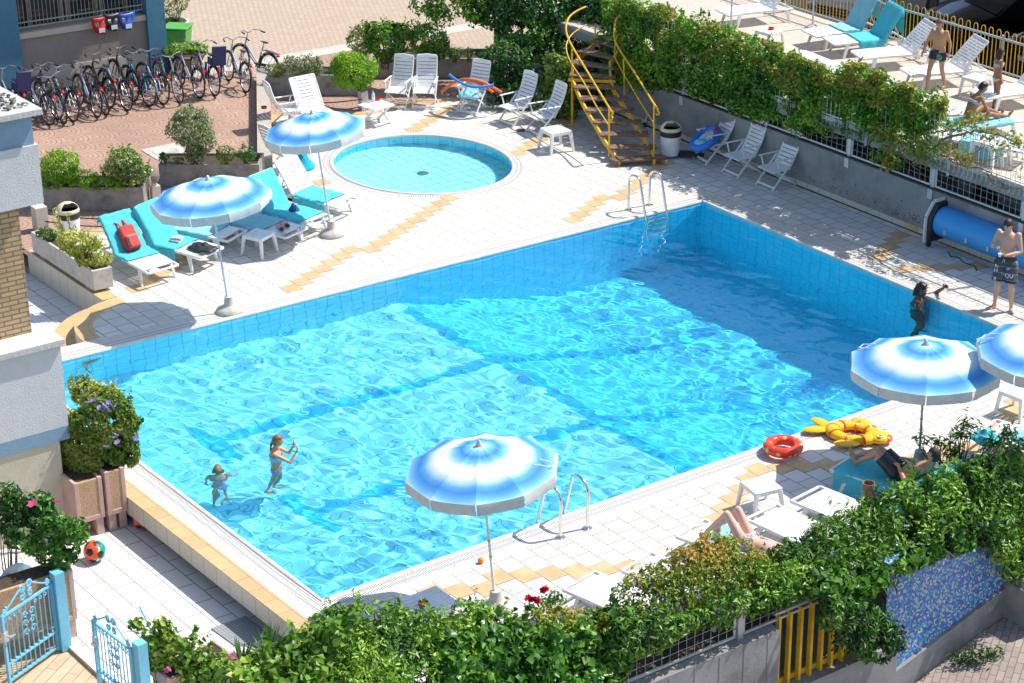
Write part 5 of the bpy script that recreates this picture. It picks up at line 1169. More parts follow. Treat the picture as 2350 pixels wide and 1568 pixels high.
# ---------------- concrete planters ----------------
def planter(label, tl, pl, pr_, ytop, depth, mat='conc', group='long concrete planters', name='planter', th=.05, z0=0, h=None):
    p, q = WT(tl, *pl, z0), WT(tl, *pr_, z0); d = (q-p).normalized(); n = Vector((-d.y, d.x, 0)); L = (q-p).length; hh = h or (up_at(p.lerp(q, .5), 0, px(tl, 0, ytop)[1])-z0)
    t = thing(name, label, 'planter', p, math.atan2(d.y, d.x), group); b = B()
    b.box(0, 0, 0, L, th, hh); b.box(0, depth-th, 0, L, depth, hh); b.box(0, th+.001, 0, th, depth-th-.001, hh); b.box(L-th, th+.001, 0, L, depth-th-.001, hh); b.box(.01, .01, .0, L-.01, depth-.01, hh*.5)
    obj('box', b, M[mat], t, smooth=False, bev=.006); b = B(); b.box(th+.002, th+.002, hh*.55, L-th-.002, depth-th-.002, hh-.05); obj('soil', b, M['soil'], t, smooth=False)
    return p, d, n, L, hh
P1 = planter('stained concrete planter behind the globe lamp', 'E', (290, 402), (1160, 402), 222, .8)
P2 = planter('stained concrete planter holding the round grey-green bush', 'E', (1282, 215), (2085, 215), 38, .8)
P3 = planter('stained concrete planter with silvery plants left of the topiary', 'B', (18, 765), (740, 765), 603, .8)
P4 = planter('dark stained concrete planter under the dense bushes behind the chairs', 'B', (850, 628), (1900, 628), 470, .9)
# long light planter with golden bush, in pool coordinates
t = thing('planter', 'light board-marked concrete trough with golden bush above the tiled wall', 'planter', D(2.62, -4.3)); o0 = D(2.62, -4.3)
b = B(); dbox(b, 2.62, -4.7, .06, 3.02, -2.3, .46); b.v = [(x-o0.x, y-o0.y, z) for x, y, z in b.v]; obj('box', b, M['concl'], t, smooth=False, bev=.01)
b = B(); dbox(b, 2.67, -4.65, .4605, 2.97, -2.35, .465); b.v = [(x-o0.x, y-o0.y, z) for x, y, z in b.v]; obj('soil', b, M['soil'], t, smooth=False)
b = B(); dbox(b, 2.66, -4.5, 0, 2.98, -4.3, .058); dbox(b, 2.66, -2.7, 0, 2.98, -2.5, .058); b.v = [(x-o0.x, y-o0.y, z) for x, y, z in b.v]; obj('foot', b, M['concl'], t, smooth=False)
# court wall and stub posts
t = thing('court_wall', 'low pebbled concrete wall between bicycle court and pool deck', 'wall'); p, q = WT('A', 2128, 1378), WT('A', 2112, 640); zz = up_at(p, 0, px('A', 0, 1235)[1]); d = (q-p).normalized(); n = Vector((-d.y, d.x, 0)); L = (q-p).length
b = B(); q2 = [p-n*.16, p+n*.16, p+n*.16+d*L, p-n*.16+d*L]; b.prism([(v.x, v.y) for v in q2], 0, zz*.75); obj('wall', b, pm('pebbled concrete', (.42, .37, .31), .9, var=.35, vs=40, bump=.5), t, smooth=False)
for (tl, x, y, yt, r_, lab) in (('E', 330, 560, 370, .13, 'short concrete post beside the cream bin'), ('E', 1245, 330, 200, .10, 'concrete post right of the globe lamp'), ('B', 1862, 440, 240, .10, 'wooden-edged concrete post beside the dark lamp'), ('B', 775, 880, 730, .09, 'pale post under the topiary bush')):
    p = WT(tl, x, y); z = up_at(p, 0, px(tl, 0, yt)[1]); b = B(); b.box(-r_, -r_, 0, r_, r_, z); o = obj('post', b, M['concl'], smooth=False, bev=.01); o.location = p; o.rotation_euler = (0, 0, SDIR); prop(o, lab, 'post', 'short concrete posts')
def chain(tl, a, c, label):
    p, q = WT(tl, *a, .35), WT(tl, *c, .35); b = B(); n = 30; b.tube([p.lerp(q, i/n)+Vector((0, 0, -.10*math.sin(PI*i/n))) for i in range(n+1)], .014, 5); prop(obj('barrier_chain', b, M['black']), label, 'chain', 'dark barrier chains at the deck edge')
chain('E', (355, 430), (1240, 440), 'upper dark chain behind the cream bin'); chain('E', (360, 492), (1240, 500), 'lower dark chain behind the cream bin'); chain('B', (30, 790), (770, 795), 'upper dark chain beneath the silvery planter'); chain('B', (430, 835), (770, 850), 'lower dark chain beneath the silvery planter')
# ---------------- lamps ----------------
gm = bpy.data.materials.new('smoky globe'); gm.use_nodes = True; nt = gm.node_tree; nt.nodes.clear(); o_ = nt.nodes.new('ShaderNodeOutputMaterial'); tr = nt.nodes.new('ShaderNodeBsdfTransparent'); tr.inputs[0].default_value = (.78, .76, .72, 1); gl = nd(nt, 'ShaderNodeBsdfPrincipled', Roughness=.12); gl.inputs['Base Color'].default_value = (.34, .32, .29, 1); mx = nt.nodes.new('ShaderNodeMixShader')
lw = nd(nt, 'ShaderNodeLayerWeight', Blend=.35); nt.links.new(ramp(nt, lw.outputs['Facing'], [(0, (.22,)*3), (1, (.85,)*3)]), mx.inputs[0]); nt.links.new(tr.outputs[0], mx.inputs[1]); nt.links.new(gl.outputs[0], mx.inputs[2]); nt.links.new(mx.outputs[0], o_.inputs[0])
def lamp(tl, x, y, bx, by, label, r_=.20):
    p = WT(tl, bx, by); zc_ = up_at(p, 0, px(tl, 0, y)[1]); t = thing('globe_lamp', label, 'lamp', p, 0, 'garden globe lamps'); b = B(); b.tube([(0, 0, 0), (0, 0, zc_-r_)], .055, 12); b.lathe([(.075, zc_-r_-.01), (.085, zc_-r_+.05), (.05, zc_-r_+.06)], 16); obj('post', b, M['chrome'], t)
    b = B(); b.ell((0, 0, zc_), r_, 28, 18); g_ = obj('globe', b, gm, t); b = B(); b.lathe([(.05, zc_-r_+.06), (.05, zc_-.04), (.035, zc_), (.03, zc_+.07), (.0, zc_+.09)], 12, cap=False); obj('bulb', b, M['plastic'], g_)
lamp('E', 1180, 130, 1205, 330, 'smoky globe lamp above the near left parasol', .235); lamp('B', 1935, 415, 1935, 590, 'dark globe lamp in the shade by the big bush', .26)
# ---------------- bins ----------------
def bin_(tl, x, y, label, rz, wheelie=False):
    p = WT(tl, x, y); t = thing('litter_bin', label, 'bin', p, rz, 'round litter bins'); b = B(); b.lathe([(.20, 0), (.215, .01), (.215, .05)], 24); obj('base', b, pm('blue bin base', (.05, .12, .3), .5), t)
    b = B(); b.lathe([(.20, .051), (.225, .48)], 28); obj('bin_body', b, M['plastic'], t); b = B(); b.lathe([(.232, .482), (.238, .55), (.238, .60)], 28); obj('rim', b, M['black'], t)
    b = B(); rows = []
    for i in range(9):
        a = PI/2*i/8; rows.append([(.235*math.cos(a)*math.cos(2*PI*k/28), .235*math.cos(a)*math.sin(2*PI*k/28), .602+.20*math.sin(a)) for k in range(28)])
    b.grid(rows, wrap=True); b.f = [f for j, f in enumerate(b.f) if not (2 <= j//28 <= 5 and ((j % 28) < 5 or (j % 28) > 22))]; b.m = [0]*len(b.f); obj('lid', b, pm('cream bin lid', (.70, .63, .42), .4, var=.05), t, solid=.008, ang_=60)
    b = B(); b.lathe([(.19, .60), (.02, .60)], 20); obj('inside', b, M['black'], t)
bin_('C', 1310, 1250, 'white litter bin with cream domed lid beside the yellow stair', R(-80)); bin_('E', 565, 640, 'litter bin with cream domed lid behind the golden bush', R(-50))
p = WT('A', 1440, 455); t = thing('wheelie_bin', 'bright green wheelie bin beside the blue building', 'bin', p, R(-100)); t.scale = (.85,)*3; b = B(); b.add([(-.24, -.27, .06), (.24, -.27, .06), (.24, .27, .06), (-.24, .27, .06), (-.33, -.36, .92), (.33, -.36, .92), (.33, .36, .92), (-.33, .36, .92)], [(3,2,1,0),(4,5,6,7),(0,1,5,4),(1,2,6,5),(2,3,7,6),(3,0,4,7)]); obj('bin_body', b, M['green'], t, bev=.02)
b = B(); b.box(-.37, -.40, .925, .37, .40, .97); b.box(-.40, -.30, .88, -.345, .30, .95); obj('lid', b, M['green'], t, bev=.02)
for s_ in (-1, 1): b = B(); b.tube([(-.30, s_*.25, .10), (-.30, s_*.31, .10)], .10, 14); obj('wheel', b, M['black'], t)
b = B(); b.tube([(.34, -.2, .95), (.40, -.2, .93), (.40, .2, .93), (.34, .2, .95)], .015, 6); obj('handle', b, M['black'], t)
p = WT('A', 1345, 420); t = thing('plastic_crate', 'orange plastic crate behind the terracotta pots', 'crate', p, .2); b = B()
for z in (.0, .10, .20, .29): b.tube([(-.2, -.15, z+.01), (.2, -.15, z+.01), (.2, .15, z+.01), (-.2, .15, z+.01)], .018, 4, closed=True)
for x, y in ((-.2, -.15), (.2, -.15), (.2, .15), (-.2, .15), (0, -.15), (0, .15)): b.box(x-.015, y-.015, 0, x+.015, y+.015, .31)
b.box(-.2, -.15, 0, .2, .15, .015); obj('box', b, M['orange'], t)
M['terra'] = pm('terracotta', (.42, .15, .07), .8, var=.15); M['stonepot'] = pm('dark washed concrete', (.16, .13, .10), .9, var=.4, vs=30, bump=.5)
def pot(tl, x, y, prof, mat, label, n=24):
    p = WT(tl, x, y); t = thing('flower_pot', label, 'pot', p, 0, 'flower pots'); b = B(); b.lathe(prof, n); obj('pot_bowl', b, M[mat], t); r_, z = prof[-1]; b = B(); b.lathe([(r_*.9, z+.0), (r_*.85, z+.02), (0, z+.03)], n, cap=False); obj('soil', b, M['soil'], t); return p
pp1 = pot('A', 1500, 570, [(.22, 0), (.30, .05), (.48, .42), (.50, .46), (.46, .47)], 'stonepot', 'wide dark bowl planter overflowing with light green leaves')
pot('A', 1378, 545, [(.16, 0), (.24, .36), (.26, .36), (.26, .42), (.22, .42)], 'terra', 'terracotta pot between bicycles and bowl planter')
pp3 = pot('B', 1905, 790, [(.20, 0), (.22, .04), (.42, .34), (.48, .38), (.45, .40), (.42, .38)], 'concl', 'cream bowl pot with white flowers behind the chair')
pp4 = pot('A', 1390, 280, [(.36, 0), (.40, .10), (.44, .34), (.46, .36), (.42, .37)], 'concl', 'scalloped pale pot with the oleander')
# manhole covers, drain
def flat_(name, label, cat, p, prof, mat, rz=0, **k): b = B(); b.lathe(prof, 28); o = obj(name, b, mat); o.location = p; return prop(o, label, cat)
p = WT('A', 1330, 1215, .0); t = thing('manhole_cover', 'square concrete manhole cover with round lid in the bicycle court', 'manhole', p, SDIR); b = B(); b.box(-.42, -.42, 0, .42, .42, .012); obj('slab', b, M['concl'], t, smooth=False); b = B(); b.lathe([(.30, .0125), (.30, .02), (.25, .02), (.24, .014)], 28); obj('lid', b, M['concl'], t)
flat_('drain_cover', 'small round black drain cover beside the folding chair', 'drain', WT('B', 2040, 1046, .003), [(.12, 0), (.12, .008), (.1, .01)], M['black'])
m_ = brickmat('embossed steel', .10, .10, (.36, .38, .40), (.32, .34, .36), (.20, .21, .22), ms=.012, off=0, rough=.45, var=.1, bump=.4)
cs = [WT('J', *q, -.496) for q in ((1690, 1132), (1965, 1032), (2168, 1182), (1900, 1283))]
b = B(); b.uv = [(0, 0), (1.15, 0), (1.15, 1), (0, 1)]*2; b.add([c for c in cs]+[c+Vector((0, 0, .012)) for c in cs], [(0,1,2,3),(7,6,5,4),(4,5,1,0),(5,6,2,1),(6,7,3,2),(7,4,0,3)]); prop(obj('access_hatch', b, m_, smooth=False), 'grey embossed steel hatch in the lower courtyard', 'hatch')
# ---------------- pool cover roller ----------------
p = WT('F', 1575, 575); _q = ST(p); p = D(_q[0]+.28, _q[1]); q = D(_q[0]+.28, _q[1]+6.0); t = thing('pool_cover_roller', 'big blue rolled pool cover on a wheeled reel along the wall', 'cover roller', p, ang(p, q)); t.scale = (.9,)*3; L = (q-p).length
M['cover'] = pm('blue cover sheet', (.04, .32, .74), .38, var=.05, vs=3, bump=.15, bs=8); b = B(); n = 36; rows = []
for i in range(2):
    rows.append([(.18+i*(L-.36), (.34+.012*math.sin(6*PI*k/n))*math.cos(2*PI*k/n), .55+(.34+.012*math.sin(4*PI*k/n))*math.sin(2*PI*k/n)) for k in range(n)])
b.tube([(.16, 0, .55), (.9, 0, .55), (2.0, 0, .552), (3.2, 0, .549), (L-.2, 0, .55)], [.335, .34, .337, .342, .34], 40); obj('rolled_cover', b, M['cover'], t)
for x in (0, L-.16):
    b = B(); b.M = Matrix(((0, 0, 1, x), (1, 0, 0, 0), (0, 1, 0, 0), (0, 0, 0, 1)))
    b.prism([(-.40, .12), (.40, .12), (.40, .68), (.20, .98), (-.20, .98), (-.40, .68)], 0, .15); b_ = obj('end_housing', b, M['black'], t, bev=.04)
    b = B(); b.M = Matrix(((0, 0, 1, x-.01), (1, 0, 0, 0), (0, 1, 0, 0), (0, 0, 0, 1)))
    for a, c in (((-.41, .12), (-.41, .68)), ((-.41, .68), (-.20, .99)), ((-.2, .99), (.2, .99)), ((.20, .99), (.41, .68)), ((.41, .68), (.41, .12))): b.obox((*a, .05), (*c, .05), .13, .03, up=(0, 0, 1))
    obj('white_trim', b, M['plastic'], b_)
    for y in (-.33, .33): b = B(); b.tube([(x+.04, y, .06), (x+.10, y, .06)], .06, 14); b.obox((x+.07, y, .06), (x+.07, y, .14), .03, .03); obj('castor', b, M['black'], t)
for k in range(8): b = B(); b.box(.5+k*.62, -.352, .42, .56+k*.62, -.325, .52); obj('strap', b, M['concl'], t)
b = B(); pts = [(.6, -.25, .012), (.8, -.38, .012), (.95, -.30, .012), (1.2, -.42, .012), (1.5, -.40, .012), (1.7, -.55, .012)]; b.tube(catmull([Vector(v) for v in pts]), .012, 5); obj('rope', b, M['black'], t)
# white telescopic pole by the stair
p, q = WT('C', 1105, 1010), None; w_ = wy(*px('C', 1272, 490), p.y+.35); t = thing('cleaning_pole', 'long white cleaning pole leaning against the creeper behind the stair', 'pole', p); b = B(); b.tube([(0, 0, .08), w_-p], .014, 8); obj('pole', b, M['plastic'], t); b = B(); b.box(-.03, -.12, .0, .03, .12, .07); obj('brush_head', b, M['black'], t, bev=.01)
# inflatable boat on chair, bodyboard
o0 = c7[1]+Vector((0, 0, .50))-c7[3]*.0; t = thing('inflatable_boat', 'blue and white inflatable toy boat lying on the folding chair', 'inflatable', o0+c7[3]*.12, c7[2]); t.rotation_euler = (.15, .35, c7[2]+.5)
b = B(); b.tube([(.38*math.cos(2*PI*i/24), .24*math.sin(2*PI*i/24), 0) for i in range(24)], .085, 10, closed=True); obj('blue_tube', b, pm('blue vinyl', (.03, .20, .62), .2, var=.05), t); b = B(); b.ell((-.02, 0, .0), (.33, .19, .05)); obj('floor_panel', b, pm('printed white vinyl', (.62, .70, .74), .3, var=.5, vs=22), t); b = B(); b.ell((.22, 0, .05), (.12, .17, .08)); obj('pillow', b, pm('pale blue vinyl', (.15, .45, .75), .25), t); b = B(); b.ell((-.25, .15, .07), (.10, .05, .04)); obj('red_patch', b, M['red'], t)
p = WT('C', 1450, 1240, .05); b = B(); b.prism([(.34*math.cos(2*PI*i/20)*(1.1 if math.cos(2*PI*i/20) > 0 else .9), .15*math.sin(2*PI*i/20)) for i in range(20)], 0, .05); o = obj('bodyboard', b, M['black'], bev=.015); o.location = p; o.rotation_euler = (0, 0, SDIR-.9); prop(o, 'small black bodyboard on the tiles beside the litter bin', 'bodyboard')
# swim ring, fish float, balls
p = WT('G', 420, 800, .13); t = thing('swim_ring', 'red and yellow inflatable swim ring at the pool edge', 'swim ring', p); t.scale = (.88,)*3; b = B(); b.tube([(.27*math.cos(2*PI*i/32), .27*math.sin(2*PI*i/32), 0) for i in range(32)], .095, 16, closed=True); mm, nt, bs = nmat('printed red vinyl'); tc = nt.nodes.new('ShaderNodeTexCoord'); vo = nd(nt, 'ShaderNodeTexVoronoi', Scale=7); nt.links.new(tc.outputs['Object'], vo.inputs['Vector']); nt.links.new(ramp(nt, vo.outputs['Distance'], [(0, (.75, .68, .6)), (.22, (.85, .45, .05)), (.34, (.80, .06, .03)), (1, (.80, .05, .03))]), bs.inputs['Base Color']); bs.inputs['Roughness'].default_value = .18; obj('ring', b, mm, t)
p = WT('G', 985, 690, .08); t = thing('fish_float', 'yellow inflatable fish float with orange stripes and round eye', 'inflatable', p, SDIR-1.05); t.scale = (.92, .92, .62); yv = pm('yellow vinyl', (.85, .48, .01), .15, var=.03); ov = pm('orange vinyl', (.80, .14, .02), .15, var=.03)
b = B(); b.tube([(.36*math.cos(2*PI*i/28), .27*math.sin(2*PI*i/28), 0) for i in range(28)], [.125+.02*math.cos(4*PI*i/28) for i in range(28)], 12, closed=True); b.ell((.44, 0, .02), (.24, .22, .14), 16, 10); obj('fish_body', b, yv, t)
b = B()
for a in (.9, 1.6, 2.4, -.9, -1.6, -2.4, 3.1): c_, s_ = math.cos(a), math.sin(a); R3 = Matrix.Rotation(a, 3, 'Z'); b.tube([Vector((.36*c_, .27*s_, 0))+R3 @ Vector((.130*math.cos(2*PI*i/14), 0, .130*math.sin(2*PI*i/14))) for i in range(14)], .022, 6, closed=True)
obj('orange_stripes', b, ov, t); b = B(); b.ell((.60, 0, .02), (.10, .13, .10)); obj('nose_patch', b, ov, t)
for s_ in (-1, 1): b = B(); b.ell((.02, s_*.44, .0), (.24, .14, .05), rot=Matrix.Rotation(-s_*.5, 3, 'Z')); obj('fin', b, yv, t); b = B(); b.ell((.50, s_*.12, .13), (.05, .05, .03)); e_ = obj('eye', b, M['plastic'], t); b = B(); b.ell((.51, s_*.125, .155), (.025, .025, .012)); obj('pupil', b, M['black'], e_)
b = B(); b.ell((-.62, -.14, 0), (.26, .12, .06), rot=Matrix.Rotation(.5, 3, 'Z')); b.ell((-.62, .14, 0), (.26, .12, .06), rot=Matrix.Rotation(-.5, 3, 'Z')); obj('tail', b, yv, t)
b = B(); b.ell((0, 0, .045), .045, 18, 12); o = obj('ball', b, pm('orange ball', (.85, .22, .01), .4)); o.location = WT('N', 862, 1308); prop(o, 'small plain orange ball beside the pool grating', 'ball')
def football(p, r_, c1, c2, label, seed=0):
    me = bpy.data.meshes.new('ball'); bm = bmesh.new(); bmesh.ops.create_icosphere(bm, subdivisions=4, radius=r_); ico = bmesh.new(); bmesh.ops.create_icosphere(ico, subdivisions=1, radius=1); V_ = [v.co.normalized() for v in ico.verts]; ico.free()
    for f in bm.faces: c = f.calc_center_median().normalized(); f.smooth = True; f.material_index = 1 if max(c.dot(v) for v in V_) > .935 else (2 if c.x > .15 and c2 else (3 if c.x > .02 and c2 else 0))
    bm.to_mesh(me); bm.free()
    for m_ in (c1, M['black'], c2 or c1, M['plastic']): me.materials.append(m_)
    o = bpy.data.objects.new('football', me); C.objects.link(o); o.location = p+Vector((0, 0, r_)); o.rotation_euler = (.4, .2+seed, .5); prop(o, label, 'ball', 'footballs in the lower courtyard')
ro = pm('red orange ball', (.75, .10, .02), .35)
football(WT('J', 1140, 320, -.5), .14, ro, None, 'orange football with black patches under the ochre ledge', .3); football(WT('J', 765, 585, -.5), .165, ro, pm('teal ball', (.0, .35, .25), .3), 'football half orange and half green on the sunny tiles')
# ---------------- foliage palettes ----------------
lm = leafmat
M['pitto'] = lm('dark glossy leaves', [(.012, .05, .008), (.03, .11, .012), (.06, .18, .02), (.13, .28, .04)], .38, .2)
M['ivy'] = lm('ivy leaves', [(.02, .08, .012), (.05, .16, .02), (.10, .25, .035), (.20, .36, .06)], .35, .3)
M['limeivy'] = lm('pale ivy leaves', [(.05, .14, .02), (.12, .26, .03), (.24, .38, .05), (.38, .40, .09)], .4, .35)
M['brownhedge'] = lm('bronze green leaves', [(.03, .09, .012), (.07, .16, .02), (.15, .20, .03), (.24, .19, .06)], .5, .3)
M['creep'] = lm('creeper leaves', [(.015, .07, .008), (.04, .15, .015), (.08, .22, .02), (.16, .30, .04)], .4, .35)
M['creept'] = lm('turning creeper leaves', [(.10, .22, .02), (.22, .30, .03), (.36, .32, .06), (.46, .20, .07)], .45, .35)
M['darktree'] = lm('deep green leaves', [(.006, .03, .008), (.014, .06, .012), (.03, .11, .018), (.07, .19, .03)], .4, .25)
M['lime'] = lm('lime privet leaves', [(.08, .22, .01), (.17, .36, .015), (.28, .48, .02), (.42, .56, .05)], .45, .35)
M['varieg'] = lm('variegated leaves', [(.06, .14, .03), (.18, .26, .06), (.40, .44, .16), (.60, .60, .30)], .45, .3)
M['golden'] = lm('golden leaves', [(.16, .24, .03), (.38, .40, .07), (.62, .58, .16), (.75, .72, .32)], .5, .35)
M['silver leaf'] = lm('silvery leaves', [(.10, .15, .07), (.20, .25, .13), (.32, .37, .20), (.44, .46, .28)], .6, .3)
M['olive'] = lm('olive hedge leaves', [(.06, .13, .015), (.13, .22, .03), (.24, .30, .05), (.36, .34, .08)], .5, .3)
M['midgreen'] = lm('mid green leaves', [(.02, .09, .015), (.05, .17, .02), (.10, .26, .03), (.18, .34, .05)], .4, .3)
M['petal_p'] = pm('purple petals', (.32, .26, .62), .6, transl=.3); M['petal_r'] = pm('red petals', (.62, .01, .05), .6, transl=.2); M['petal_w'] = pm('white petals', (.8, .78, .74), .6, transl=.3); M['petal_k'] = pm('pink petals', (.62, .10, .25), .6, transl=.3)
def flowers(parent, pts, mat, r_=.035, seed=0, name='flowers'):
    rg = random.Random(seed); o0 = Vector(parent.location)
    b = B()
    for p in pts:
        p = Vector(p)-o0; e = Euler((rg.uniform(-.9, .9), rg.uniform(-.9, .9), rg.uniform(0, 6))).to_matrix()
        for k in range(6):
            a = 2*PI*k/6; d = e @ Vector((math.cos(a), math.sin(a), .25)); n_ = e @ Vector((-math.sin(a), math.cos(a), 0)); b.add([p, p+d*r_*.6+n_*r_*.45, p+d*r_*1.1, p+d*r_*.6-n_*r_*.45], [(0, 1, 2, 3)])
    return obj(name, b, mat, parent, smooth=False)
def pxbush(name, label, tl, base, circles, size, mat, dens=260, z0=0, dy=0, ry=None, cat='bush', group=None, seed=0, thick=.8, **k):
    bp_ = WT(tl, *base, z0) if tl != 'V' else W(*base, z0); es = []
    for c in circles:
        x, y, rx, rz = c[:4]; off = c[4] if len(c) > 4 else 0
        X, Y = px(tl, x, y) if tl != 'V' else (x, y); f = .28647 if tl != 'V' else 1
        ctr = wy(X, Y, bp_.y+off); m_ = (Vector((0, 0, CAMH))-ctr).length/FV; rx2, rz2 = rx*f*m_, rz*f*m_; es.append((ctr, (rx2, (rx2+rz2)/2*thick, rz2)))
    return bush(name, label, cat, bp_, es, size, M[mat], dens, seed=seed, group=group, **k), es
GS = 'shrubs in the planters'
pxbush('topiary_bush', 'round lime-green topiary on a thin trunk beside the folding chairs', 'B', (745, 880), [(690, 570, 175, 138), (640, 520, 120, 90), (740, 600, 130, 120)], .05, 'lime', 900, stem=.55, lump=.2, depth=.3, seed=1, jit=.6)
pz = P4[4]-.05
pxbush('dense_shrub', 'large dense dark green shrub behind the white chairs', 'B', (980, 560), [(960, 330, 165, 130), (1060, 260, 110, 80), (880, 250, 90, 70)], .10, 'pitto', 420, z0=pz, group=GS, seed=2)
pxbush('dense_shrub', 'second dark shrub between the large one and the noodle chair', 'B', (1290, 560), [(1280, 320, 140, 110), (1330, 400, 110, 70)], .09, 'pitto', 420, z0=pz, group=GS, seed=3)
pxbush('variegated_shrub', 'loose pale-edged shrub at the left end of the dark planter', 'B', (800, 560), [(740, 310, 90, 75), (780, 390, 70, 60), (760, 250, 60, 60)], .08, 'varieg', 300, z0=pz, group=GS, seed=4)
pxbush('low_shrub', 'small green shrub left of the dark globe lamp in the planter', 'B', (1500, 500), [(1500, 430, 60, 45)], .06, 'midgreen', 500, z0=pz, group=GS, seed=5)
pxbush('low_shrub', 'small yellowish shrub in the middle of the dark planter end', 'B', (1620, 500), [(1620, 425, 50, 38)], .05, 'olive', 600, z0=pz, group=GS, seed=6)
pxbush('low_shrub', 'low trailing shrub next to the post by the dark globe lamp', 'B', (1770, 500), [(1770, 445, 85, 28)], .05, 'midgreen', 600, z0=pz, group=GS, seed=7)
pz = P3[4]-.05
pxbush('silvery_shrub', 'silvery fine-leaved shrub in the planter left of the topiary', 'B', (270, 620), [(270, 520, 150, 75), (330, 560, 100, 50)], .06, 'silver leaf', 600, z0=pz, group=GS, seed=8)
pxbush('golden_shrub', 'small golden-green shrub at the left end of the silvery planter', 'B', (80, 620), [(90, 565, 75, 45)], .05, 'olive', 700, z0=pz, group=GS, seed=9)
pz = P2[4]-.05
pxbush('grey_bush', 'airy rounded grey-green bush standing before the bicycle court', 'A', (1560, 1330), [(1530, 1030, 185, 165), (1500, 960, 120, 100), (1590, 1130, 130, 120), (1560, 1230, 90, 80)], .06, 'silver leaf', 520, z0=pz, group=GS, seed=10, lump=.35, depth=.5, jit=.9)
for i, (x, y, r1, r2, m_, l_) in enumerate(((1315, 1255, 48, 42, 'midgreen', 'small dark green plant at the left end of the middle planter'), (1425, 1285, 50, 28, 'pitto', 'low dark plant left of the airy grey-green bush'), (1805, 1240, 72, 62, 'olive', 'small gold and red tinted shrub right of the airy bush'), (1970, 1235, 78, 68, 'midgreen', 'small green shrub at the right end of the middle planter'))):
    pxbush('low_shrub', l_, 'A', (x, 1330), [(x, y, r1, r2)], .05, m_, 650, z0=pz, group=GS, seed=11+i)
pz = P1[4]-.05
pxbush('lime_shrub', 'bright lime-green bush beside the pale house corner', 'A', (480, 1500), [(480, 1340, 150, 125), (430, 1440, 120, 100), (540, 1420, 100, 100)], .055, 'lime', 800, z0=pz, group=GS, seed=20, lump=.2)
pxbush('low_shrub', 'low yellowish bush between the lime and the variegated one', 'A', (720, 1500), [(690, 1430, 100, 75), (620, 1500, 70, 60)], .05, 'olive', 700, z0=pz, group=GS, seed=21)
pxbush('variegated_shrub', 'cream and green variegated bush behind the smoky globe lamp', 'A', (1010, 1500), [(1000, 1300, 150, 105), (1060, 1370, 160, 110), (920, 1400, 110, 80), (1000, 1240, 80, 60)], .075, 'varieg', 420, z0=pz, group=GS, seed=22)
pxbush('low_shrub', 'fine bright green spreading plant spilling over the planter edge', 'A', (800, 1520), [(800, 1470, 150, 55), (880, 1510, 100, 30)], .04, 'lime', 900, z0=pz, group=GS, seed=23)
pxbush('golden_bush', 'golden variegated bush growing in the light concrete trough', 'E', (700, 850), [(640, 690, 140, 85), (740, 760, 140, 95), (560, 640, 90, 60)], .06, 'golden', 800, z0=.42, group=GS, seed=24, lump=.35)
t_, _ = pxbush('creeping_shrub', 'dark green low shrub at the back end of the light trough', 'E', (390, 660), [(390, 600, 85, 45)], .05, 'midgreen', 700, z0=.42, group=GS, seed=25)
# tall shoots of the golden bush
b = B(); P_ = []; rg = random.Random(3); base_ = WT('E', 560, 760, .42)
for (x, y) in ((430, 380), (470, 470), (545, 420), (500, 530), (600, 520), (420, 470)):
    top = wy(*px('E', x, y), base_.y+.0); bb = wy(*px('E', 540+rg.uniform(-40, 40), 640), base_.y)
    b.tube([bb-base_, top-base_], [.008, .004], 4)
    for k in range(60): f = rg.random(); P_.append(tuple(bb.lerp(top, f)-base_+Vector((rg.gauss(0, .02), rg.gauss(0, .02), rg.gauss(0, .02)))))
t = thing('golden_shoots', 'tall thin yellow shoots rising from the trough in front of the bin', 'plant', base_); obj('stem', b, M['bark'], t); leafmesh('foliage', np.array(P_), np.tile([0, 0, 1.], (len(P_), 1)), .055, M['golden'], t, 5, jit=1)
# pots
pxbush('bowl_plant', 'light green plant overflowing the wide dark bowl behind the bicycles', 'A', (1500, 570), [(1490, 400, 145, 50), (1580, 400, 80, 45), (1400, 420, 80, 40)], .06, 'lime', 600, seed=30, cat='plant', twigs=2)
w_, es = pxbush('white_flower_plant', 'plant with white flowers in the cream bowl pot', 'B', (1905, 790), [(1900, 640, 90, 70), (1970, 610, 80, 60)], .07, 'darktree', 450, seed=31, cat='plant')
flowers(w_, [wy(*px('B', x, y), w_.location.y-.30) for x, y in ((1880, 655), (1840, 665), (1900, 620), (1990, 560), (1940, 580), (1850, 690), (1985, 610))], M['petal_w'], .06)
w_, es = pxbush('oleander', 'oleander with pink flowers beside the blue building', 'A', (1390, 280), [(1370, 60, 85, 90), (1340, 130, 60, 60), (1440, 30, 60, 60)], .13, 'midgreen', 160, seed=32, asp=.16, jit=.9, up=.6, cat='plant')
flowers(w_, [wy(*px('A', x, y), w_.location.y-.2) for x, y in ((1510, 8), (1380, 15), (1335, 70), (1320, 10))], M['petal_k'], .05)
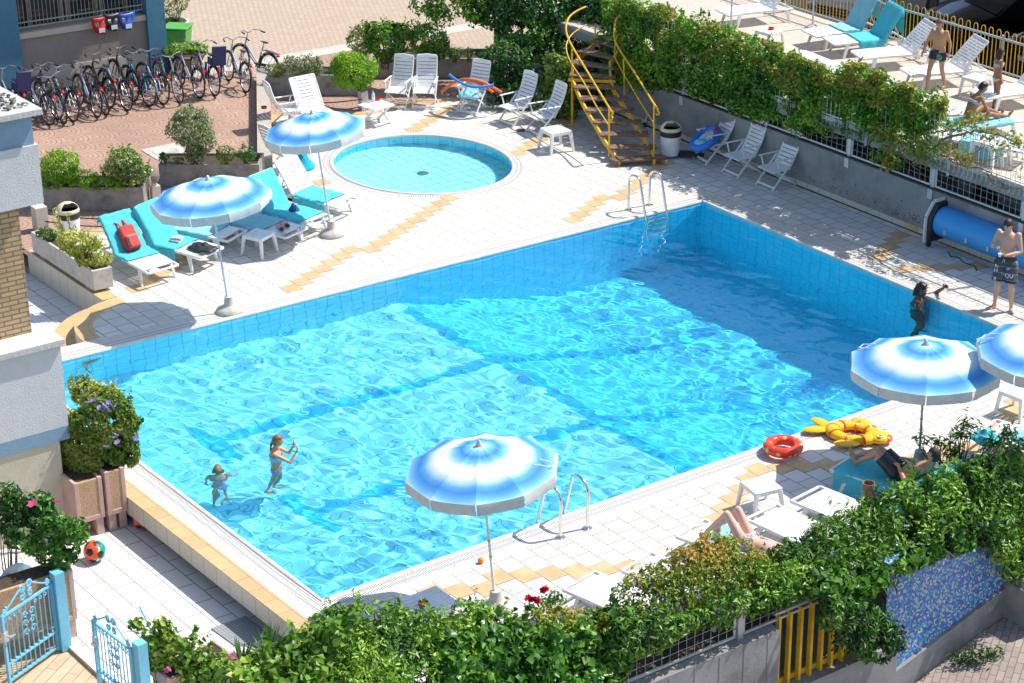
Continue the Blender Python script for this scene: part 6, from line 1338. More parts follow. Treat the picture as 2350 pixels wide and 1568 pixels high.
# ---------------- creeper over the terrace railing ----------------
def interp(tab, x):
    for (a, *u), (c, *v) in zip(tab[:-1], tab[1:]):
        if a <= x <= c: f = (x-a)/(c-a); return [p+(q-p)*f for p, q in zip(u, v)]
    return list(tab[-1][1:]) if x > tab[-1][0] else list(tab[0][1:])
def hedge(name, label, tab, plane, size, mat, dens, r0, base, cat='hedge', seed=0, group=None, back=0, lump=.3, depth=.35, asp=.55, jit=.6, up=.3, mat2=None, edge=.9, sx=1.0, bump_=0):
    """tab rows (x, ytop, ybot) in survey units; plane(x, y, f) -> world point, f = 0 top .. 1 bottom"""
    rg = random.Random(seed); es = []; x = tab[0][0]
    while x <= tab[-1][0]:
        yt, yb = interp(tab, x); r_ = min(r0, max(10, (yb-yt)/2)); y = yt+r_*edge+rg.uniform(-.3, .1)*r_*bump_
        n = max(1, int(round((yb-yt-2*r_)/(r_*.85)))+1)
        for i in range(n):
            yy = y+(yb-yt-2*r_*edge)*(i/max(1, n-1)) if n > 1 else (yt+yb)/2
            p = plane(x, yy, (yy-yt)/max(1, yb-yt)); m_ = (Vector((0, 0, CAMH))-p).length/FV; q = r_*m_*rg.uniform(.85, 1.12); es.append((p, (q*sx, q, q)))
        x += r_*.95
    base = Vector(base); t = thing(name, label, cat, base, 0, group); P, Nn = cloud(es, dens*1.55, seed, lump*1.3, depth=depth); P, Nn = thin(P, Nn, -.22 if seed > 62 or seed < 60 else -.42, 3.2, seed); P, Nn = sprigs(P, Nn, int(len(P)*.010), size*2.6, seed, 8)
    leafmesh('foliage', sh_to_local(P, base), Nn, size, mat, t, seed, asp, jit, up)
    b = B()
    for k, (c, r_) in enumerate(es):
        if k % 2: continue
        c = c-base; c0 = c+Vector((rg.uniform(-.2, .2), rg.uniform(-.05, .05), -r_[0]*1.3)); b.tube([c0, c0.lerp(c, .5)+Vector((.03, .02, 0)), c+Vector((rg.uniform(-.5, .5)*r_[0], 0, rg.uniform(0, .7)*r_[0]))], [.016, .011, .006], 5)
    obj('branches', b, M['bark'], t); return t, es
T1 = [(1412, -10, 215), (1450, -4, 215), (1500, 6, 203), (1540, 22, 206), (1592, 40, 216), (1650, 62, 236), (1700, 78, 256), (1736, 90, 276), (1793, 108, 286)]
T2 = [(1780, 104, 286), (1849, 140, 304), (1877, 152, 306), (1935, 152, 304), (1978, 148, 325), (2015, 168, 320), (2050, 184, 305), (2092, 200, 312), (2135, 210, 308), (2172, 232, 285)]
pS = lambda x, y, f: zs(x, y, 18.08+.10*math.sin(x*.05)-.05*f)
cr1, _ = hedge('creeper', 'thick green creeper covering the railing right of the yellow stair', T1, pS, .095, M['creep'], 330, 34, D(18.1, -5, 0), 'creeper', 41, 'creepers on the terrace railing')
cr2, _ = hedge('creeper', 'thinner green and rust-tinted creeper on the railing above the three chairs', T2, pS, .095, M['creep'], 250, 30, D(18.1, 0, 0), 'creeper', 42, 'creepers on the terrace railing', depth=.6, lump=.5)
for cr, T_, sd in ((cr1, T1, 43), (cr2, T2, 44)):
    rg = random.Random(sd); P_, N_ = [], []
    for k in range(5200 if cr is cr1 else 9000):
        x = rg.uniform(T_[0][0], T_[-1][0]); yt, yb = interp(T_, x); f = rg.random()**1.6*.55; y = yt-3+(yb-yt)*f
        if noise.noise(Vector((x*.02, y*.03, sd))) < -.05: continue
        p = zs(x, y, 17.80-.14*rg.random()+.30*(1-f)*rg.random()); P_.append(tuple(p-cr.location)); N_.append((-.3, -.5, .8))
    leafmesh('turning_leaves', np.array(P_), np.array(N_), .09, M['creept'], cr, sd, .6, .7)
# bare vine stems toward the right
rg = random.Random(9); b = B()
def vine(pts, r_, n=5):
    c = catmull([zs(*px('D', x, y), 17.9) for x, y in pts], n); c = [p+Vector((rg.gauss(0, .012), rg.gauss(0, .012), rg.gauss(0, .012))) for p in c]; b.tube(c, [r_*(1-.6*i/len(c)) for i in range(len(c))], 6)
for pts, r_ in (([(640, 960), (740, 1080), (900, 1110), (960, 1100)], .022), ([(650, 950), (800, 1020), (1000, 1060)], .03), ([(1100, 1040), (1300, 1120), (1500, 1260), (1700, 1330)], .025), ([(1640, 1180), (1700, 1120), (1900, 1060), (2050, 1060), (2200, 1100), (2340, 1160)], .030), ([(1600, 1060), (1760, 1050), (1880, 1010), (1960, 1040)], .02),
    ([(1480, 980), (1560, 1100), (1700, 1240), (1850, 1330), (2000, 1350), (2120, 1420), (2200, 1500)], .022), ([(1700, 1280), (1900, 1290), (2100, 1340), (2300, 1380)], .016), ([(1930, 1290), (2000, 1180), (2060, 1120)], .012), ([(1500, 1100), (1540, 1230), (1660, 1330), (1800, 1400)], .015), ([(2060, 1400), (2130, 1490), (2240, 1510), (2345, 1500)], .022), ([(1340, 1210), (1440, 1320), (1560, 1400)], .012), ([(1900, 1010), (2000, 1050), (2100, 1040), (2250, 1150), (2350, 1180)], .014)): vine(pts, r_)
for k in range(70):
    x, y = rg.uniform(1400, 2340), 0; y = 1020+(x-1400)*.33+rg.uniform(-120, 150); vine([(x, y), (x+rg.uniform(-60, 60), y+rg.uniform(-50, 50)), (x+rg.uniform(-90, 90), y+rg.uniform(-80, 60))], rg.uniform(.004, .008), 3)
t = thing('bare_vine', 'twisting half-bare vine stems on the railing below the seated woman', 'vine', D(18, 4, 0)); b.v = [tuple(Vector(v)-t.location) for v in b.v]; obj('stem', b, pm('vine bark', (.20, .15, .10), .9, var=.3), t)
P_ = []
for cx_, cy_, n_, s_ in ((1260, 1100, 200, 60), (1450, 1130, 260, 70), (1530, 1230, 160, 60), (1750, 1000, 80, 60), (1900, 980, 90, 60), (1700, 1180, 110, 60), (1860, 1270, 100, 50), (2080, 1080, 60, 60), (2280, 1130, 60, 50), (1230, 1250, 160, 50), (1280, 1320, 110, 35), (1120, 1030, 160, 50), (2150, 1190, 30, 60), (1990, 950, 40, 40), (1420, 950, 150, 60)):
    for k in range(n_): P_.append(tuple(zs(*px('D', cx_+rg.gauss(0, s_), cy_+rg.gauss(0, s_*.7)), 17.88-rg.random()*.1)-t.location))
leafmesh('foliage', np.array(P_), np.tile([-.3, -.5, .7], (len(P_), 1)), .085, M['creept'], t, 9, .6, .8)
# big dark tree mass left of the stair
Yt = D(17.7, -7.9).y
pY = lambda x, y, f: wy(x, y, Yt+.5-.5*f+.3*math.sin(x*.03))
TT = [(1100, -30, 66), (1128, -30, 58), (1156, -30, 90), (1174, -30, 112), (1199, -30, 140), (1242, -30, 150), (1300, -30, 120), (1350, -30, 112), (1395, -30, 95), (1412, -30, 60)]
hedge('big_tree', 'large dark leafy tree spreading behind the yellow stair', TT, pY, .11, M['darktree'], 260, 40, Vector((wy(1290, 100, Yt).x, Yt+.6, 0)), 'tree', 51, None, depth=.3)
t2_ = [(962, -30, 33), (990, -30, 55), (1019, -30, 66), (1042, -30, 28), (1070, -30, 44), (1100, -30, 72)]
hedge('tree_branch', 'leafy branches of a vine hanging over the yard at the top', t2_, lambda x, y, f: wy(x, y, Yt+.2), .11, M['creep'], 110, 22, Vector((wy(1050, 0, Yt).x, Yt, 0)), 'branch', 52, None, lump=.6, depth=.8)
T3 = [(1155, 95, 250), (1200, 120, 255), (1245, 130, 262), (1290, 110, 290), (1340, 100, 296), (1400, 95, 270), (1450, 100, 262), (1510, 150, 262)]
hedge('understory_hedge', 'shaded evergreen hedge behind the stair treads', T3, lambda x, y, f: wy(x, y, D(17.4, -6.6).y-.5*f+.4), .10, M['darktree'], 190, 40, D(17.4, -6.8, 0), 'hedge', 53)
hedge('aucuba_shrub', 'spotted yellow-green shrub left of the stair foot', [(1252, 165, 215), (1275, 120, 280), (1300, 135, 290), (1318, 160, 285)], lambda x, y, f: wy(x, y, WT('C', 430, 960).y+.1), .11, M['olive'], 160, 20, WT('C', 430, 980), 'bush', 54, lump=.4)
# ---------------- foreground hedge ----------------
GH = 'plants of the foreground hedge'
def pT(t1_, t0_): return lambda x, y, f: zt(x, y, t0_+(t1_-t0_)*f)
hedge('hedge', 'dark glossy evergreen hedge at the bottom centre, left of the red roses', [(700, 1452, 1640), (760, 1400, 1640), (830, 1384, 1640), (900, 1380, 1640), (950, 1400, 1640), (1000, 1402, 1640), (1060, 1376, 1640), (1120, 1385, 1640), (1170, 1405, 1640)], pT(13.2, 12.3), .085, M['pitto'], 430, 42, D(1, 12.4, 0), 'hedge', 61, GH, asp=.34)
hedge('ivy', 'large-leaved ivy at the bottom centre right of the dark hedge', [(1030, 1455, 1640), (1100, 1440, 1640), (1200, 1430, 1640), (1290, 1450, 1640), (1380, 1420, 1600), (1440, 1400, 1530)], pT(13.3, 12.6), .13, M['ivy'], 190, 40, D(3, 12.8, 0), 'ivy', 62, GH, asp=.8)
hedge('bronze_hedge', 'fine bronze-green hedge below the red roses', [(1180, 1412, 1560), (1240, 1405, 1600), (1300, 1400, 1590), (1370, 1394, 1540), (1400, 1385, 1480)], pT(13.0, 12.4), .055, M['brownhedge'], 700, 38, D(3, 12.4, 0), 'hedge', 63, GH)
hedge('pale_ivy', 'yellow-green ivy trailing at the corner of the tiled slab', [(500, 1585, 1640), (545, 1520, 1640), (600, 1490, 1640), (660, 1462, 1640), (720, 1440, 1600), (760, 1425, 1500), (800, 1400, 1440)], pT(13.4, 12.4), .11, M['limeivy'], 200, 36, D(-1, 12.9, 0), 'ivy', 64, GH, asp=.8, depth=.5)
hedge('bronze_hedge', 'feathery bronze hedge in front of the sunbather with bent knees', [(1395, 1380, 1460), (1440, 1335, 1460), (1490, 1300, 1445), (1540, 1268, 1430), (1600, 1240, 1400), (1640, 1222, 1390), (1700, 1240, 1380), (1750, 1268, 1370), (1790, 1290, 1380)], pT(12.9, 12.4), .055, M['brownhedge'], 620, 36, D(5, 12.4, 0), 'hedge', 65, GH, lump=.4)
hedge('hedge', 'glossy hedge above the concrete wall and mesh panels', [(1420, 1420, 1510), (1480, 1415, 1500), (1560, 1392, 1474), (1640, 1375, 1452), (1700, 1362, 1428), (1760, 1345, 1400), (1830, 1325, 1382), (1900, 1312, 1360)], pT(13.22, 13.05), .10, M['pitto'], 420, 34, D(4.5, 12.8, 0), 'hedge', 66, GH, asp=.34)
hedge('hedge', 'long glossy hedge from the rusty pipe to the right edge', [(1745, 1290, 1385), (1800, 1245, 1380), (1860, 1212, 1365), (1920, 1185, 1368), (1980, 1158, 1360), (2050, 1125, 1325), (2120, 1092, 1290), (2200, 1065, 1262), (2280, 1040, 1248), (2380, 1010, 1235)], pT(13.25, 12.45), .10, M['pitto'], 420, 44, D(8, 12.4, 0), 'hedge', 67, GH, asp=.34)
hedge('ivy', 'broad ivy leaves hanging over the top of the mosaic wall', [(1880, 1320, 1365), (1960, 1315, 1370), (2030, 1300, 1362), (2090, 1270, 1318), (2150, 1248, 1280), (2230, 1232, 1262), (2310, 1218, 1245)], pT(13.38, 13.2), .13, M['ivy'], 230, 24, D(8, 13, 0), 'ivy', 68, GH, asp=.8)
hedge('hedge_end', 'dark bush hanging down between the yellow bars and the mosaic', [(1905, 1350, 1450), (1935, 1360, 1490), (1965, 1370, 1505), (2000, 1385, 1525), (2035, 1410, 1515), (2055, 1435, 1490)], pT(13.5, 13.35), .10, M['darktree'], 330, 30, D(6.5, 13.4, -1.2), 'bush', 69, GH, asp=.34)
hedge('hedge_end', 'glossy bush hanging over the right end of the mosaic wall', [(2290, 1225, 1290), (2325, 1230, 1340), (2380, 1230, 1350)], pT(13.4, 13.3), .085, M['pitto'], 330, 26, D(9.9, 13.3, -.5), 'bush', 70, GH, asp=.34)
w_, es = pxbush('buddleia', 'tall airy shrub with faded flower spikes by the right parasol pole', 'G', (1790, 1010), [(1780, 850, 120, 110), (1860, 720, 130, 90), (1650, 760, 120, 60), (1900, 640, 110, 50), (2200, 700, 130, 90), (2080, 760, 100, 60), (1500, 740, 70, 40)], .12, 'midgreen', 100, seed=71, asp=.22, jit=.9, lump=.6, depth=.9, twigs=30, stemr=.014)
w_, es = pxbush('rose_bush', 'rose bush with crimson blooms at the front of the near deck', 'L', (330, 1060), [(400, 880, 90, 60), (320, 920, 70, 50), (200, 960, 60, 40)], .06, 'midgreen', 260, seed=72, lump=.5, depth=.7)
flowers(w_, [wy(*px('L', 300+dx, 812+dy), w_.location.y-.1) for dx, dy in ((0, 0), (12, 8), (-10, 6), (4, -8), (-4, 12))]+[wy(*px('L', 195+dx, 892+dy), w_.location.y-.1) for dx, dy in ((0, 0), (18, 8), (-25, -8), (35, 14), (-12, 4), (8, -8), (45, 10))], M['petal_r'], .06)
# rusty pipe, slab plants, yucca, rose with lime leaves, weeds
pb = zt(*px('G', 1085, 1395), 12.4); zt_ = zt(*px('G', 1080, 1100), 12.4).z
t = thing('rusty_pipe', 'open rusty steel pipe standing up out of the hedge', 'pipe', (pb.x, pb.y, 0)); b = B(); b.lathe([(.088, 0), (.088, zt_), (.078, zt_), (.078, 0)], 24, cap=False); obj('pipe_wall', b, pm('rusty steel', (.26, .15, .08), .75, .3, var=.4, vs=8, dirt=(.45, .42, .36), ds=6), t); b = B(); b.lathe([(.078, zt_-.25), (0, zt_-.25)], 20, cap=False); obj('inside', b, M['black'], t)
def blades(tl, x, y, n, L_, label, z0=-.5, seed=0):
    p = WT(tl, x, y, z0); t = thing('yucca', label, 'plant', p, 0, 'spiky yuccas'); rg = random.Random(seed); b = B()
    for k in range(n):
        a = rg.uniform(0, 2*PI); e = rg.uniform(.35, 1.35); L2 = L_*rg.uniform(.6, 1); u = Vector((math.cos(a)*math.cos(e), math.sin(a)*math.cos(e), math.sin(e))); s_ = Vector((-math.sin(a), math.cos(a), 0))*.022
        P_ = []
        for i in range(6): f = i/5; c = Vector((0, 0, .2))+u*L2*f+Vector((0, 0, -.25*f*f*math.cos(e)*L2)); w2 = s_*(1-f**1.5)*(.6+.8*min(1, f*3)); P_.append([c-w2, c+Vector((0, 0, -.006)), c+w2])
        b.grid(P_)
    obj('blades', b, M['bladeg'], t, ang_=80)
M['bladeg'] = pm('yucca blade', (.10, .20, .06), .45, var=.4, vs=4, transl=.2)
blades('J', 2160, 1470, 60, .62, 'spiky yucca in the corner below the tiled slab', seed=1); blades('J', 1950, 1560, 50, .55, 'smaller spiky yucca left of the corner one', seed=2)
w_, es = pxbush('rose_shrub', 'pale green rose shrub with pink and white blooms by the open gate', 'J', (1450, 1680), [(1300, 1110, 90, 70), (1260, 1260, 150, 110), (1420, 1220, 150, 100), (1500, 1380, 180, 130), (1250, 1380, 110, 90), (1700, 1420, 160, 90), (1560, 1520, 220, 90), (1100, 1100, 50, 50)], .085, 'limeivy', 230, z0=-.5, seed=73, asp=.75, lump=.5, depth=.7, twigs=24, stemr=.01)
flowers(w_, [wy(*px('J', x, y), w_.location.y-.5) for x, y in ((1840, 1360), (1860, 1345), (1880, 1370), (1600, 1400), (1340, 1465), (1350, 1455))], M['petal_k'], .045)
w_, _ = pxbush('street_weeds', 'dusty green weeds at the foot of the mosaic wall', 'H', (2000, 1440), [(1880, 1370, 130, 55), (2050, 1330, 150, 60), (1820, 1450, 100, 50), (2200, 1420, 120, 45), (2000, 1440, 150, 50)], .09, 'darktree', 160, z0=-1.75, seed=74, asp=.3, jit=.9, cat='weeds', lump=.5, depth=.7, twigs=10, stemr=.008)
# ---------------- lower left corner ----------------
M['pinkst'] = pm('pink stone trim', (.55, .36, .30), .7, var=.12, vs=6); M['aggr'] = pm('exposed aggregate', (.50, .32, .19), .9, var=.35, vs=50, bump=.5, bs=80)
def pinkpl(label, s0, t0, s1, t1, zt_, feet=True):
    o0 = D(s0, t1, -.5); t = thing('stone_planter', label, 'planter', o0, 0, 'pink aggregate planters on feet')
    def mk(nm, boxes, mat, **k): 
        b = B(); [dbox(b, *bx) for bx in boxes]; b.v = [tuple(Vector(v)-o0) for v in b.v]; return obj(nm, b, mat, t, smooth=False, **k)
    f = .28; mk('aggregate_body', [(s0+.05, t0+.05, f-.5, s1-.05, t1-.01, zt_-.02)], M['aggr'])
    mk('stone_trim', [(s0, t1-.05, f-.5, s0+.07, t1, zt_), (s1-.07, t1-.05, f-.5, s1, t1, zt_), (s0+.0702, t1-.05, f-.5, s1-.0702, t1, f-.42), (s0, t0, f-.5, s0+.05, t1-.052, zt_), (s1-.048, t0, f-.5, s1, t1-.052, zt_)], M['pinkst'], bev=.008)
    for a in (s0+.02, s1-.14):
        mk('foot', [(a, t0+.05, -.5, a+.12, t1-.02, f-.503)], M['pinkst'], bev=.01)
    mk('soil', [(s0+.06, t0+.06, zt_-.019, s1-.06, t1-.06, zt_-.015)], M['soil'])
def SJ(tl, x, y, z=-.5): return ST(WT(tl, x, y, z))
A0, A1 = SJ('I', 600, 1560), SJ('I', 858, 1495); zz = up_at(WT('I', 800, 1510, -.5), 0, px('I', 0, 1055)[1])
pinkpl('wide pink planter under the hedge-like bush, left of the narrow one', -1.56, A0[1]-.75, A1[0], A1[1], zz)
C0, C1 = SJ('I', 876, 1485), SJ('I', 1040, 1442); pinkpl('narrow pink planter touching the ochre-edged slab', C0[0], C1[1]-.95, C1[0], C1[1], zz+.05)
E0, E1 = SJ('J', 540, 1215), SJ('J', 640, 1190); zz2 = up_at(WT('J', 600, 1195, -.5), 0, px('J', 0, 655)[1]); pinkpl('pink planter just behind the blue gate post', E1[0]-1.7, E1[1]-.42, E1[0], E1[1], zz2)
E2 = SJ('J', 1290, 1640); pinkpl('pink planter under the pale rose shrub', E2[0]-.1, E2[1]-.1, E2[0]+.9, E2[1]+.4, -.05)
w_, es = pxbush('clipped_bush', 'big rounded olive and golden bush hanging over the pool corner', 'I', (800, 1400), [(800, 660, 270, 200), (740, 900, 260, 150), (980, 640, 140, 140), (990, 850, 130, 130), (620, 820, 150, 200), (880, 510, 190, 120), (600, 1000, 110, 90)], .06, 'olive', 1500, z0=-.5, dy=0, seed=80, lump=.16, depth=.25, thick=.6, twigs=0)
w2, es2 = pxbush('golden_bush', 'golden crown behind the olive bush with lilac flowers', 'I', (760, 1320), [(700, 380, 140, 100), (850, 400, 120, 80), (950, 450, 90, 70)], .06, 'golden', 1300, z0=-.5, seed=81, thick=.7, twigs=0)
w3, es3 = pxbush('pale_shrub', 'pale pinkish-green shrub tips beside the house ledge', 'I', (640, 1300), [(610, 310, 75, 110), (660, 280, 60, 70)], .06, 'varieg', 600, z0=-.5, seed=82, thick=.5, twigs=0)
w4, es4 = pxbush('hibiscus', 'hibiscus with open lilac flowers at the pool corner', 'I', (1000, 1400), [(1040, 650, 70, 60), (1050, 780, 80, 90), (960, 880, 70, 80), (1110, 590, 45, 30)], .07, 'midgreen', 420, z0=-.5, seed=83, thick=.6, twigs=0)
flowers(w4, [wy(*px('I', x, y), w4.location.y-.75) for x, y in ((850, 805), (940, 768), (928, 708), (1120, 665), (1090, 735))], M['petal_p'], .055)
flowers(w2, [wy(*px('I', x, y), w2.location.y-.75) for x, y in ((700, 450), (745, 435), (790, 425), (770, 405), (870, 450), (830, 470), (860, 500), (930, 470), (840, 490), (790, 490), (875, 520))], M['petal_p'], .045)
pxbush('oleander', 'dark oleander with pointed leaves at the left edge', 'J', (30, 900), [(60, 60, 90, 90), (20, 160, 110, 120), (150, 120, 110, 100), (60, 300, 130, 100)], .15, 'darktree', 190, z0=-.5, seed=84, asp=.2, jit=.9, up=.7, lump=.5, depth=.7, thick=.6, cat='plant')
w5, _ = pxbush('hibiscus', 'dark hibiscus with one pink flower above the left trough', 'J', (300, 960), [(330, 140, 120, 110), (270, 260, 130, 120), (400, 220, 110, 100), (200, 380, 140, 90)], .10, 'darktree', 260, z0=-.5, seed=85, asp=.6, lump=.4, depth=.5, thick=.6, twigs=0)
flowers(w5, [wy(*px('J', 460, 118), w5.location.y-.5), wy(*px('J', 262, 130), w5.location.y-.5)], M['petal_k'], .08)
pxbush('glossy_shrub', 'bright glossy shrub above the blue gate post', 'J', (520, 1180), [(480, 330, 150, 100), (540, 450, 150, 110), (360, 440, 150, 120), (480, 560, 150, 70), (240, 480, 80, 60), (620, 340, 80, 70)], .10, 'midgreen', 330, z0=-.5, seed=86, asp=.4, lump=.4, depth=.4, thick=.6, twigs=0)
b = B(); dbox(b, -5.2, E1[1]-.40, -.5, E1[0]-1.75, E1[1]-.05, zz2-.1); o = obj('stone_trough', b, M['aggr'], smooth=False); prop(o, 'long aggregate trough at the left edge behind the play table', 'planter', 'pink aggregate planters on feet')
# gate
M['gatem'] = M['blue']
def spiral(c, r_, a0, turns, ydir=1, n=16): return [Vector((c[0]+r_*(1-.75*i/n)*math.cos(a0+ydir*turns*2*PI*i/n), 0, c[1]+r_*(1-.75*i/n)*math.sin(a0+ydir*turns*2*PI*i/n))) for i in range(n+1)]
def make_gate(Wd, Hh):
    t = thing('gate_leaf', 'x', 'gate'); G_ = M['gatem']; b = B()
    for x in (.02, Wd-.02): b.obox((x, 0, 0), (x, 0, Hh), .04, .04, up=(0, 1, 0))
    for z in (.05, .30, Hh-.03): b.obox((.02, 0, z), (Wd-.02, 0, z), .032, .03)
    obj('frame', b, G_, t, smooth=False); b = B(); n = 11
    for i in range(1, n): x = Wd*i/n; b.tube([(x, 0, .05), (x, 0, Hh-.03)], .009, 6); b.ell((x, 0, .335), .02, 7, 5)
    obj('bars', b, G_, t); b = B(); c = Wd/2
    for s_ in (-1, 1):
        b.tube([(c+s_*(c-.02), 0, Hh), (c+s_*.30, 0, Hh+.09), (c+s_*.12, 0, Hh+.20), (c+s_*.04, 0, Hh+.17)], .013, 6)
        for (cc, r_, a0) in (((c+s_*.07, Hh+.20), .06, 0), ((c+s_*.08, Hh+.07), .055, 1), ((c+s_*(c-.08), Hh+.04), .05, 1.5)): b.tube(spiral(cc, r_, a0, 1.2, s_), .012, 5, sx=1.6)
    obj('top_scrolls', b, G_, t); b = B()
    for s_ in (-1, 1):
        for z in (Hh*.55, Hh*.68, Hh*.8): b.tube(spiral((c+s_*.07, z), .055, 0 if s_ > 0 else PI, 1.2, s_), .009, 5); b.ell((c+s_*.03, 0, z), .02, 6, 4)
        for k in range(4): b.tube(spiral((c+s_*(.16+.10*k), Hh-.10), .04, PI/2, 1.1, s_), .008, 5)
    obj('scrollwork', b, G_, t); b = B(); b.box(-.005, -.03, Hh*.62, .07, .03, Hh*.76); b.tube([(.05, -.03, Hh*.69), (.05, -.08, Hh*.69), (.14, -.08, Hh*.69)], .01, 6); obj('lock', b, M['metal'], t); return t
h1, e1 = WT('J', 475, 1292, -.52), WT('J', 72, 1580, -.52); W1 = (e1-h1).length; H1 = up_at(h1, 0, px('J', 0, 745)[1])+.5
g1 = make_gate(W1, H1); g1.location = e1; g1.rotation_euler = (0, 0, ang(e1, h1)); prop(g1, 'open blue wrought-iron gate leaf at the bottom left edge', 'gate', 'blue wrought-iron gate leaves')
fe, hi_ = WT('J', 795, 1600, -.52), WT('J', 1112, 1850, -.52); g2 = dup(g1, fe, ang(fe, hi_), 'blue gate leaf left of the pale rose shrub'); g2.scale = ((hi_-fe).length/W1, 1, 1)
for (p, yt, lab) in ((WT('J', 520, 1290, -.55), 672, 'blue square gate post in front of the pink planter'), (hi_+Vector((.10, .0, 0)), None, 'blue square gate post under the rose shrub')):
    hh = (up_at(p, 0, px('J', 0, yt)[1])+.55) if yt else H1+.1; b = B(); b.box(-.075, -.075, 0, .075, .075, hh); o = obj('gate_post', b, M['gatem'], smooth=False, bev=.006); o.location = p; o.rotation_euler = (0, 0, SDIR+.1); prop(o, lab, 'post', 'blue gate posts')
# toys behind the gate
p = WT('J', 170, 980, -.5); t = thing('round_board', 'round printed toy board with a sun and green hills behind the gate', 'toy board', (p.x, p.y, .05), SDIR); t.rotation_euler = (0, 0, SDIR); zc_ = up_at(p, 0, px('J', 0, 745)[1])-.05
def disc(b, cx_, cz, r_, y, a0=0, a1=360, n=32): v = [(cx_+r_*math.cos(R(a0+(a1-a0)*i/n)), y, cz+r_*math.sin(R(a0+(a1-a0)*i/n))) for i in range(n)]; b.add(v, [tuple(range(n))[::-1]])
b = B(); b.M = Matrix.Rotation(PI/2, 4, 'X'); b.lathe([(.0, -.015), (.27, -.015), (.28, 0), (.27, .015), (0, .015)], 32, cap=False); b.v = [(x, y, z+zc_) for x, y, z in b.v]; obj('board', b, pm('pale blue board', (.45, .66, .74), .4), t)
for nm, args, c in (('green_hill', (-.02, zc_-.10, .17, -.020, 0, 360), (.05, .30, .06)), ('sun', (.12, zc_+.08, .055, -.022), (.80, .55, .05)), ('red_sign', (-.13, zc_+.11, .055, -.024), (.5, .10, .05)), ('cloud_patch', (.02, zc_+.13, .05, -.021), (.8, .8, .8))): b = B(); disc(b, *args); obj(nm, b, pm(nm, c, .5), t, smooth=False)
p = WT('J', 20, 1120, -.5); t = thing('play_table', 'blue plastic play table with yellow trim at the left edge', 'play table', p, SDIR); b = B(); b.prism([(.36*math.cos(2*PI*i/24), .30*math.sin(2*PI*i/24)) for i in range(24)], .62, .66); obj('tabletop', b, pm('play table blue', (.08, .25, .70), .4), t, bev=.01); b = B(); b.tube([(.34*math.cos(2*PI*i/24), .28*math.sin(2*PI*i/24), .60) for i in range(24)], .03, 8, closed=True); obj('trim', b, M['yellow'], t)
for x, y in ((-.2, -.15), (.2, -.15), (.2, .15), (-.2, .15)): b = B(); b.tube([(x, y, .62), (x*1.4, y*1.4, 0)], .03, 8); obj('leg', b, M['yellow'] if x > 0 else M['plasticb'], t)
p = WT('J', 1205, 1130, -.5); q = wy(*px('J', 1120, 960), p.y); b = B(); b.tube([(0, 0, 0), q-p], .012, 7); b.ell(q-p, .018, 7, 5); o = obj('garden_stake', b, M['blue']); o.location = p; prop(o, 'thin blue stake standing behind the rose shrub', 'stake')
# vehicles beyond the terrace
M['carw'] = pm('white car paint', (.62, .63, .65), .25, var=.03, coat=.6); M['carb'] = pm('black car paint', (.008, .009, .012), .15, var=.1, coat=.8)
def car(name, label, loc, rz, paint, L=4.4, Wd=1.8, Hh=1.75, van=True):
    t = thing(name, label, 'van' if van else 'car', loc, rz); h = Hh
    prof = [(0, .35), (.02, .75), (.10, .95), (.95, 1.08), (1.55, h-.02), (L-.4, h), (L-.05, h-.35), (L, .5), (L, .3)] if van else [(0, .35), (.03, .70), (.15, .82), (1.2, .95), (2.0, h-.02), (3.2, h), (3.9, 1.05), (L-.05, .95), (L, .5), (L, .3)]
    b = B(); n = len(prof); vs = []
    for x, z in prof:
        ins = 0 if z < 1.1 else .16*(z-1.0)/(h-1.0)
        for y in (-Wd/2+ins, -Wd/2*.5+ins*.5, 0, Wd/2*.5-ins*.5, Wd/2-ins): vs.append((x+.10*(abs(y)/(Wd/2))**2*(1 if x < .5 else 0), y, z+(.03 if z > 1.4 else .015)*(1-(y/(Wd/2))**2)))
    fs = [(i*5+j, i*5+j+1, (i+1)*5+j+1, (i+1)*5+j) for i in range(n-1) for j in range(4)]+[tuple(i*5 for i in range(n)), tuple(i*5+4 for i in range(n))[::-1]]
    b.add(vs, fs); obj('body', b, paint, t, bev=.03)
    b = B(); p4, p3 = prof[3], prof[4]; w_ = Wd/2-.14
    b.add([(p4[0]-.012, -w_-.04, p4[1]+.03), (p4[0]-.012, w_+.04, p4[1]+.03), (p3[0]-.03, w_-.1, p3[1]-.04), (p3[0]-.03, -w_+.1, p3[1]-.04)], [(3, 2, 1, 0)]); obj('windscreen', b, M['glass'], t)
    for s_ in (-1, 1):
        b = B(); b.box(.0, s_*(w_-.12)-.12, .66, .10, s_*(w_-.12)+.12, .86); obj('headlight', b, M['chrome'], t, bev=.04)
        for x in (.85, L-.85):
            b = B(); y = s_*(Wd/2-.10); b.tube([(x, y-.11, .33), (x, y+.11, .33)], .33, 24); w2 = obj('wheel', b, M['tyre'], t); b = B(); b.tube([(x, y-.118, .33), (x, y+.118, .33)], .20, 20); obj('rim', b, M['chrome'], w2)
    b = B()
    for z in (.62, .70, .78): b.box(-.02, -.45, z, .02, .45, z+.04)
    obj('grille', b, M['black'], t); b = B(); b.box(-.03, -.26, .40, -.005, .26, .52); pl_ = obj('number_plate', b, M['plastic'], t)
    b = B(); b.box(-.032, -.26, .40, -.0301, -.21, .52); obj('plate_band', b, M['foamb'], pl_)
    return t
vp = WT('D', 800, 215, .3); vt = car('white_van', 'white van parked below the far terrace railing', (vp.x, vp.y, 0), R(48), M['carw'])
b = B()
for k in range(2):
    b.tube([(-.035, .085*math.cos(a)*1.0, .74+.085*math.sin(a)) for a in [2*PI*i/24 for i in range(24)]], .008, 5, closed=True)
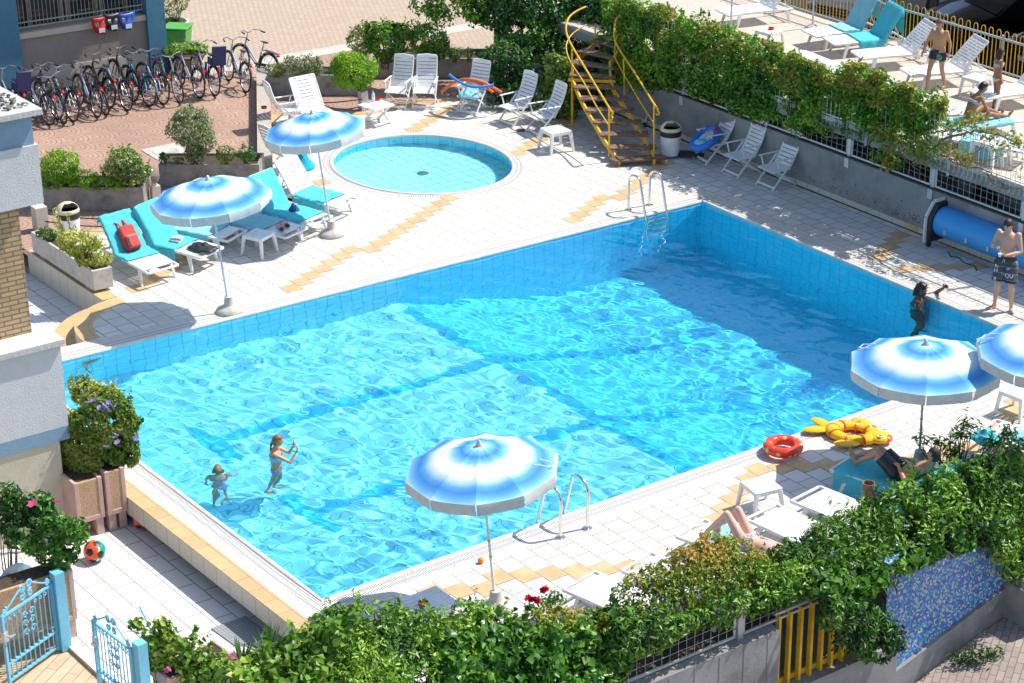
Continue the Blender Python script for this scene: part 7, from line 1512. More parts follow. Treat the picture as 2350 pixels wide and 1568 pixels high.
for pts in (((-.055, .80), (-.02, .70), (0, .745), (.02, .70), (.055, .80)), ((-.03, .815), (0, .765), (.03, .815))): b.tube([(-.04, y, z) for y, z in pts], .008, 5)
obj('badge', b, M['chrome'], vt)
VPLATE = [c for c in bpy.data.objects if c.parent == vt and c.name.startswith('number_plate')][0]
cp = WT('D', 1650, 330, .2); car('black_car', 'black car in deep shade behind the far terrace railing', (cp.x, cp.y, 0), R(20), M['carb'], 4.4, 1.8, 1.42, False)
cp = WT('D', 2350, 560, .2); car('black_car', 'second black car at the right edge behind the terrace railing', (cp.x, cp.y, 0), R(25), M['carb'], 4.4, 1.8, 1.42, False)
cr_ = D(24.6, -3.2); 
m_ = pm('corrugated roof', (.42, .40, .36), .8, var=.2)
t = thing('carport', 'corrugated roof with yellow edge at the top right corner', 'carport', D(25, -3, 0)); o0 = t.location
b = B(); rows = []
for i in range(61):
    s_ = 26.2+i*.2; rows.append([tuple(D(s_, tt, 3.3+.04*math.sin(i*2.1))-o0) for tt in (-9, 8)])
b.grid(rows); obj('roof', b, m_, t, solid=.01)
b = B(); b.obox(D(26.15, -9, 3.2)-o0, D(26.15, 8, 3.2)-o0, .06, .18); obj('fascia', b, M['yellow'], t, smooth=False)
for tt in (-8.5, 0, 7.5): b = B(); b.obox(D(26.3, tt, 0)-o0, D(26.3, tt, 3.2)-o0, .12, .12, up=(1, 0, 0)); obj('post', b, M['yellow'], t, smooth=False)
M['asph'] = pm('asphalt with shade tone', (.022, .022, .024), .9, var=.3, vs=3); sheet('asphalt_yard', [rect(23.8, -30, 60, 20)], .004, M['asph'], step=4)  # near-black tone puts the shade of the parking into the ground colour
# under the terrace on the right: brown door, white car, glass panel
b = B(); p0, p1 = D(20.3, 1.75), D(20.3, 2.15); b.obox((p0.x, p0.y, .75), (p1.x, p1.y, .75), .06, 1.5); prop(obj('brown_door', b, pm('orange brown timber', (.30, .12, .02), .5, var=.3, vs=12), smooth=False), 'orange-brown timber post under the terrace', 'post')
car('white_car', 'white car parked under the terrace at the right', D(20.9, 2.9, 0), TDIR, M['carw'], 4.0, 1.6, 1.35, False)
# ---------------- people ----------------
def fuse(name, b, mat, parent, voxel=.013, smooth=4, extra=None, mats=None):
    me = bpy.data.meshes.new(name); me.from_pydata(b.v, [], b.f); o = bpy.data.objects.new(name, me); C.objects.link(o)
    m_ = o.modifiers.new('r', 'REMESH'); m_.mode = 'VOXEL'; m_.voxel_size = voxel; m_.use_smooth_shade = True
    s_ = o.modifiers.new('s', 'SMOOTH'); s_.iterations = smooth; s_.factor = .5
    dg = bpy.context.evaluated_depsgraph_get(); ev = o.evaluated_get(dg); m2 = bpy.data.meshes.new_from_object(ev); o.modifiers.clear(); o.data = m2; bpy.data.meshes.remove(me); m2.name = name
    m2.materials.clear()
    for x in (mats or [mat]): m2.materials.append(x)
    if extra is not None:
        bm = bmesh.new(); bm.from_mesh(m2); vs = [bm.verts.new(v) for v in extra.v]
        for f, mi in zip(extra.f, extra.m):
            try: fc = bm.faces.new([vs[i] for i in f]); fc.material_index = mi; fc.smooth = True
            except Exception: pass
        bm.to_mesh(m2); bm.free()
    m2.shade_smooth(); o.parent = parent; o.cycles.is_caustics_receiver = True; return o
def skinmat(n, col): M[n] = pm(n, col, .5, var=.06, vs=5, spec=.35); M[n].node_tree.nodes['Principled BSDF'].inputs['Subsurface Weight'].default_value = 0; return M[n]
STAND = dict(pelvis=(0, 0, .95), waist=(.0, 0, 1.09), chest=(.0, 0, 1.29), neck=(-.01, 0, 1.46), head=(.02, 0, 1.625),
    shL=(-.01, .175, 1.42), shR=(-.01, -.175, 1.42), elL=(-.02, .23, 1.14), elR=(-.02, -.23, 1.14), wrL=(.06, .25, .90), wrR=(.06, -.25, .90), hpL=(0, .095, .92), hpR=(0, -.095, .92), knL=(.02, .11, .50), knR=(.02, -.11, .50), anL=(-.02, .12, .08), anR=(-.02, -.12, .08))
def V3(x): return Vector(x)
def hand(b, wr, d, pn, curl, side, s=1.0):
    """palm, four unequal fingers and a thumb; d = hand direction, pn = palm normal"""
    d = d.normalized(); pn = (pn-d*pn.dot(d)).normalized(); lat = d.cross(pn)*(1 if side == 'L' else -1)
    b.tube([wr-d*.02*s, wr+d*.03*s, wr+d*.085*s], [.022*s, .030*s, .034*s], 10, sx=.5)
    rot = Matrix((d, lat, pn)).transposed(); b.ell(wr+d*.045*s, (.05*s, .038*s, .015*s), 12, 8, rot=rot)
    for i, (o_, L) in enumerate(((-.028, .072), (-.010, .082), (.009, .077), (.027, .060))):
        p = wr+d*.080*s+lat*o_*s; q = p+(d*math.cos(curl*.5)+pn*math.sin(curl*.5))*L*.5*s; r_ = q+(d*math.cos(curl*1.4)+pn*math.sin(curl*1.4))*L*.5*s; b.tube([p-d*.015*s, p, q, r_], [.0088*s, .0088*s, .0080*s, .0062*s], 7)
    p = wr+d*.025*s-lat*.028*s; q = p+(d*.6-lat*.75+pn*.25*math.sin(curl))*.035*s; r_ = q+(d*.9-lat*.25+pn*.5*math.sin(curl))*.032*s; b.tube([p, q, r_], [.012*s, .010*s, .0075*s], 7)
def headmesh(b, c, f, u, s=1.0, skin=0, dark=1, white=2, lip=3):
    f = f.normalized(); u = (u-f*u.dot(f)).normalized(); l_ = u.cross(f); Rm = Matrix((f, l_, u)).transposed(); n, m = 22, 18; vs, fs = [], []
    for i in range(m+1):
        a = PI*i/m
        for k in range(n):
            t_ = 2*PI*k/n; x, y, z = math.sin(a)*math.cos(t_), math.sin(a)*math.sin(t_), math.cos(a)
            px_, py_, pz = x*.096, y*.075, z*.118
            if z < 0: py_ *= 1-.30*z*z; px_ = px_*(1-.12*z*z)+.012*(-z)
            if x > .6 and abs(z) < .9: px_ -= .006
            nose = math.exp(-((y/.16)**2))*math.exp(-(((z+.12)/.20)**2))
            if x > 0: px_ += .024*nose
            brow = math.exp(-(((z-.22)/.12)**2))*max(0, x); px_ += .005*brow
            eye = math.exp(-(((abs(y)-.38)/.16)**2))*math.exp(-(((z-.05)/.10)**2))*max(0, x); px_ -= .008*eye
            chin = math.exp(-((y/.35)**2))*math.exp(-(((z+.85)/.2)**2))*max(0, x); px_ += .012*chin
            vs.append(c+Rm @ Vector((px_, py_, pz))*s)
    for i in range(m):
        for k in range(n): fs.append((i*n+k, (i+1)*n+k, (i+1)*n+(k+1) % n, i*n+(k+1) % n))
    b.add(vs, fs, skin)
    for s_ in (-1, 1):
        b.ell(c+Rm @ Vector((-.005, s_*.077, -.005))*s, (.018*s, .008*s, .030*s), 8, 6, skin, rot=Rm)
        b.ell(c+Rm @ Vector((.079, s_*.030, .008))*s, (.009*s, .013*s, .007*s), 8, 6, white, rot=Rm); b.ell(c+Rm @ Vector((.085, s_*.030, .008))*s, (.005*s, .006*s, .006*s), 6, 5, dark, rot=Rm)
        b.ell(c+Rm @ Vector((.086, s_*.030, .030))*s, (.006*s, .018*s, .004*s), 8, 4, dark, rot=Rm)
    b.ell(c+Rm @ Vector((.090, 0, -.058))*s, (.007*s, .024*s, .007*s), 8, 5, lip, rot=Rm)
    return Rm
def torso_loft(b, J, W_=1.0, D_=1.0, fem=False, grow=0.0, f0=0.0, f1=1.0, sides=24):
    hl = (V3(J['hpL'])-V3(J['hpR'])).normalized(); sl = (V3(J['shL'])-V3(J['shR'])).normalized(); pel, wai, che, nec = [V3(J[k]) for k in ('pelvis', 'waist', 'chest', 'neck')]
    dn = (pel-wai).normalized()
    st = [(pel+dn*.10, .09, .08, 0), (pel+dn*.05, .155, .105, 0), (pel, .170, .115, 0), (pel.lerp(wai, .55), .150, .105, .2), (wai, .130 if not fem else .115, .098, .35), (wai.lerp(che, .5), .148 if not fem else .128, .105, .6), (che, .168 if not fem else .145, .115, .85), (che.lerp(nec, .45), .172 if not fem else .15, .105, 1), (che.lerp(nec, .78), .125, .080, 1), (nec, .062, .060, 1)]
    n0, n1 = int(f0*(len(st)-1)+.5), int(f1*(len(st)-1)+.5); st = st[n0:n1+1]; rows = []
    for i, (c, rx, ry, w_) in enumerate(st):
        a = st[max(0, i-1)][0]; e = st[min(len(st)-1, i+1)][0]; tg = (e-a).normalized(); lt = hl.lerp(sl, w_); lt = (lt-tg*lt.dot(tg)).normalized(); fr = lt.cross(tg)
        rows.append([c+lt*(rx*W_+grow)*math.cos(2*PI*k/sides)+fr*(ry*D_+grow)*math.sin(2*PI*k/sides) for k in range(sides)])
    b.grid(rows, wrap=True); n = len(b.v)-len(rows)*sides; b.f += [tuple(n+k for k in range(sides))[::-1], tuple(n+(len(rows)-1)*sides+k for k in range(sides))]; b.m += [0, 0]
    return st, hl, sl
def person(label, loc, rz, J, skin, s=1.0, fem=False, fwd=(1, 0, 0), hup=(0, 0, 1), hands=None, toes=None, hair=None, hairlen=0, W_=1.0, D_=1.0, lim=1.0, toedir=(1, 0, 0), braid=None):
    J = {**STAND, **J}; J = {k: tuple(c*s for c in v) for k, v in J.items()}; t = thing('person', label, 'person', loc, rz); b = B(); g = s
    torso_loft(b, J, W_*g, D_*g, fem); j = {k: V3(v) for k, v in J.items()}
    b.tube([j['neck']-(j['head']-j['neck'])*.15, j['neck'].lerp(j['head'], .3), j['neck'].lerp(j['head'], .75)], [.062*g, .054*g*(.85 if fem else 1), .052*g*(.85 if fem else 1)], 14)
    for S_ in 'LR':
        sh, el, wr, hp, kn, an = j['sh'+S_], j['el'+S_], j['wr'+S_], j['hp'+S_], j['kn'+S_], j['an'+S_]; k = lim*g*(.86 if fem else 1)
        b.tube([sh.lerp(j['chest'], .25), sh, sh.lerp(el, .3), sh.lerp(el, .7), el], [.055*k, .058*k, .050*k, .042*k, .038*k], 12); b.ell(sh, .056*k); b.tube([el, el.lerp(wr, .3), el.lerp(wr, .75), wr], [.037*k, .040*k, .030*k, .024*k], 12); b.ell(el, .037*k)
        k = lim*g; b.tube([hp.lerp(j['pelvis'], .2), hp.lerp(kn, .12), hp.lerp(kn, .5), hp.lerp(kn, .88), kn], [.085*k, .088*k, .074*k, .057*k, .055*k], 14); b.ell(hp, .088*k); b.ell(kn, .055*k)
        cf = (kn-an).normalized(); back = -(V3(toedir)-cf*V3(toedir).dot(cf)).normalized(); b.tube([kn, kn.lerp(an, .28)+back*.015*g, kn.lerp(an, .6), kn.lerp(an, .88), an], [.053*k, .057*k, .043*k, .033*k, .034*k], 14)
        td = V3((toes or {}).get(S_, toedir)).normalized(); dn = (an-kn).normalized(); dn = (dn-td*dn.dot(td)).normalized()
        b.tube([an-td*.045*g+dn*.045*g, an+dn*.045*g, an+td*.07*g+dn*.052*g, an+td*.13*g+dn*.058*g], [.028*g, .036*g, .036*g, .030*g], 10); b.ell(an, .036*g)
    x = B()
    for S_ in 'LR':
        hd = (hands or {}).get(S_); el, wr = j['el'+S_], j['wr'+S_]; d = (wr-el).normalized()
        if hd: dd = V3(hd[0]) if hd[0] else d; pn = V3(hd[1]); cu_ = hd[2]
        else: dd = d; pn = V3((0, -1, 0)) if S_ == 'L' else V3((0, 1, 0)); cu_ = .5
        hand(x, wr, dd, pn, cu_, S_, g*.95)
        td = V3((toes or {}).get(S_, toedir)).normalized(); an = j['an'+S_]; dn = (an-j['kn'+S_]).normalized(); dn = (dn-td*dn.dot(td)).normalized(); lt = td.cross(dn)
        for i, (o_, L) in enumerate(((-.026, .045), (-.010, .038), (.004, .034), (.017, .030), (.028, .024))): o2 = o_*(1 if S_ == 'R' else -1); p = an+td*(.135-.008*i)*g+dn*.062*g+lt*o2*g; x.tube([p-td*.02*g, p+td*L*.5*g, p+td*L*g*.8], [.012*g, .011*g, .008*g], 6)
    Rm = headmesh(x, j['head'], V3(fwd), V3(hup), g)
    body = fuse('body', b, None, t, .012, 5, x, [M[skin], M['eyed'], M['eyew'], M['lipm']])
    if hair:
        h = B(); n, m = 22, 14; rg = random.Random(3); vs = []; fs = []
        for i in range(m+1):
            a = PI*i/m*.98
            for k in range(n):
                q = 2*PI*k/n; d = Vector((math.sin(a)*math.cos(q), math.sin(a)*math.sin(q), math.cos(a))); r_ = Vector((.106*d.x-.004, .084*d.y, .126*d.z+.004))
                r_ *= 1+.05*noise.noise(d*6)+(.04 if hairlen > .05 else 0)
                vs.append(j['head']+Rm @ r_*g)
        for i in range(m):
            for k in range(n):
                a = PI*(i+.5)/m; q = 2*PI*(k+.5)/n; d = Vector((math.sin(a)*math.cos(q), math.sin(a)*math.sin(q), math.cos(a)))
                if (d.z > .42 and d.x < .80) or (d.x < -.05 and d.z > -.55) or (d.x < .25 and d.z > -.05): fs.append((i*n+k, (i+1)*n+k, (i+1)*n+(k+1) % n, i*n+(k+1) % n))
        h.add(vs, fs)
        if hairlen > .05:
            for k in range(26):
                a = PI*.55+PI*.9*k/25; d = Vector((math.cos(a)*.09, math.sin(a)*.08, .02)); p = j['head']+Rm @ d*g; e = p+Vector((Rm @ Vector((-.02+.02*math.cos(a), .03*math.sin(a), 0))))*g+Vector((0, 0, -hairlen*g*rg.uniform(.8, 1)))
                h.tube([p, p.lerp(e, .5)+Vector((rg.gauss(0, .008), rg.gauss(0, .008), 0)), e], [.022*g, .020*g, .008*g], 6)
        if braid:
            pts = catmull([j['head']+Rm @ Vector(v)*g for v in braid], 5); h.tube(pts, [.024*g*(1+.22*math.sin(i*1.9))*(1-.4*i/len(pts)) for i in range(len(pts))], 8)
        obj('hair', h, M[hair], t, ang_=80, solid=.004)
    return t, J, j
skinmat('fair skin', (.60, .36, .26)); skinmat('tanned skin', (.50, .27, .16)); skinmat('brown skin', (.34, .16, .085)); skinmat('deep skin', (.16, .075, .045)); skinmat('pink skin', (.70, .44, .36)); skinmat('child skin', (.60, .31, .18))
M['eyed'] = pm('eye and brow dark', (.03, .02, .015), .4); M['eyew'] = pm('eye white', (.75, .72, .68), .3); M['lipm'] = pm('lips', (.42, .13, .10), .5)
M['hairb'] = pm('dark brown hair', (.03, .018, .012), .5, var=.4, vs=40, bump=.5); M['hairk'] = pm('black wet hair', (.01, .008, .008), .3, var=.3, vs=40, bump=.4); M['hairg'] = pm('dark blond hair', (.22, .13, .06), .45, var=.35, vs=40, bump=.5); M['hairgr'] = pm('greying short hair', (.10, .08, .07), .7, var=.4, vs=60, bump=.4)
def shorts(t, j, mat, frac=.62, g=1.0, loose=.018, name='shorts', top=.45, parts=True):
    b = B(); J2 = {k: tuple(v) for k, v in j.items()}; torso_loft(b, J2, g, g, False, loose*.5, 0, .37)
    for S_ in 'LR':
        hp, kn = j['hp'+S_], j['kn'+S_]; e = hp.lerp(kn, frac); b.tube([hp.lerp(j['pelvis'], .25), hp.lerp(kn, .1), hp.lerp(kn, frac*.6), e], [(.092+loose*.6)*g, (.098+loose)*g, (.092+loose)*g, (.088+loose*1.2)*g], 18)
    return fuse(name, b, mat, t, .012, 3)
def band(t, j, c0, c1, rx, ry, mat, name, g=1.0, h=None):
    c0, c1 = V3(c0), V3(c1); b = B(); ax = (c1-c0).normalized(); lt = (j['shL']-j['shR']).normalized(); lt = (lt-ax*lt.dot(ax)).normalized(); fr = lt.cross(ax)
    b.grid([[c+lt*rx*g*math.cos(2*PI*k/28)+fr*ry*g*math.sin(2*PI*k/28) for k in range(28)] for c in (c0, c0.lerp(c1, .5), c1)], wrap=True); return obj(name, b, mat, t, solid=.008, ang_=70)
def textmesh(name, body, size, mat, parent, loc, rot, ext=.002):
    cu = bpy.data.curves.new(name, 'FONT'); cu.body = body; cu.size = size; cu.extrude = ext; cu.align_x = 'CENTER'; cu.align_y = 'CENTER'; o = bpy.data.objects.new(name, cu); C.objects.link(o)
    dg = bpy.context.evaluated_depsgraph_get(); me = bpy.data.meshes.new_from_object(o.evaluated_get(dg)); bpy.data.objects.remove(o); me.materials.clear(); me.materials.append(mat)
    o = bpy.data.objects.new(name, me); C.objects.link(o); o.parent = parent; o.matrix_local = Matrix.Translation(loc) @ rot.to_4x4(); return o
def facecam(p, d=0.0): return math.atan2(-p.y, -p.x)+d
# 1 man with cup
p = WT('F', 2172, 1092); hs = up_at(p, 0, px('F', 0, 342)[1])/1.745
t, J, j = person('young man in grey patterned swim shorts eating from a small white cup', p, facecam(p, -.30), dict(head=(.075, .0, 1.60), neck=(.0, 0, 1.455), elR=(.03, -.26, 1.16), wrR=(.26, -.15, 1.24), elL=(.02, .25, 1.13), wrL=(.27, .07, 1.12), knL=(.03, .13, .50), anL=(-.0, .16, .08), knR=(.03, -.11, .50), anR=(.0, -.14, .08)), 'fair skin', hs, fwd=(.80, -.1, -.55), hup=(.5, 0, .8), hair='hairb', hands=dict(R=((.45, .65, .25), (0, .5, -.8), 1.2), L=((.35, -.85, .1), (-.6, 0, .6), 1.1)), toes=dict(L=(.85, .35, 0), R=(.9, -.45, 0)))
mm, nt, bs = nmat('grey patchwork print'); tc = nt.nodes.new('ShaderNodeTexCoord'); br = nt.nodes.new('ShaderNodeTexBrick'); mp = nd(nt, 'ShaderNodeMapping'); mp.inputs['Rotation'].default_value = (PI/2, 0, .2); nt.links.new(tc.outputs['Object'], mp.inputs[0]); nt.links.new(mp.outputs[0], br.inputs[0])
for k, v in (('Scale', 1), ('Brick Width', .15), ('Row Height', .12), ('Mortar Size', .004), ('Bias', 0)): br.inputs[k].default_value = v
br.inputs['Color1'].default_value = (.02, .022, .03, 1); br.inputs['Color2'].default_value = (.13, .14, .18, 1); br.inputs['Mortar'].default_value = (.3, .3, .32, 1); nt.links.new(br.outputs[0], bs.inputs['Base Color']); bs.inputs['Roughness'].default_value = .8
so = shorts(t, j, mm, .88, hs, .022); 
b = B(); torso_loft(b, {k: tuple(v) for k, v in j.items()}, hs, hs, False, .016, .24, .37); obj('waistband', b, M['black'], t)
for tx, y, z, sz in (('QU', .135, .70, .10), ('H', -.15, .76, .10), ('R', -.15, .84, .09), ('R', -.15, .60, .10), ('I', -.02, .72, .08), ('///', .10, .83, .07)):
    textmesh('printed_letters', tx, sz*hs, M['plastic'], so, Vector((.135*hs, y*hs*.85, z*hs)), Matrix(((0, 0, 1), (1, 0, 0), (0, 1, 0))), .004)
b = B(); b.tube([(.125*hs, -.01, .99*hs), (.145*hs, -.02, .93*hs)], .004, 5); b.tube([(.125*hs, .01, .99*hs), (.145*hs, .02, .94*hs)], .004, 5); obj('drawstring', b, M['plastic'], so)
cl = t.matrix_basis @ (j['wrL']+Vector((.055, -.085, .01))*hs); cl = Vector(t.location)+Matrix.Rotation(t.rotation_euler.z, 3, 'Z') @ (j['wrL']+Vector((.06, -.09, .0))*hs)
cu_ = thing('paper_cup', 'small white ice-cream cup held by the young man', 'cup', cl); b = B(); b.lathe([(.024, -.02), (.036, .04), (.038, .042)], 16); obj('cup_wall', b, M['plastic'], cu_); b = B(); b.ell((0, 0, .04), (.03, .03, .014), 12, 6); obj('ice_cream', b, pm('pale ice cream', (.75, .68, .45), .5), cu_)
# 2 woman at the pool edge
p = WT('F', 1500, 1020, -.03); t, J, j = person('dark-haired woman in the water leaning one arm on the pool edge', (p.x, p.y, -1.33), -.35, dict(head=(.04, 0, 1.62), elL=(.22, .36, 1.46), wrL=(.36, .22, 1.62), elR=(.14, -.30, 1.26), wrR=(.08, -.36, 1.46), shR=(0, -.165, 1.40), shL=(0, .165, 1.41), knL=(.05, .10, .50), knR=(.10, -.10, .52)), 'deep skin', 1.18, True, fwd=(.75, -.45, -.1), hair='hairk', hairlen=.12)
t.location.z = -1.30-.43; 
e1 = WT('F', 1620, 968, .03); R3 = Matrix.Rotation(-t.rotation_euler.z, 3, 'Z')
band(t, j, (0, 0, 1.22*1.18), (0, 0, 1.30*1.18), .155, .125, M['deep towel'], 'bikini_top', 1.2)
# 3 girl with braid
p = WT('I', 2215, 955, -.03); t, J, j = person('girl with a long braid standing waist-deep, holding goggles before her face', (p.x, p.y, -.03), .05, dict(head=(.05, 0, 1.62), elL=(.24, .20, 1.26), wrL=(.33, .10, 1.46), elR=(.28, -.20, 1.26), wrR=(.40, -.10, 1.44), knL=(.05, .09, .52), knR=(-.05, -.09, .52), anL=(0, .10, .10), anR=(-.18, -.10, .12)), 'child skin', .84, True, fwd=(1, 0, -.1), hair='hairg', lim=.92, W_=.93, braid=[(-.09, 0, -.02), (-.12, 0, -.12), (-.11, 0, -.26), (-.09, 0, -.42)], hands=dict(L=((.2, -.1, 1), (-1, 0, 0), .5), R=((.2, .1, 1), (-1, 0, 0), .6)))
t.location.z = -.03-1.10*.84; M['bik1'] = pm('pink and lilac swimwear', (.55, .28, .60), .6, var=.5, vs=30); band(t, j, (.005, 0, 1.24*.84), (.005, 0, 1.34*.84), .152, .125, pm('turquoise pink top', (.30, .55, .62), .6, var=.3, vs=30), 'bikini_top', .86); b = B(); torso_loft(b, {k: tuple(v) for k, v in j.items()}, .84, .84, False, .010, 0, .30); fuse('bikini_bottom', b, M['bik1'], t, .012, 2)
gp = Vector(t.location)+Matrix.Rotation(.05, 3, 'Z') @ ((j['wrL']+j['wrR'])/2+Vector((.0, 0, .05))); g_ = thing('goggles', 'dark swim goggles held up by the girl with the braid', 'goggles', gp, .05); b = B()
for y in (-.03, .03): b.tube([(.02*math.cos(a)*0, y+.022*math.cos(a), .016*math.sin(a)) for a in [2*PI*i/12 for i in range(12)]], .005, 5, closed=True)
obj('frame', b, M['black'], g_); b = B(); b.tube([(0, -.052, 0), (-.10, -.04, .0), (-.12, 0, 0), (-.10, .04, 0), (0, .052, 0)], .004, 5); obj('strap', b, M['black'], g_)
# 4 girl under the surface
p = WT('I', 1745, 990, -.03); t, J, j = person('girl ducking under the water with arms spread, left of the girl with the braid', (p.x, p.y, 0), PI/2+.2, dict(head=(.06, 0, 1.60), elL=(.10, .25, 1.15), wrL=(.20, .24, .92), elR=(.14, -.28, 1.20), wrR=(.30, -.36, 1.02), knL=(.18, .10, .58), knR=(.16, -.10, .60), anL=(-.1, .10, .30), anR=(-.12, -.10, .32)), 'child skin', .84, True, fwd=(.8, 0, -.6), hup=(.5, 0, .8), hair='hairg', hairlen=.14, lim=.92, W_=.93)
t.location.z = -.06-1.62*.84; b = B(); torso_loft(b, {k: tuple(v) for k, v in j.items()}, .84, .84, False, .012, 0, .34); fuse('bikini_bottom', b, pm('blue swim bottoms', (.20, .30, .75), .6), t, .012, 2); band(t, j, (.005, 0, 1.24*.84), (.005, 0, 1.32*.84), .152, .122, M['bik1'], 'bikini_top', .86)
# 5 man lying on the lounger
loc, a, A_ = lh; t, J, j = person('young man in black shorts lying back on the lounger with crossed-up knees', loc, a, dict(pelvis=(-.10, 0, .47), waist=(-.23, 0, .53), chest=(-.40, 0, .64), neck=(-.54, 0, .75), head=(-.60, 0, .93), shL=(-.50, .18, .71), shR=(-.50, -.18, .71), elL=(-.32, .30, .52), elR=(-.30, -.30, .55), wrL=(-.12, .16, .66), wrR=(-.10, -.14, .66), hpL=(-.08, .095, .48), hpR=(-.08, -.095, .48), knL=(.28, .12, .76), knR=(.34, -.10, .70), anL=(.62, .06, .45), anR=(.76, -.12, .44)), 'tanned skin', 1.0, fwd=(.95, .15, .15), hup=(-.1, 0, 1), hair='hairb', toedir=(.5, 0, .85), hands=dict(L=((.8, -.5, .1), (0, 0, -1), .6), R=((.8, .5, .1), (0, 0, -1), .6)))
so = shorts(t, j, M['black'], .78, 1.0, .022); b = B(); b.tube([j['hpR'].lerp(j['knR'], .74)+Vector((.0, -.115*math.cos(x), .115*math.sin(x))) for x in [PI*i/8-.3 for i in range(9)]], .004, 4); obj('piping', b, M['plastic'], so)
# 6 sunbather with bent knees
loc, a, A_ = lk_; t, J, j = person('sunbather lying with knees bent up behind the bronze hedge', loc, a, dict(pelvis=(-.10, 0, .46), waist=(-.24, 0, .46), chest=(-.44, 0, .47), neck=(-.60, 0, .48), head=(-.76, 0, .50), shL=(-.56, .17, .47), shR=(-.56, -.17, .47), elL=(-.34, .27, .42), elR=(-.34, -.27, .42), wrL=(-.10, .28, .42), wrR=(-.10, -.28, .42), hpL=(-.08, .09, .46), hpR=(-.08, -.09, .46), knL=(.20, .13, .86), knR=(.16, -.08, .86), anL=(.56, .10, .44), anR=(.52, -.12, .44)), 'pink skin', 1.0, True, fwd=(0, 0, 1), hup=(-1, 0, 0), hair='hairg', toedir=(.9, 0, -.25))
b = B(); torso_loft(b, {k: tuple(v) for k, v in j.items()}, 1, 1, True, .010, 0, .30); fuse('bikini_bottom', b, pm('patterned swim bottoms', (.35, .35, .38), .7, var=.7, vs=40), t, .012, 2)
# 7 man walking on the terrace
p = WT('D', 1640, 722, TZ); hs = (up_at(p, 0, px('D', 0, 142)[1])-TZ)/1.745
t, J, j = person('bare-chested man in black swim shorts walking across the terrace', p, facecam(p, -.5), dict(head=(.06, .01, 1.61), elL=(-.08, .25, 1.15), wrL=(-.02, .28, .90), elR=(.06, -.26, 1.16), wrR=(.16, -.30, .93), knL=(-.06, .10, .49), anL=(-.24, .10, .10), knR=(.20, -.09, .50), anR=(.24, -.10, .08)), 'tanned skin', hs, fwd=(.9, .1, -.35), hair='hairgr', W_=1.1, D_=1.08)
so = shorts(t, j, M['black'], .42, hs, .018); b = B(); rows = []
for i in range(5):
    rows.append([Vector((.122*hs+.004*math.cos(i+k), .10*hs+(.015+.013*i)*hs*math.cos(2*PI*k/12)*(1+.2*math.sin(k*3)), .84*hs+(.015+.014*i)*hs*math.sin(2*PI*k/12))) for k in range(12)])
b.grid(rows, wrap=True); b.f = b.f[:12]+b.f[24:36]+b.f[36:]; b.m = [0]*len(b.f); obj('turquoise_print', b, pm('turquoise print', (.05, .50, .42), .6), so)
# 8 girl in bikini
p = WT('D', 2115, 882, TZ); hs = (up_at(p, 0, px('D', 0, 388)[1])-TZ)/1.745
t, J, j = person('tanned girl with dark curly hair in a striped bikini standing on the terrace', p, .25, dict(head=(.04, -.01, 1.62), elL=(.02, .20, 1.15), wrL=(.10, .20, .92), elR=(-.02, -.20, 1.14), wrR=(.02, -.20, .90), knR=(.03, -.07, .50), knL=(.02, .07, .50), anL=(-.02, .07, .08), anR=(-.02, -.07, .08), hpL=(0, .085, .92), hpR=(0, -.085, .92)), 'brown skin', hs, True, fwd=(1, -.15, -.15), hair='hairb', hairlen=.20, lim=.92, W_=.95)
def stripe(name, cols):
    m_, nt, bs = nmat(name); tc = nt.nodes.new('ShaderNodeTexCoord'); wv = nd(nt, 'ShaderNodeTexWave', Scale=9, Distortion=.3); wv.bands_direction = 'Z'; nt.links.new(tc.outputs['Object'], wv.inputs[0]); nt.links.new(ramp(nt, wv.outputs['Fac'], [(i/(len(cols)-1), c) for i, c in enumerate(cols)]), bs.inputs['Base Color']); return m_
M['strp2'] = stripe('striped swimwear', [(.03, .55, .42), (.8, .8, .8), (.75, .25, .40), (.03, .03, .04)]); band(t, j, (.008, 0, 1.25*hs), (.008, 0, 1.345*hs), .153, .132, M['strp2'], 'bikini_top', hs); b = B(); torso_loft(b, {k: tuple(v) for k, v in j.items()}, hs, hs, True, .010, 0, .27); fuse('bikini_bottom', b, M['strp2'], t, .012, 2)
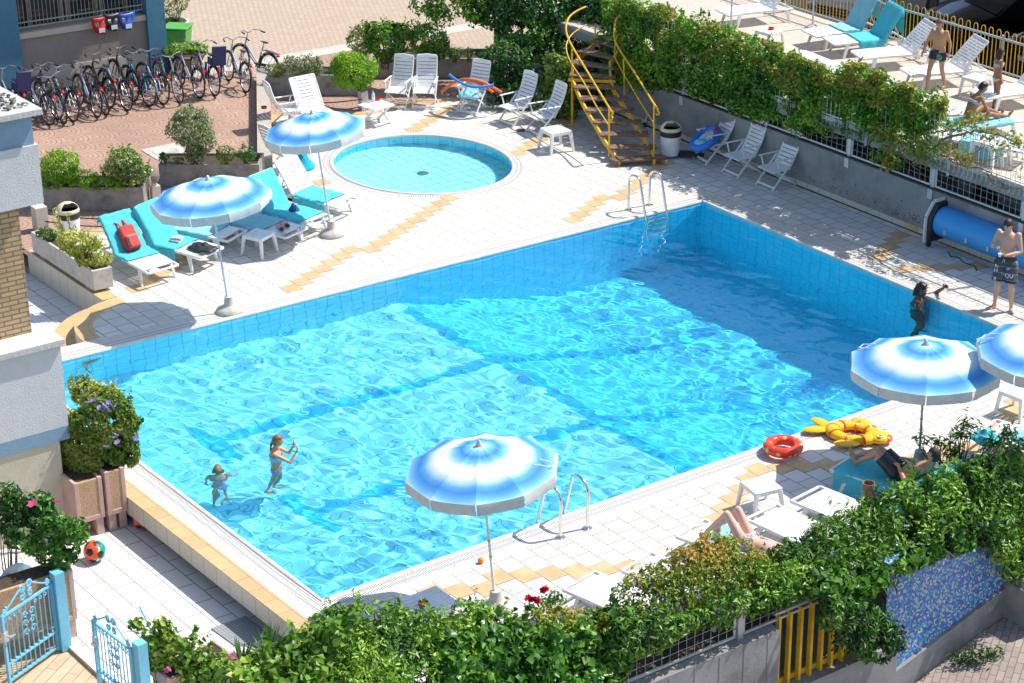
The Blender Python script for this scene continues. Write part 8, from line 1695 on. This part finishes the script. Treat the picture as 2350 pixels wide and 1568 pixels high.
# 9 seated woman
loc, a, A_ = t7; t, J, j = person('tanned woman in a bikini sitting on a towel-covered lounger on the terrace', loc, a, dict(pelvis=(-.20, 0, .47), waist=(-.20, 0, .61), chest=(-.12, 0, .80), neck=(-.03, 0, .95), head=(.07, -.02, 1.09), shL=(-.06, .165, .92), shR=(-.06, -.165, .92), elL=(-.02, .26, .66), elR=(.04, -.26, .68), wrL=(.20, .16, .52), wrR=(.22, -.12, .54), hpL=(-.18, .09, .46), hpR=(-.18, -.09, .46), knL=(.24, .16, .60), knR=(.26, -.14, .52), anL=(.62, .08, .42), anR=(.66, -.12, .42)), 'brown skin', .95, True, fwd=(.85, -.25, -.5), hup=(.5, 0, .85), hair='hairk', toedir=(.4, 0, .9), toes=dict(L=(.5, .1, .85), R=(.5, -.1, .85)))
cb = j['chest']; ax = (j['neck']-j['waist']).normalized(); band(t, j, cb-ax*.03, cb+ax*.035, .150, .125, M['strp2'], 'bikini_top', .97); b = B(); torso_loft(b, {k: tuple(v) for k, v in j.items()}, .95, .95, True, .010, 0, .27); fuse('bikini_bottom', b, M['strp2'], t, .012, 2)
# terrace odds and ends
crumple('red_bag', 'small coral red bag under the lounger by the railing', 'bag', WT('D', 1850, 1185, TZ), .13, pm('coral cloth', (.75, .10, .10), .8), 3, .24)
crumple('grey_bag', 'grey and white bag beside the coral red one', 'bag', WT('D', 1960, 1165, TZ), .24, pm('grey white cloth', (.45, .45, .50), .8, var=.5, vs=12), 8, .2)
q = on(t9, -.55, .05, .375); t = thing('magazine', 'open magazine with sunglasses on the terrace lounger', 'magazine', q, t9[1]+.3); b = B(); b.box(-.15, -.12, 0, .15, .12, .012); obj('pages', b, pm('magazine print', (.40, .40, .44), .4, var=.7, vs=25), t, smooth=False)
t = thing('sunglasses', 'dark sunglasses lying on the magazine', 'sunglasses', q+Vector((0, 0, .03)), t9[1]+.3); b = B(); b.ell((0, .035, 0), (.022, .03, .012), 8, 5); b.ell((0, -.035, 0), (.022, .03, .012), 8, 5); b.tube([(0, -.06, 0), (0, .06, 0)], .004, 4); obj('lenses', b, M['black'], t)
# pole of the terrace parasol
for (tl, x, y, xt, yt, lab) in (('C', 1795, 262, 1800, -60, 'thin grey parasol pole rising behind the creeper'), ('D', 655, 225, 668, -60, 'grey parasol pole with concrete foot beside the far railing')):
    p = WT(tl, x, y, TZ); t = thing('parasol_stand', lab, 'parasol', p, 0, 'terrace parasol poles'); b = B(); b.tube([(0, 0, 0), (0, 0, 2.6)], .022, 8); obj('pole', b, M['metal'], t); b = B(); b.lathe([(.16, 0), (.16, .05), (.05, .09)], 18); obj('base', b, M['concl'], t)
sc.view_settings.exposure = .45

textmesh('plate_number', 'EX 477KE', .10, M['black'], VPLATE, Vector((-.034, 0, .46)), Matrix(((0, 0, -1), (-1, 0, 0), (0, 1, 0))))
